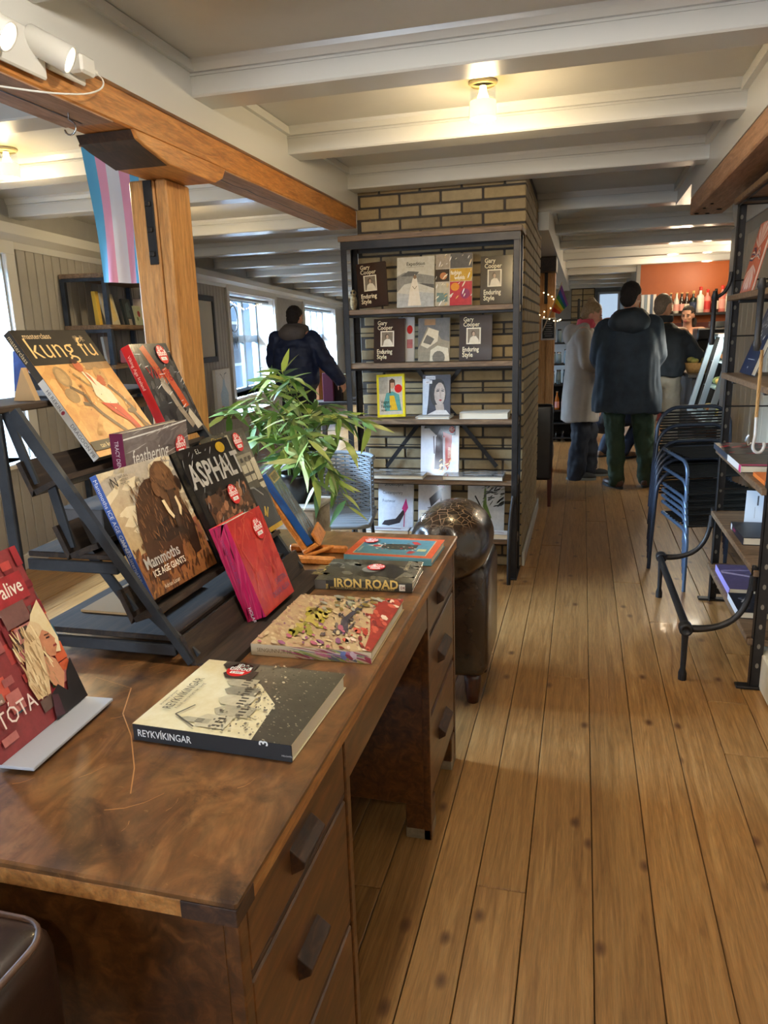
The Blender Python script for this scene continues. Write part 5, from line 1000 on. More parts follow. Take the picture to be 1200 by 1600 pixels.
# ================================================================== STACK OF CAFE CHAIRS
TUBE = M('black chair tube', (54, 62, 78), .28, .5); TUBE2 = M('silver blue chair tube', (92, 112, 140), .3, .6); WEAV = M('black weave', (15, 15, 17), .5)
def cafe_chair():
    t = thing('cafe_chair', 'x', 'chair', (0, 0, 0), 0, 'stacked cafe chairs beside the right rack')
    MB().tube(arcpts([(-.235, .21, 0), (-.225, .205, .30), (-.195, .23, .592), (.235, .23, .592), (.235, .205, .30), (.235, .21, 0)], .12, 8), .0115, 8).build('back_hoop', TUBE, t)
    MB().tube(arcpts([(-.21, -.21, 0), (-.205, -.20, .335), (-.19, .16, .36)], .07), .0105, 8).build('leg', TUBE2, t)
    MB().tube(arcpts([(.21, -.21, 0), (.205, -.20, .335), (.20, .16, .36)], .07), .0105, 8).build('leg', TUBE2, t)
    k = MB()
    for i in range(10): k.tube([(-.2, -.19+.038*i, .362), (.2, -.19+.038*i, .362)], .0055, 5, False)
    stuff(k.build('woven_seat', WEAV, t))
    k = MB()
    for i in range(7): k.tube([(-.185, .235+.004*math.sin(i), .46+.017*i), (.22, .235+.004*math.sin(i+1), .46+.017*i)], .006, 5, False)
    stuff(k.build('woven_back', WEAV, t)); return t
c0 = cafe_chair(); th = R(17.6); fl_ = Vector((.577, 4.10, 0)); rot = Matrix.Rotation(th, 3, 'Z')
org = fl_-rot @ Vector((-.21, -.21, 0))
lab = ['bottom cafe chair of the stack beside the right rack', 'second cafe chair from the bottom of the stack', 'third cafe chair from the bottom of the stack', 'middle cafe chair of the stack, fourth up', 'fifth cafe chair from the bottom of the stack', 'sixth cafe chair, just below the top of the stack', 'topmost black cafe chair of the stack beside the right rack']
for i in range(7):
    o = c0 if i == 0 else dup(c0)
    o.location = org+rot @ Vector((.006*i, .020*i, (0, .06, .092, .124, .158, .25, .355)[i])); o.rotation_euler = (0, 0, th); o['label'] = lab[i]

# ================================================================== SPOTLIGHT BAR on the girder
WPL = M('white plastic', (214, 212, 206), .35)
sp = thing('spotlight_bar', 'white bar with two lit spot heads on the girder at the top left corner', 'lamp', (0, 0, 0))
gx = GX1+.012
MB().cbox(gx, gx+.012, 1.25, 1.72, 2.045, 2.145, .004).build('mounting_bar', WPL, sp)
MB().cbox(gx, gx+.012, 1.73, 1.875, 2.075, 2.125, .004).build('end_plate', WPL, sp)
def head(c, aim):
    d = (Vector(aim)-Vector(c)).normalized(); m = d.to_track_quat('Z', 'Y').to_matrix()
    h_ = MB().lathe([(.001, -.055), (.026, -.055), (.030, -.05), (.032, .05), (.031, .052), (.028, .050), (.028, .044)], 20, c, m).build('spot_head', WPL, sp)
    MB().lathe([(.001, .045), (.028, .045)], 18, c, m).build('lens', GLOWW, h_)
    MB().tube([Vector((gx+.012, c[1]-.01, c[2]-.02)), Vector(c)-d*.02], .008, 8).build('bracket', WPL, sp)
    spot('spot_light', Vector(c)+d*.062, aim, 26, (1, .86, .66), 70, .7, .03)
head((-1.248, 1.70, 2.105), (-.55, 2.02, 1.70)); head((-1.248, 1.50, 2.09), (-.50, 1.72, 1.6))
ad = thing('plug_adapter', 'white plug adapter with thin white cable on the girder beside the spotlights', 'adapter', (0, 0, 0))
MB().cbox(gx+.0125, gx+.055, 1.80, 1.86, 2.085, 2.13, .006).build('body', WPL, ad)
MB().tube([(gx+.035, 1.86, 2.107), (gx+.035, 1.885, 2.107)], .008, 10).build('plug', WPL, ad)
MB().tube(bez((gx+.035, 1.883, 2.107), (gx+.04, 1.95, 2.10), (gx+.035, 1.90, 2.06), (gx+.03, 1.80, 2.035), 10)+bez((gx+.03, 1.80, 2.035), (gx+.01, 1.70, 2.01), (gx-.04, 1.67, 2.02), (gx-.12, 1.58, 2.02), 8)[1:], .0024, 6).build('cable', M('white cable', (226, 224, 218), .4), ad)

# ================================================================== FLAGS
def flag_mesh(name, parent, w, h, stripes, wave, vertical=True, n=24):
    sw = 1/len(stripes)
    for i, c in enumerate(stripes):
        k = MB(); cols = 5; vs = []; fs = []
        for r_ in range(n+1):
            for q in range(cols+1):
                u = (i+q/cols)*sw; v = r_/n; x, y, z = wave(u, v); vs.append((x, y, z))
        for r_ in range(n):
            for q in range(cols): a = r_*(cols+1)+q; fs.append((a, a+1, a+cols+2, a+cols+1))
        k._add(vs, fs, True); k.build('stripe', c, parent)
def cloth(c): return M('flag cloth %d %d %d' % c, c, .85, sheen=.2)
FB, FP, FW = cloth((92, 172, 212)), cloth((232, 160, 186)), cloth((226, 226, 232))
tf = thing('striped_flag', 'blue, pink and white striped flag hanging from the girder beside the pine post', 'flag', (0, 0, 0))
q0 = [py(126, 229, 2.72), py(212, 250, 2.72), py(158, 441, 2.72), py(236, 443, 2.72)]
def wv(u, v):
    t_ = q0[0].lerp(q0[1], u); b_ = q0[2].lerp(q0[3], u); p = t_.lerp(b_, v**.9); return (p.x+.010*math.sin(v*3+u*2), p.y+.018*math.sin(u*11+v*1.5)*(.3+.7*v)-.0, p.z)
flag_mesh('f', tf, 1, 1, [FB, FP, FW, FP, FB], wv)
MB().tube([q0[0]+Vector((-.004, 0, .004)), Vector((-1.463, q0[1].y, q0[1].z+.004))], .005, 8).build('hem_rod', M('brown rod', (110, 84, 66), .6), tf)
rf = thing('rainbow_flag', 'small rainbow flag on a stick fixed to the distant pine post', 'flag', (0, 0, 0))
RC = [cloth(c) for c in ((206, 52, 40), (226, 130, 40), (226, 206, 60), (50, 140, 80), (50, 90, 180), (150, 90, 180))]
q1 = [py(861, 487, 7.4), py(876, 445, 7.4), py(873, 490, 7.4), py(888, 478, 7.4)]
c0_, c1_, c2_, c3_ = py(861, 486, 7.40), py(877, 443, 7.40), py(888, 476, 7.40), py(874, 491, 7.40)
def wv2(u, v):
    a = c0_.lerp(c1_, u); b_ = c3_.lerp(c2_, u); p = a.lerp(b_, v); return (p.x, p.y+.03*math.sin(v*4+u*3), p.z)
flag_mesh('f', rf, 1, 1, RC, wv2, n=8)
MB().tube([py(846, 521, 7.48), py(862, 484, 7.40), py(878, 441, 7.39)], .005, 6).build('stick', M('pale stick', (206, 180, 150), .6), rf)
# ================================================================== PEOPLE
V = Vector
TMP = bpy.data.scenes.new('work')
def capsule(k, a, b, ra, rb, n=12):
    a, b = V(a), V(b); d = b-a; l = d.length
    if l < 1e-6: return k.ell(a, (ra, ra, ra), n, 8)
    m = d.to_track_quat('Z', 'Y').to_matrix(); prof = [(ra*math.sin(t*math.pi/8), -ra*math.cos(t*math.pi/8)) for t in range(5)]; prof[0] = (1e-4, -ra)
    prof += [(rb*math.cos(t*math.pi/8), l+rb*math.sin(t*math.pi/8)) for t in range(5)]; prof[-1] = (1e-4, l+rb)
    return k.lathe(prof, n, a, m)
def chain(k, pts, rs):
    for i in range(len(pts)-1): capsule(k, pts[i], pts[i+1], rs[i], rs[i+1])
def loft(k, rings, n=20):      # rings: (z, cx, cy, rx, ry)
    vs = []; fs = []
    for z, cx, cy, rx, ry in rings: vs += [(cx+rx*math.copysign(abs(math.cos(t))**.8, math.cos(t)), cy+ry*math.copysign(abs(math.sin(t))**.8, math.sin(t)), z) for t in [2*math.pi*i/n for i in range(n)]]
    for i in range(len(rings)-1): fs += [(i*n+q, i*n+(q+1) % n, (i+1)*n+(q+1) % n, (i+1)*n+q) for q in range(n)]
    fs += [tuple(range(n-1, -1, -1)), tuple(range((len(rings)-1)*n, len(rings)*n))]; return k._add(vs, fs, True)
def fuse(k, name, mat, parent, voxel=.012, smooth=4, fold=0, ff=9, fz=.45, seed=0):
    """fuses the collected shapes into one continuous surface"""
    me = k.mesh(name, mat); o = bpy.data.objects.new(name, me); TMP.collection.objects.link(o)
    r = o.modifiers.new('r', 'REMESH'); r.mode = 'VOXEL'; r.voxel_size = voxel; r.use_smooth_shade = True; s = o.modifiers.new('s', 'SMOOTH'); s.iterations = smooth; s.factor = .5
    TMP.view_layers[0].update(); dg = TMP.view_layers[0].depsgraph; m2 = bpy.data.meshes.new_from_object(o.evaluated_get(dg)); o.modifiers.clear(); o.data = m2; TMP.collection.objects.unlink(o); COL.objects.link(o); bpy.data.meshes.remove(me); m2.name = name
    if fold:
        nv = len(m2.vertices); nn_ = [v.normal.copy() for v in m2.vertices]; out = []
        for v, n_ in zip(m2.vertices, nn_):
            q = V((v.co.x*ff+seed, v.co.y*ff, v.co.z*ff*fz)); out += (v.co+n_*fold*(noise.noise(q)+.5*noise.noise(q*2.3)))[:]
        m2.vertices.foreach_set('co', out)
    m2.update(); o.parent = parent; return o
def hand(k, w, d, palm_n, s=1.0, curl=.5):
    """palm and five bent fingers from wrist w along d; palm_n = palm normal"""
    w, d, pn = V(w), V(d).normalized(), V(palm_n).normalized(); sd = d.cross(pn).normalized(); pn = sd.cross(d)
    c = w+d*.045*s
    for q in (-1, -.3, .4, 1): capsule(k, w+sd*q*.018*s, w+d*.085*s+sd*q*.030*s, .013*s, .011*s, 8)
    for q, l in ((-1, .062), (-.35, .074), (.32, .070), (1, .056)):
        p = w+d*.088*s+sd*q*.030*s; a = .25+curl*.5
        for i in range(3):
            dd = (d*math.cos(a)+pn*math.sin(a)); e = p+dd*l*s*(.45, .32, .25)[i]; capsule(k, p, e, (.0085, .0078, .007)[i]*s, (.0078, .007, .006)[i]*s, 8); p = e; a += curl*.7
    p = w+d*.025*s-sd*.024*s; e = p+(d*.6-sd*.7+pn*.35).normalized()*.045*s; capsule(k, p, e, .012*s, .010*s, 8); capsule(k, e, e+(d*.85-sd*.2+pn*.45).normalized()*.034*s, .0095*s, .007*s, 8)
SKIN = mottled('skin', (206, 150, 122), (214, 162, 134), 20, .5); SKINP = mottled('flushed skin', (206, 140, 120), (220, 164, 142), 14, .5)
def head(k, c, s, fd):
    """skull, jaw, nose, ears; fd = facing direction (unit, horizontal + tilt)"""
    c = V(c); f = V(fd).normalized(); r = f.cross(V((0, 0, 1))).normalized(); u = r.cross(f)
    m = Matrix((r, f, u)).transposed()
    def P(x, y, z): return c+m @ V((x*s, y*s, z*s))
    k.ell(P(0, -.008, .022), (.075*s, .092*s, .092*s), 16, 12, m); k.ell(P(0, .030, -.045), (.054*s, .058*s, .062*s), 14, 10, m); k.ell(P(0, .050, -.085), (.026*s, .026*s, .022*s), 10, 8, m)
    capsule(k, P(0, .088, .012), P(0, .108, -.026), .010*s, .014*s, 8); k.ell(P(0, .083, -.058), (.024*s, .014*s, .012*s), 10, 6, m)
    for q in (-1, 1):
        k.ell(P(q*.076, -.006, -.008), (.010*s, .020*s, .031*s), 10, 8, m); k.ell(P(q*.030, .074, .030), (.024*s, .014*s, .010*s), 8, 6, m); k.ell(P(q*.036, .062, -.022), (.022*s, .02*s, .018*s), 8, 6, m)
    return P, m
def face_parts(P, m, s, parent, iris, lip, brow):
    for q in (-1, 1):
        e = MB().ell(P(q*.030, .0785, .008), (.0115*s, .007*s, .0055*s), 10, 8, m).build('eye', M('eye white', (176, 164, 156), .4), parent)
        MB().ell(P(q*.030, .0845, .008), (.005*s, .004*s, .005*s), 8, 6, m).build('iris', M('iris', iris, .2), e)
        MB().ell(P(q*.030, .086, .027), (.018*s, .006*s, .003*s), 8, 6, m).build('eyebrow', M('eyebrow', brow, .8), parent)
    k = MB().ell(P(0, .093, -.054), (.022*s, .007*s, .0055*s), 10, 6, m); k.ell(P(0, .092, -.063), (.018*s, .007*s, .006*s), 10, 6, m); k.build('lips', M('lips', lip, .45), parent)
def shoe(k, a, fd, s=1.0, L_=.27, w=.048, h=.09):
    f = V((fd[0], fd[1], 0)).normalized(); a = V((a[0], a[1], 0)); r = V((f.y, -f.x, 0)); m = Matrix((r, f, V((0, 0, 1)))).transposed()
    k.ell(a+f*.10*s+V((0, 0, .035)), (w*s, .105*s, .038), 14, 8, m); k.ell(a-f*.025*s+V((0, 0, .045)), (w*.82*s, .062*s, .05), 12, 8, m); capsule(k, a+f*.01*s+V((0, 0, .05)), a+V((0, 0, h)), .045*s, .043*s)
def sole(a, fd, s=1.0, w=.05):
    f = V((fd[0], fd[1], 0)).normalized(); a = V((a[0], a[1], 0)); r = V((f.y, -f.x, 0)); k = MB(); pts = []
    for t in [2*math.pi*i/18 for i in range(18)]:
        y = .055+.148*math.sin(t); x = w*math.cos(t)*(1 if y > .03 else .82); pts.append(a+f*y*s+r*x*s)
    k.hull([p+V((0, 0, .001)) for p in pts], [p+V((0, 0, .024)) for p in pts]); return k
def fabric(name, a, b, rough=.75, scale=5): return mottled(name, a, b, scale, rough, 0, 0, .08)
def legs_of(h, feet, fdirs, hipw=.095, hipz=.52, hipxy=(0, 0), knee_fwd=.03):
    out = []
    for q, f, d in zip((-1, 1), feet, fdirs):
        hip = V((hipxy[0]+q*hipw, hipxy[1], hipz*h)); an = V((f[0], f[1], .075)); kn = hip.lerp(an, .52)+V((d[0], d[1], 0))*knee_fwd
        out.append((hip, kn, an))
    return out
def person(label, loc, rz, h, spec):
    t = thing('person', label, 'person', loc, rz); s = h/1.75; J = spec
    lg = legs_of(h, J['feet'], J['fd'], hipxy=J.get('hip', (0, 0)), knee_fwd=J.get('kf', .03)); b = MB(); sh = [V(p) for p in J['sh']]; el = [V(p) for p in J['el']]; wr = [V(p) for p in J['wr']]; nk = V(J['neck']); hc = V(J['head']); hp = J.get('hip', (0, 0))
    for a_, k_, n_ in lg: chain(b, [a_, k_, n_], [.082*s, .056*s, .040*s])
    b.ell((hp[0], hp[1], .53*h), (.16*s, .115*s, .12*s), 16, 10)
    chain(b, [(hp[0], hp[1], .56*h), ((sh[0]+sh[1])/2+V((0, 0, -.12*s)))], [.135*s, .15*s]); capsule(b, sh[0], sh[1], .062*s, .062*s); chain(b, [(sh[0]+sh[1])/2, nk, hc], [.07*s, .055*s, .052*s])
    for q in (0, 1): chain(b, [sh[q], el[q], wr[q]], [.052*s, .041*s, .029*s]); hand(b, wr[q], J['hd'][q], J['hn'][q], s*.98, J.get('curl', .5))
    for f, d in zip(J['feet'], J['fd']): shoe(b, f, d, .9*s)
    P, m = head(b, hc, s*J.get('hs', 1), J['face']); fuse(b, 'body', J.get('skin', SKIN), t, .0075, 3)
    return t, lg, sh, el, wr, nk, hc, P, m, s
def trousers(t, lg, s, mat, hip, h, flare=1.0, end=.07, seed=0):
    k = MB(); k.ell((hip[0], hip[1], .53*h), (.175*s, .13*s, .13*s), 16, 10)
    for a_, k_, n_ in lg: chain(k, [a_, k_, V((n_.x, n_.y, end))], [.105*s, .080*s*flare, .066*s*flare**1.6])
    o = fuse(k, 'trousers', mat, t, .012, 3, .016, 11, .9, seed); return o
def shoes(t, feet, fd, s, mat, solem):
    for f, d in zip(feet, fd):
        k = MB(); shoe(k, f, d, s); o = fuse(k, 'shoe', mat, t, .009, 2); sole(f, d, s).build('sole', solem, o)
def sleeve(k, a, b, c, r0, r1, r2): chain(k, [a, b, c], [r0, r1, r2])
def hair_cap(t, P, m, s, mat, back=.100, low=-.02, amp=.004, bun=None, side=.083):
    k = MB(); k.ell(P(0, -.018, .034), (side*s, .098*s, .094*s), 18, 12, m); k.ell(P(0, -.055, low), (side*.86*s, .055*s, .07*s), 14, 10, m)
    if bun: k.ell(P(*bun), (.045*s, .04*s, .04*s), 12, 8, m)
    o = fuse(k, 'hair', mat, t, .008, 2, amp, 60, 1)
    # keep the face free: drop hair in front of the brow line
    me = o.data; bm = bmesh.new(); bm.from_mesh(me); c = P(0, 0, 0); f = (P(0, 1, 0)-c).normalized(); u = (P(0, 0, 1)-c).normalized()
    kill = [v for v in bm.verts if (v.co-c).dot(f) > .052*s and (v.co-c).dot(u) < .072*s or ((v.co-c).dot(f) > .012*s and (v.co-c).dot(u) < .030*s)]
    bmesh.ops.delete(bm, geom=kill, context='VERTS'); bm.to_mesh(me); bm.free(); return o
DKHAIR = mottled('dark hair', (26, 20, 18), (44, 34, 28), 80, .8); FAIR = mottled('fair hair', (128, 106, 78), (172, 150, 116), 70, .5); GREYH = mottled('cropped grey hair', (110, 96, 82), (150, 132, 114), 90, .6)
BLKSOLE = M('dark sole', (40, 42, 44), .7); GRYSOLE = M('grey sole', (110, 116, 116), .7)

# --- man in the long dark parka (back view)
h = 1.79; fl0 = pz(962, 762, 0); L0 = V((.385, 6.82, 0))
def rel(p, L_): return V((p.x-L_.x, p.y-L_.y, 0))
fa, fb = rel(fl0, L0), V((.20, .16, 0))
S = dict(feet=[fa, fb], fd=[(-.45, .6), (.25, .9)], sh=[(-.185, 0, 1.44), (.185, .02, 1.44)], el=[(-.245, .04, 1.17), (.245, .06, 1.17)], wr=[(-.19, .24, 1.03), (.17, .27, 1.06)], hd=[(.6, .7, 0), (-.6, .7, 0)], hn=[(.6, -.6, 0), (-.6, -.6, 0)], neck=(.0, .02, 1.53), head=(.005, .035, 1.665), face=(.45, 1, -.12), hip=(0, .03))
t, lg, sh, el, wr, nk, hc, P, m_, s = person('man in long dark hooded parka and green trousers, back turned, at the bar', L0, R(-6), h, S)
PARKA = fabric('dark slate parka', (32, 42, 54), (54, 68, 82), .75); trousers(t, lg, s, fabric('green trousers', (38, 58, 44), (54, 76, 58)), (0, .03), h, 1.05); shoes(t, S['feet'], S['fd'], s, mottled('brown shoe leather', (64, 44, 34), (92, 64, 48), 20, .45), BLKSOLE)
k = MB(); loft(k, [(.695, 0, .03, .295, .20), (.80, 0, .03, .292, .20), (1.0, 0, .03, .280, .19), (1.2, 0, .02, .258, .176), (1.36, 0, .015, .238, .158), (1.44, 0, .015, .205, .13), (1.50, 0, .015, .11, .09)])
for q in (0, 1): sleeve(k, sh[q]+V((.0, 0, -.03)), el[q], V(wr[q])*.96+el[q]*.04, .098, .085, .062)
fuse(k, 'parka', PARKA, t, .012, 3, .020, 8, .45, 3)
k = MB(); k.ell((0, -.095, 1.455), (.180, .080, .105), 18, 12); k.ell((0, -.02, 1.525), (.145, .11, .05), 16, 8); capsule(k, (-.115, .03, 1.50), (-.10, -.10, 1.44), .05, .05); capsule(k, (.115, .03, 1.50), (.10, -.10, 1.44), .05, .05); fuse(k, 'hood', fabric('parka hood', (34, 42, 50), (56, 66, 74), .6), t, .012, 4, .010, 9, .8, 5)
hair_cap(t, P, m_, s, DKHAIR, side=.080); face_parts(P, m_, s, t, (70, 50, 40), (150, 90, 80), (40, 30, 26))

# --- woman in the pale hooded coat (profile, looking down)
h = 1.685; L1 = V((-.005, 7.33, 0))
S = dict(feet=[(-.11, .10, 0), (.11, -.02, 0)], fd=[(0, 1), (.05, 1)], sh=[(-.175, 0, 1.375), (.175, .01, 1.375)], el=[(-.215, .03, 1.12), (.215, .06, 1.11)], wr=[(-.12, .25, 1.04), (.13, .27, 1.03)], hd=[(.3, .9, .1), (-.3, .9, .1)], hn=[(.7, 0, .5), (-.7, 0, .5)], neck=(0, .04, 1.435), head=(0, .085, 1.535), face=(0, 1, -.42), hip=(0, .0), skin=SKINP)
t, lg, sh, el, wr, nk, hc, P, m_, s = person('fair haired woman in long beige hooded coat and pink scarf looking down', L1, R(-90), h, S)
COAT = fabric('pale beige coat', (158, 150, 142), (176, 168, 160), .8); trousers(t, lg, s, fabric('wide navy trousers', (16, 20, 32), (26, 32, 46)), (0, 0), h, 1.22, .05, 2); shoes(t, S['feet'], S['fd'], s, fabric('black shoe', (18, 18, 20), (30, 30, 32)), GRYSOLE)
k = MB(); loft(k, [(.56, 0, .0, .23, .175), (.60, 0, .0, .23, .175), (.8, 0, .0, .222, .165), (1.0, 0, .0, .212, .15), (1.18, 0, -.005, .205, .138), (1.30, 0, -.005, .198, .13), (1.37, 0, 0, .175, .115), (1.42, 0, .01, .09, .085)])
for q in (0, 1): sleeve(k, sh[q]+V((0, 0, -.03)), el[q], wr[q], .083, .072, .055)
fuse(k, 'coat', COAT, t, .012, 3, .013, 8, .4, 8)
k = MB(); k.ell((0, -.10, 1.36), (.135, .075, .105), 16, 12); capsule(k, (-.10, .02, 1.42), (-.07, -.11, 1.38), .05, .055); capsule(k, (.10, .02, 1.42), (.07, -.11, 1.38), .05, .055); fuse(k, 'hood', COAT, t, .012, 4, .006, 9, 1, 4)
k = MB(); k.lathe([(.075, -.04), (.090, -.02), (.088, .03), (.075, .05), (.06, .03), (.06, -.03), (.075, -.04)], 18, (0, .035, 1.455)); fuse(k, 'scarf', fabric('pink scarf', (196, 62, 84), (216, 92, 106)), t, .010, 3, .008, 22, 1, 2)
hair_cap(t, P, m_, s, FAIR, bun=(0, -.06, .115), low=.0); face_parts(P, m_, s, t, (90, 110, 120), (190, 110, 104), (150, 120, 90))

# --- man in dark jacket and pale grey trousers, arm raised
h = 1.73; q_ = py(1030, 620, 8.05); L2 = V((q_.x, 8.05, 0))
S = dict(feet=[(-.10, 0, 0), (.12, .06, 0)], fd=[(-.1, 1), (.2, 1)], sh=[(-.18, 0, 1.35), (.18, .01, 1.34)], el=[(-.27, .08, 1.12), (.31, .10, 1.12)], wr=[(-.14, .28, 1.16), (.24, .33, 1.17)], hd=[(.5, .8, .2), (-.4, .9, .1)], hn=[(.5, -.5, .5), (-.7, 0, .5)], neck=(0, .02, 1.475), head=(-.01, .035, 1.605), face=(.62, 1, -.1), hip=(0, .02))
t, lg, sh, el, wr, nk, hc, P, m_, s = person('grey haired man in black jacket beside the parka man', L2, R(-14), h, S)
trousers(t, lg, s, fabric('pale grey trousers', (150, 150, 140), (176, 176, 168)), (0, .02), h, 1.05, .07, 6); shoes(t, S['feet'], S['fd'], s, fabric('dark shoe', (24, 26, 30), (36, 38, 42)), BLKSOLE)
JK = fabric('black blue jacket', (24, 32, 42), (38, 50, 62), .75); k = MB(); loft(k, [(.92, 0, .02, .21, .15), (1.0, 0, .02, .225, .16), (1.2, 0, .01, .235, .16), (1.30, 0, .01, .222, .148), (1.385, 0, .01, .18, .115), (1.44, 0, .015, .085, .085)])
for q in (0, 1): sleeve(k, sh[q]+V((0, 0, -.03)), el[q], wr[q], .092, .082, .058)
fuse(k, 'jacket', JK, t, .012, 3, .016, 9, .7, 9)
k = MB(); k.lathe([(.085, -.03), (.095, 0), (.088, .045), (.07, .045), (.07, -.03), (.085, -.03)], 18, (0, .015, 1.475)); fuse(k, 'collar', JK, t, .011, 3, .004, 20, 1)
hair_cap(t, P, m_, s, GREYH, amp=.002, side=.078); face_parts(P, m_, s, t, (80, 90, 100), (170, 110, 100), (120, 100, 84))

# --- barista behind the counter, facing the room
h = 1.60; q_ = py(1074, 506, 9.7); L3 = V((q_.x, 9.7, 0))
S = dict(feet=[(-.1, 0, 0), (.1, .02, 0)], fd=[(-.1, 1), (.1, 1)], sh=[(-.165, 0, 1.335), (.165, .0, 1.335)], el=[(-.22, .05, 1.06), (.23, .03, 1.06)], wr=[(-.16, .27, 1.06), (.18, .25, 1.02)], hd=[(.2, .9, 0), (-.2, .9, 0)], hn=[(.6, 0, -.6), (-.6, 0, -.6)], neck=(0, .015, 1.40), head=(0, .035, 1.525), face=(.30, 1, -.16), hip=(0, 0))
t, lg, sh, el, wr, nk, hc, P, m_, s = person('dark haired barista in black top facing the room behind the counter', L3, R(172), h, S)
trousers(t, lg, s, fabric('black work trousers', (18, 18, 20), (28, 28, 30)), (0, 0), h, 1.0, .07, 2); shoes(t, S['feet'], S['fd'], s, fabric('black work shoe', (18, 18, 20), (28, 28, 30)), BLKSOLE)
k = MB(); loft(k, [(.86, 0, 0, .175, .13), (1.0, 0, 0, .165, .125), (1.15, 0, 0, .175, .13), (1.25, 0, 0, .175, .12), (1.31, 0, 0, .14, .085)])
for q in (0, 1): sleeve(k, sh[q]+V((0, 0, -.01)), sh[q].lerp(el[q], .45), sh[q].lerp(el[q], .55), .064, .060, .058)
fuse(k, 'black_top', fabric('black cotton', (18, 18, 20), (28, 28, 30)), t, .011, 3, .004, 14, 1)
hair_cap(t, P, m_, s, DKHAIR, low=-.01); face_parts(P, m_, s, t, (60, 44, 36), (176, 84, 84), (40, 28, 24))
k = MB(); k.ell(P(.07, -.06, -.09), (.03, .03, .06), 10, 8); k.ell(P(-.06, -.07, -.10), (.03, .03, .06), 10, 8); fuse(k, 'ponytail', DKHAIR, t, .008, 2, .004, 50, 1)

# --- customer crouching at the counter, hidden behind the others
q_ = pz(950, 716, 0); L4 = V((q_.x, q_.y+.02, 0)); t = thing('person', 'crouching customer in dark jeans and brown shoes behind the standing people', 'person', L4, R(-50))
b = MB(); ft = [(-.10, .02, 0), (.12, .10, 0)]; hp = V((0, -.12, .42)); shl = [V((-.18, .10, .84)), V((.18, .10, .84))]
for q, f in zip((-1, 1), ft): chain(b, [hp+V((q*.09, 0, 0)), V((f[0]+q*.04, f[1]+.26, .47)), V((f[0], f[1], .08))], [.085, .058, .040]); shoe(b, f, (q*.1, 1), .9)
b.ell(hp, (.16, .13, .12)); chain(b, [hp+V((0, 0, .06)), V((0, .08, .76))], [.14, .15]); capsule(b, shl[0], shl[1], .06, .06); chain(b, [V((0, .1, .84)), V((0, .14, .92)), V((0, .18, 1.0))], [.065, .055, .05]); P, m_ = head(b, (0, .19, 1.02), .95, (.2, 1, -.5))
for q in (0, 1): chain(b, [shl[q], V((shl[q].x*1.3, .30, .66)), V((shl[q].x*.7, .48, .62))], [.05, .04, .03]); hand(b, (shl[q].x*.7, .48, .62), (0, 1, -.2), (-1 if q else 1, 0, 0), .95)
fuse(b, 'body', SKIN, t, .0085, 3)
k = MB(); k.ell(hp, (.178, .15, .14))
for q, f in zip((-1, 1), ft): chain(k, [hp+V((q*.09, 0, 0)), V((f[0]+q*.04, f[1]+.26, .47)), V((f[0], f[1], .085))], [.105, .082, .066])
fuse(k, 'jeans', fabric('dark jeans', (22, 30, 48), (36, 46, 68)), t, .012, 3, .006, 12, 1)
shoes(t, ft, [(-.1, 1), (.1, 1)], .95, mottled('tan brown shoe', (96, 66, 44), (150, 110, 76), 16, .5), BLKSOLE)
k = MB(); loft(k, [(.40, 0, -.10, .19, .16), (.6, 0, -.02, .205, .17), (.78, 0, .07, .215, .15), (.86, 0, .10, .16, .10)])
for q in (0, 1): sleeve(k, shl[q], V((shl[q].x*1.3, .30, .66)), V((shl[q].x*.75, .46, .62)), .085, .075, .055)
fuse(k, 'jacket', fabric('dark grey jacket', (30, 32, 36), (46, 48, 52)), t, .012, 4, .008, 9, .8); hair_cap(t, P, m_, .95, DKHAIR)

# --- man in navy puffer at the left windows
h = 1.76; q_ = py(462, 560, 7.7); L5 = V((q_.x, 7.7, 0))
S = dict(feet=[(-.10, 0, 0), (.12, .08, 0)], fd=[(-.1, 1), (.2, 1)], sh=[(-.195, 0, 1.43), (.195, .01, 1.42)], el=[(-.27, .05, 1.16), (.335, -.01, 1.16)], wr=[(-.22, .22, 1.02), (.47, .04, .95)], hd=[(.3, .9, -.2), (.5, .2, -.85)], hn=[(.6, -.4, 0), (-.6, .5, -.3)], neck=(0, .02, 1.49), head=(.01, .035, 1.625), face=(.30, 1, -.08), hip=(0, .02))
t, lg, sh, el, wr, nk, hc, P, m_, s = person('dark haired man in navy puffer jacket with grey hood near the left windows', L5, R(4), h, S)
trousers(t, lg, s, fabric('black jeans', (20, 22, 28), (32, 34, 40)), (0, .02), h, 1.0, .07, 4); shoes(t, S['feet'], S['fd'], s, fabric('grey trainer', (60, 62, 66), (86, 88, 92)), GRYSOLE)
NV = fabric('navy puffer', (18, 30, 60), (30, 44, 80), .6); k = MB(); loft(k, [(.86, 0, .02, .21, .155), (.92, 0, .02, .245, .18), (1.1, 0, .015, .25, .18), (1.3, 0, .01, .245, .17), (1.40, 0, .01, .21, .13), (1.47, 0, .015, .10, .09)])
for q in (0, 1): sleeve(k, sh[q]+V((0, 0, -.03)), el[q], wr[q], .102, .092, .068)
fuse(k, 'jacket', NV, t, .012, 3, .014, 9, 1.5, 11)
k = MB(); k.ell((0, -.075, 1.46), (.155, .09, .09), 16, 12); k.ell((0, -.0, 1.53), (.125, .105, .045), 16, 8); capsule(k, (-.11, .05, 1.50), (-.09, -.08, 1.44), .05, .05); capsule(k, (.11, .05, 1.50), (.09, -.08, 1.44), .05, .05); fuse(k, 'hood', fabric('grey hood lining', (84, 78, 78), (110, 104, 104)), t, .012, 4, .010, 12, 1, 5)
hair_cap(t, P, m_, s, DKHAIR, amp=.008, side=.084); face_parts(P, m_, s, t, (70, 50, 40), (170, 100, 92), (40, 30, 26))
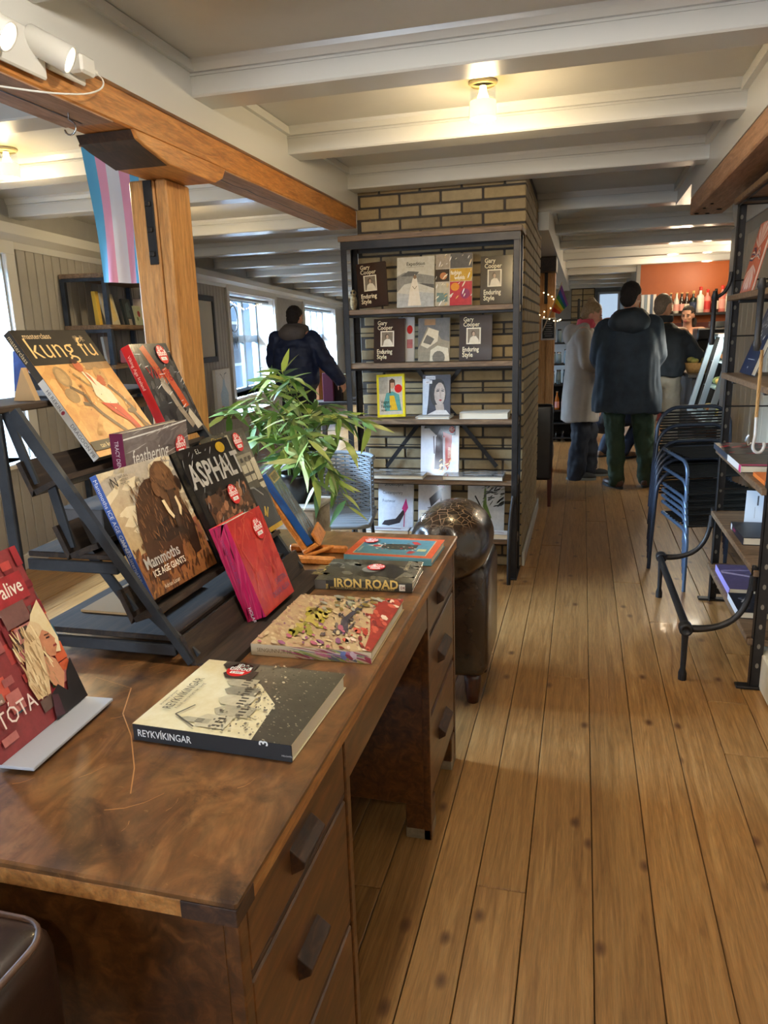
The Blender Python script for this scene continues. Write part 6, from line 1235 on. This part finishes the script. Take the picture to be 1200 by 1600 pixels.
# ================================================================== BAR CORNER
LIQ = lambda n, c, r=.12: M(n, c, r, coat=.6)
bs = tag(MB().cbox(.80, 3.3, 11.74, 11.999, 1.36, 1.395, .004).build('bottle_shelf', M('black shelf', (26, 24, 24), .5)), 'long black shelf of bottles on the orange bar wall', 'shelf')
bs.location.z = py(1080, 489, 11.78).z-1.395; BZ = bs.location.z+1.396
BOT = {'beer': (BLACK, [(.001, 0), (.038, 0), (.040, .01), (.040, .16), (.032, .19), (.016, .23), (.015, .275), (.018, .28), (.018, .292), (.001, .292)]),
       'spirit': (None, [(.001, 0), (.054, 0), (.057, .01), (.057, .215), (.048, .24), (.020, .262), (.019, .31), (.022, .312), (.022, .36), (.001, .36)])}
def bottle(x_, kind, glass, label, cap, text, grp=None, sc_=1, y=11.86, z=None):
    z = BZ if z is None else z
    t = thing('bottle', text, 'bottle', (x_, y, z), 0, grp); p = BOT[kind][1]; c = -3
    MB().lathe([(r*sc_, q*sc_) for r, q in p[:c]], 12).build('glass', glass, t); MB().lathe([(p[c-1][0]*sc_, p[c-1][1]*sc_)]+[(r*sc_, q*sc_) for r, q in p[c:]], 10).build('cap', cap, t)
    r0 = p[2][0]*sc_+.0008; z0, z1 = p[3][1]*sc_*.22, p[3][1]*sc_*.82; MB().lathe([(r0, z0), (r0, z1)], 12).build('label', label, t); return t
DGL, GGL, PGL, CGL = LIQ('dark brown bottle glass', (36, 20, 14)), LIQ('dark green bottle glass', (20, 30, 26)), LIQ('rose liquor', (206, 120, 110)), LIQ('clear gin', (206, 200, 190))
LW, LP, LR = M('white label', (214, 206, 190), .6), M('pink label', (214, 150, 140), .6), M('red label', (176, 40, 40), .6)
CG, CR_, CB = M('gold cap', (206, 170, 110), .4, .5), M('red cap', (206, 44, 36), .4), M('black cap', (24, 22, 22), .4)
row = [(1047, 'beer', DGL, LW, CG, 1, 'brown beer bottle with cream label at the left end of the bar shelf'), (1056, 'beer', CGL, LP, CG, 1, 'clear bottle with pink label, second from the left on the bar shelf'), (1064, 'beer', DGL, LP, CG, 1, 'brown beer bottle with pink label, third from the left on the bar shelf'), (1072, 'beer', DGL, LW, CG, 1, 'brown beer bottle with cream label, fourth from the left on the bar shelf'),
       (1082, 'spirit', GGL, M('navy label', (40, 50, 80), .6), CG, .86, 'tall dark green bottle with navy label on the bar shelf'), (1093, 'spirit', CGL, LW, CR_, 1, 'big clear bottle with cream label and red cap on the bar shelf'), (1104, 'spirit', PGL, LR, CR_, .9, 'rose bottle with red label and slim red cap on the bar shelf'), (1117, 'spirit', DGL, LW, CB, .9, 'dark bottle with white and red label behind the hanging pipe'), (1127, 'spirit', PGL, LP, CR_, 1.02, 'tall pink bottle with red cap near the rack post'),
       (1136, 'spirit', CGL, LW, CB, .95, 'clear bottle with black cap seen beside the rack post'), (1147, 'beer', DGL, LW, CG, 1, 'brown beer bottle just right of the rack post')]
for px__, kd, g_, l_, c_, s_, tx in row: bottle(py(px__, 485, 11.86).x, kd, g_, l_, c_, tx, None, s_)
for i, c in enumerate(((206, 214, 222), (120, 140, 160), (226, 226, 224), (70, 90, 120), (214, 206, 196))):
    x_ = py(1001+4.6*i, 485, 11.86).x; o = thing('book', ['pale blue book', 'slate blue book', 'white book', 'dark blue book', 'cream book'][i]+' standing at the left end of the bar shelf', 'book', (x_, 11.80, BZ))
    MB().box(.002, .036, .003, .14, .0, .275).build('pages', PAPER, o); MB().cbox(0, .038, -.001, .003, 0, .28, .001).build('spine', cmat(c), o); k = MB(); k.box(0, .002, 0, .142, 0, .28); k.box(.036, .038, 0, .142, 0, .28); k.build('cover', cmat(c), o)
# counter with machine, plates
ctr = thing('bar_counter', 'dark bar counter along the right side behind the rack', 'counter')
MB().cbox(1.03, 1.75, 7.72, 9.2, 0, .92, .006).build('body', M('dark counter panel', (34, 28, 26), .5), ctr); MB().cbox(.99, 1.80, 7.68, 9.25, .921, .955, .006).build('worktop', M('dark worktop', (50, 44, 40), .35), ctr)
cm = thing('coffee_machine', 'black coffee machine with plates stacked on its top behind the display case', 'machine', (py(1106, 540, 8.9).x+.1, 8.9, .9555))
MB().cbox(-.22, .28, -.2, .2, 0, .10, .008).build('base', BLACK, cm); MB().cbox(-.22, .28, -.02, .2, .101, .30, .008).build('back_housing', BLACK, cm); MB().cbox(-.24, .30, -.2, .2, .301, .425, .012).build('top_housing', M('machine black', (22, 22, 24), .3), cm); MB().cbox(-.235, .295, -.206, -.2, .405, .418, .002).build('chrome_trim', CHROME, cm)
for i in range(5):
    o = tag(MB().lathe([(.001, 0), (.05, 0), (.095, .012), (.098, .015), (.05, .006), (.001, .005)], 20).build('plate', M('white china', (214, 210, 198), .3)), ['lowest plate', 'second plate', 'middle plate', 'fourth plate', 'top plate'][i]+' of the white stack on the coffee machine', 'plate', 'plates on the coffee machine'); o.location = (cm.location.x-.02, 8.86, .9555+.426+.0125*i)
# slanted glass display case
dc = thing('display_case', 'glass fronted food display case with pale aluminium frame beside the bar', 'display case')
T1, B1 = py(1114, 526, 7.55), py(1077, 640, 7.55); ALU = M('pale aluminium', (168, 186, 200), .3, .4); yN, yF = 6.48, 7.55
for y_ in (yN, 7.02, yF):
    MB().hull([(B1.x-.02, y_-.02, B1.z), (B1.x+.025, y_-.02, B1.z), (T1.x+.025, y_-.02, T1.z), (T1.x-.02, y_-.02, T1.z)], [(B1.x-.02, y_+.02, B1.z), (B1.x+.025, y_+.02, B1.z), (T1.x+.025, y_+.02, T1.z), (T1.x-.02, y_+.02, T1.z)]).build('frame_bar', ALU, dc)
MB().cbox(T1.x-.02, T1.x+.50, yN-.02, yF+.02, T1.z, T1.z+.03, .004).build('top_panel', ALU, dc); MB().cbox(B1.x-.02, B1.x+.66, yN-.02, yF+.02, B1.z-.03, B1.z, .004).build('bottom_rail', ALU, dc); MB().cbox(B1.x, B1.x+.66, yN, yF, 0, B1.z-.031, .004).build('base_cabinet', M('brown cabinet', (70, 44, 32), .5), dc)
MB().quad((B1.x, yN, B1.z), (B1.x, yF, B1.z), (T1.x, yF, T1.z), (T1.x, yN, T1.z)).build('glass_front', GLASS, dc)
MB().hull([(B1.x+.03, yF+.03, B1.z-.2), (B1.x+.66, yF+.03, B1.z-.2), (T1.x+.50, yF+.03, T1.z), (T1.x+.03, yF+.03, T1.z)], [(B1.x+.03, yF+.045, B1.z-.2), (B1.x+.66, yF+.045, B1.z-.2), (T1.x+.50, yF+.045, T1.z), (T1.x+.03, yF+.045, T1.z)]).build('end_panel', BLACK, dc)
MB().cbox(B1.x+.64, B1.x+.66, yN, yF, B1.z, T1.z, .002).build('back_panel', M('white case lining', (206, 210, 206), .5), dc)
SHL = [B1.z+.002+(T1.z-B1.z)*f for f in (.0, .36, .68)]
for i, z_ in enumerate(SHL):
    x0 = B1.x+(T1.x-B1.x)*((z_-B1.z)/(T1.z-B1.z))+.05
    if i: MB().box(x0, B1.x+.63, yN+.02, yF-.02, z_-.008, z_).build('glass_shelf', M('shelf glass', (170, 196, 200), .15), dc)
rd = random.Random(8); FOOD = [((216, 190, 120), 'pale bread roll'), ((206, 170, 90), 'yellow pastry'), ((150, 160, 96), 'green wrap'), ((214, 206, 180), 'white sandwich'), ((190, 120, 70), 'brown cake slice')]
n_ = 0
for i, z_ in enumerate(SHL):
    x0 = B1.x+(T1.x-B1.x)*((z_-B1.z)/(T1.z-B1.z))+.13
    for j in range(6):
        y_ = yN+.12+.165*j; c, nm = FOOD[(i*2+j) % 5]; k = MB(); k.ell((0, 0, .035), (.06, .055, .035), 12, 8)
        o = tag(fuse(k, 'pastry', mottled(nm, c, tuple(int(v*.8) for v in c), 24, .7), None, .012, 1, .006, 30, 1, n_), '%s on the %s shelf of the display case, %s from the near end' % (nm, ['bottom', 'middle', 'top'][i], ['first', 'second', 'third', 'fourth', 'fifth', 'sixth'][j]), 'pastry', 'food in the display case'); o.location = (x0+.03, y_, z_+.001); n_ += 1
l = area('case_lamp', (T1.x+.2, 7.0, T1.z-.01), (T1.x+.1, 7.0, B1.z), .25, .9, 30, (1, .93, .78))
# bread and greens basket at the far end of the case
bk = thing('food_basket', 'basket of bread and greens at the far end of the display case', 'basket', (py(1066, 600, 8.0).x+.12, 8.0, .9555)); bk.location.x = max(bk.location.x, 1.12)
MB().lathe([(.001, 0), (.10, 0), (.14, .10), (.13, .10), (.095, .01), (.001, .01)], 16).build('bowl', mottled('straw', (150, 110, 60), (186, 146, 90), 40, .8), bk)
k = MB()
for i in range(16): a = rd.uniform(0, 6.3); k.ell((.07*math.cos(a), .07*math.sin(a), .09+rd.uniform(0, .06)), (.04, .03, .025), 8, 6)
stuff(k.build('filling', mottled('bread and leaves', (190, 160, 90), (120, 140, 70), 14, .8, rand=False), bk))

# ---- shelving behind the far post, with jars and bottles
su = thing('bar_shelving', 'tall dark shelving with jars and bottles behind the distant pine post', 'shelf')
xa, xb, yb_ = py(836, 600, 9.7).x-.06, py(895, 600, 9.7).x+.06, 9.7
DKP = M('dark shelf panel', (22, 18, 18), .6); zsh = [py(870, y_, 9.7).z for y_ in (601, 641, 661, 700, 722)]; ztop = py(870, 520, 9.7).z
MB().cbox(xa, xb, yb_+.32, yb_+.34, 0, zsh[0], .003).build('back_panel', DKP, su)
for x_ in (xa, xb-.03): MB().cbox(x_, x_+.03, yb_, yb_+.33, 0, ztop+.4, .003).build('side_panel', DKP, su)
zz = [zsh[0], zsh[1], zsh[2], zsh[3], .06, zsh[0]+.26, zsh[0]+.52, zsh[0]+.80]
for z_ in zz: MB().cbox(xa+.031, xb-.031, yb_, yb_+.32, z_-.02, z_, .003).build('shelf_board', DKP, su)
AMB = LIQ('amber bottle', (170, 96, 30)); JAR = LIQ('clear jar', (150, 176, 190), .05); DKB = LIQ('dark wine bottle', (30, 24, 26))
n = int((xb-xa-.1)/.085); ORD = ['leftmost', 'second from left', 'third from left', 'fourth from left', 'fifth from left', 'sixth from left', 'seventh from left', 'eighth from left']
for i in range(n):
    x_ = xa+.08+.085*i
    t = bottle(x_, 'beer', AMB, LP, CG, 'amber bottle with pink label, %s in the row under the jars' % ORD[i], 'amber bottles behind the distant post', .8, yb_+.06, zsh[1]+.0005)
    if i % 1 == 0:
        t2 = thing('wine_bottle', 'dark wine bottle, %s in the black rack behind the distant post' % ORD[i], 'bottle', (x_, yb_+.06, zsh[3]+.0005), 0, 'dark bottles behind the distant post')
        MB().lathe([(.001, 0), (.032, 0), (.033, .12), (.013, .17), (.013, .22), (.001, .22)], 10).build('glass', DKB, t2); MB().lathe([(.0335, .03), (.0335, .09)], 10).build('label', LW, t2)
for lv in range(3):
    z_ = zz[[0, 5, 6][lv]]
    for i in range(n):
        x_ = xa+.09+.087*i+rd.uniform(-.01, .01); hh = rd.uniform(.11, .19); r_ = rd.uniform(.028, .038)
        t = thing('glass_jar', 'glass jar, %s on the %s jar shelf behind the distant post' % (ORD[i], ['lowest', 'middle', 'upper'][lv]), 'jar', (x_, yb_+.08+rd.uniform(-.02, .04), z_+.0005), 0, 'jars on %s shelf behind the post' % ['the lowest', 'the middle', 'the upper'][lv])
        MB().lathe([(.001, 0), (r_, 0), (r_, hh*.8), (r_*.8, hh*.9), (r_*.8, hh), (.001, hh)], 12).build('jar', JAR if rd.random() < .6 else LIQ('filled jar', rd.choice([(120, 80, 50), (206, 200, 186), (90, 110, 120)])), t); MB().lathe([(r_*.85, hh), (r_*.85, hh+.018), (.001, hh+.018)], 12).build('lid', CHROME if rd.random() < .6 else CB, t)
# menu board hung on the far post
mb_ = thing('menu_board', 'small black menu board with white frame hanging on the distant pine post', 'sign')
a, b_ = py(846, 497, 7.60), py(868, 531, 7.60); MB().cbox(a.x, b_.x, 7.590, 7.602, b_.z, a.z, .003).build('frame', M('white frame', (206, 200, 190), .5), mb_); w_, h_ = b_.x-a.x, a.z-b_.z; MB().box(a.x+.014, b_.x-.014, 7.586, 7.5905, b_.z+.016, a.z-.014).build('board', BLACK, mb_)
A = Art(w_, h_, lambda u, v, l: V((a.x+u*w_, 7.5855-l, b_.z+v*h_)));
for i, wd in enumerate((.18, .5, .42, .6, .36, .55, .6, .5)): A.rect(.5-wd/2, .84-.095*i, .5+wd/2, .865-.095*i, (150, 150, 148))
A.mb.build('chalk_lines', FLAT, mb_)
# black leather dining chair beyond the pillar
dcx = thing('dining_chair', 'black leather high back chair with red brown legs just beyond the brick pillar', 'chair', (-.44, 6.02, 0))
LB = mottled('black leather', (20, 22, 28), (32, 34, 42), 14, .28, 0, .2, .06)
k = cushion(-.235, .235, 0, .07, .22, .84, .03, 4); k.build('backrest', LB, dcx); cushion(-.23, .23, .071, .46, .33, .47, .03, 4).build('seat', LB, dcx)
for x_, y_ in ((-.2, .03), (.215, .03), (-.2, .42), (.2, .42)): MB().hull([(x_-.022, y_-.02, .33), (x_+.022, y_-.02, .33), (x_+.022, y_+.02, .33), (x_-.022, y_+.02, .33)], [(x_-.012, y_-.012, 0), (x_+.012, y_-.012, 0), (x_+.012, y_+.012, 0), (x_-.012, y_+.012, 0)]).build('leg', M('red brown leg', (82, 32, 26), .4), dcx)
# fairy lights round the far post and the first left window
def fairy(label, pts, n, r=.006):
    t = thing('string_lights', label, 'lights'); MB().tube(pts, .0018, 5).build('wire', M('dark wire', (30, 32, 30), .6), t); k = MB(); P_ = [V(p) for p in pts]
    for i in range(n):
        f = (i+.5)/n*(len(P_)-1); q = P_[int(f)].lerp(P_[min(int(f)+1, len(P_)-1)], f-int(f)); k.ell(q+V((rd.uniform(-.008, .008), 0, -.008)), (r, r, r*1.3), 6, 4)
    stuff(k.build('bulbs', M('warm led', (255, 236, 190), .5, emit=(255, 226, 170), es=5), t)); return t
fairy('warm string lights wound round the distant pine post', [(-.45, 7.58, 1.80), (-.3, 7.57, 1.74), (-.25, 7.60, 1.66), (-.42, 7.57, 1.56), (-.25, 7.57, 1.50), (-.2, 7.7, 1.52)], 16)

# ================================================================== LEFT WALL: shelf unit, picture, poster, ornaments
s0 = wall_s(100, 480)-.05
us = thing('wall_shelf_unit', 'blue grey metal shelf unit against the left wall behind the pine post', 'shelf'); us.matrix_world = WM @ Matrix.Translation((s0, 0, 0))
dz_ = lambda y_, px__=128: (WM @ V((s0, -.36, 0)), px__, y_)
def zw(px__, y_, off=-.36, sv=None):
    p = WM @ V((s0 if sv is None else sv, off, 0)); d = _ray(px__, y_); t_ = (p.x*d.x+p.y*d.y)/(d.x*d.x+d.y*d.y); return CAM.z+d.z*t_
UZ = [zw(128, 426), zw(134, 508), zw(140, 572), zw(146, 640)]; UL = 1.05
for u_ in (0, UL):
    for v_ in (-.05, -.36): MB().cbox(u_, u_+.035, v_, v_+.035, 0, UZ[0]-.032, .002).build('post', IRONB, us)
for z_ in UZ+[.12]:
    MB().cbox(-.01, UL+.045, -.37, -.02, z_-.03, z_, .003).build('shelf_board', SHELFW, us)
for z_ in UZ: k = MB(); k.cbox(-.004, 0, -.36, -.03, z_-.055, z_-.0305, .001); k.build('shelf_rail', IRONB, us)
def on_unit(u_, v_, lev): p = WM @ V((s0+u_, v_, UZ[lev]+.001)); return p
wang = math.atan2(WD.y, WD.x)
def ubook(label, u_, lev, w, h, t, c, tilt=.2, art=None, spine=None, v_=-.20): return book(label, front(on_unit(u_, v_, lev)+V((0, 0, .002)), wang, tilt), w, h, t, c, spine, art)
ubook('slim yellow book standing on the upper level of the blue grey wall shelf', .16, 1, .05, .24, .03, (206, 170, 60), .05, None)
ubook('shiny cream picture book on the upper level of the wall shelf', .30, 1, .20, .24, .02, (206, 200, 180), .2, lambda A: (A.rect(0, 0, 1, 1, (214, 208, 190)), A.poly([(.5, .1), (.9, .2), (.8, .9), (.6, .8)], (226, 206, 140))))
ubook('dark teal book with animal drawing on the wall shelf', .62, 1, .14, .21, .02, (44, 52, 52), .15, lambda A: (A.rect(0, 0, 1, 1, (44, 52, 52)), A.poly([(.2, .3), (.3, .8), (.7, .9), (.8, .6), (.6, .55), (.7, .3)], (90, 106, 104)), A.rect(.3, 0, .7, .25, (206, 190, 170))))
ubook('pale green booklet with red flowers on the wall shelf', .80, 1, .13, .16, .012, (206, 214, 186), .15, lambda A: (A.rect(0, 0, 1, 1, (206, 214, 186)), A.ell(.6, .6, .2, .16, (190, 60, 50)), A.ell(.3, .35, .12, .1, (120, 150, 80))))
bx_ = tag(MB().cbox(0, .1, 0, .08, 0, .22, .003).build('tea_tin', M('cream tin', (214, 196, 180), .5)), 'cream and red tea tin beside the pine post on the wall shelf', 'tin'); bx_.matrix_world = WM @ Matrix.Translation((s0+.93, -.2, UZ[1]+.001)); 
ubook('white and blue book on the middle level of the wall shelf', .22, 2, .12, .20, .02, (196, 204, 210), .1, lambda A: (A.rect(0, 0, 1, 1, (196, 204, 210)), A.rect(.6, .1, .95, .6, (150, 84, 70))))
pbx = tag(MB().cbox(0, .17, 0, .12, 0, .10, .006).build('gift_box', M('pink card box', (196, 110, 122), .6)), 'small pink gift box on the middle level of the wall shelf', 'box'); pbx.matrix_world = WM @ Matrix.Translation((s0+.38, -.34, UZ[2]+.001))
rl = thing('ribbon_roll', 'dark pink roll with patterned end lying on the middle level of the wall shelf', 'roll'); rl.matrix_world = WM @ Matrix.Translation((s0+.62, -.34, UZ[2]+.072)) @ Matrix.Rotation(-math.pi/2, 4, 'X') @ Matrix.Rotation(.5, 4, 'Y')
MB().lathe([(.001, .16), (.07, .16), (.07, 0), (.001, 0)], 22).build('roll', M('dusky pink', (150, 56, 72), .6), rl); MB().lathe([(.001, -.001), (.066, -.001)], 22).build('end_disc', M('pale print', (206, 186, 186), .6), rl)
MB().lathe([(.03, -.002), (.05, -.002)], 18).build('end_ring', M('red print', (176, 70, 80), .6), rl)
# tall white pole between wall shelf and post
# framed picture and bottle poster on the panelled wall
sa, sb_ = wall_s(316, 500), wall_s(331, 500)
pf = thing('picture_frame', 'black framed picture on the grey panelled wall right of the pine post', 'picture'); pf.matrix_world = WM
z0, z1 = zw(325, 566, -.02, (sa+sb_)/2), zw(322, 462, -.02, (sa+sb_)/2)
k = MB(); k.cbox(sa-.5, sb_, -.045, -.013, z0, z0+.06, .004); k.cbox(sa-.5, sb_, -.045, -.013, z1-.06, z1, .004); k.cbox(sb_-.06, sb_, -.045, -.013, z0, z1, .004); k.cbox(sa-.5, sa-.44, -.045, -.013, z0, z1, .004); k.build('frame', BLACK, pf); MB().box(sa-.44, sb_-.06, -.03, -.014, z0+.06, z1-.06).build('mount', M('picture paper', (190, 190, 186), .6), pf)
sc0, sc1 = wall_s(331, 600), wall_s(354, 600); z0, z1 = zw(345, 645, -.02, sc0), zw(345, 578, -.02, sc0)
po = thing('bottle_poster', 'white canvas with a blue bottle painting leaning on the panelled wall', 'picture'); po.matrix_world = WM
MB().cbox(sc0, sc1, -.05, -.013, z0, z1, .003).build('canvas', WHITE, po); A = Art(sc1-sc0, z1-z0, lambda u, v, l: V((sc0+u*(sc1-sc0), -.0503-l, z0+v*(z1-z0)))); A.rect(0, 0, 1, 1, (206, 208, 206)); A.poly([(.3, .02), (.26, .4), (.44, .62), (.46, .75), (.58, .75), (.60, .62), (.80, .4), (.78, .02)], (150, 186, 206)); A.line([(.5, .75), (.4, .85), (.3, .9)], .012, (90, 110, 110)); A.line([(.54, .75), (.6, .88), (.75, .9)], .012, (90, 110, 110)); A.ell(.34, .08, .1, .05, (190, 120, 100)); A.mb.build('painting', PRINT, po)
dsk = tag(MB().cbox(sc0-.3, sc1+.5, -.42, -.06, z0-.04, z0-.002, .004).build('wall_ledge', SHELFW), 'wooden ledge below the bottle canvas at the left wall', 'shelf'); dsk.matrix_world = WM
w1a, w1b = S_W[1]
fairy('string lights hanging in the first left window reveal', [WM @ V((w1a+.3, .10, ZT-.08)), WM @ V((w1a+(w1b-w1a)*.55, .16, ZT-.16)), WM @ V((w1b-.25, .12, ZT-.06)), WM @ V((w1b-.12, .10, ZT-.4)), WM @ V((w1b-.14, .10, ZT-.8)), WM @ V((w1b-.12, .10, ZS+.2))], 46, .007)
dcg = thing('window_ornament', 'round dark ring ornament with tassels hanging in the first left window', 'ornament'); c = V(((w1a*.62+w1b*.38), .20, ZT-.30)); dcg.matrix_world = WM
MB().tube([c+V((.17*math.cos(t), 0, .17*math.sin(t))) for t in [2*math.pi*i/24 for i in range(25)]], .008, 6).build('ring', BLACK, dcg)
for i in range(5): x_ = -.11+.055*i; MB().tube([c+V((x_, 0, -.13-.03*(1-abs(i-2)/2))), c+V((x_, 0, -.26-.05*(i % 2))), c+V((x_+.008, 0, -.34-.05*(i % 2)))], [.004, .009, .002], 6).build('tassel', BLACK, dcg)
MB().tube([c+V((0, 0, .17)), c+V((0, 0, .31))], .002, 5).build('cord', BLACK, dcg)

# ---- sales table behind the man by the windows
ty = 9.2; ta, tb = py(478, 640, ty).x, py(570, 640, ty).x+.5
tz = py(515, 627, ty).z; tt = thing('sales_table', 'dark sales table with boxed books behind the man in navy', 'table')
MB().cbox(ta, tb, ty-.1, ty+.6, tz-.04, tz, .004).build('table_top', DARKB, tt)
for x_ in (ta+.03, tb-.09):
    for y_ in (ty-.07, ty+.51): MB().cbox(x_, x_+.06, y_, y_+.06, 0, tz-.041, .003).build('leg', DARKB, tt)
def tb_box(px0, px1, yt, y_, label, nm, c, cat='box'):
    a = py(px0, 620, y_); b_ = py(px1, 620, y_); zt = py((px0+px1)/2, yt, y_).z; return tag(MB().cbox(a.x, b_.x, y_, y_+.14, tz+.001, zt, .004).build(nm, M(label[:24], c, .5)), label, cat)
tb_box(505, 521, 583, ty-.04, 'maroon boxed book on the sales table', 'boxed_book', (92, 26, 48)); tb_box(522, 533, 584, ty+.0, 'dark boxed book on the sales table beside the maroon one', 'boxed_book', (44, 34, 38)); tb_box(491, 499, 560, ty+.2, 'orange brown packet at the back of the sales table', 'packet', (196, 130, 84)); tb_box(499, 511, 568, ty+.25, 'yellow packet at the back of the sales table', 'packet', (206, 170, 96)); tb_box(534, 545, 585, ty+.1, 'cream and green boxed set at the right of the sales table', 'boxed_book', (186, 176, 140))
bpy.data.scenes.remove(TMP)
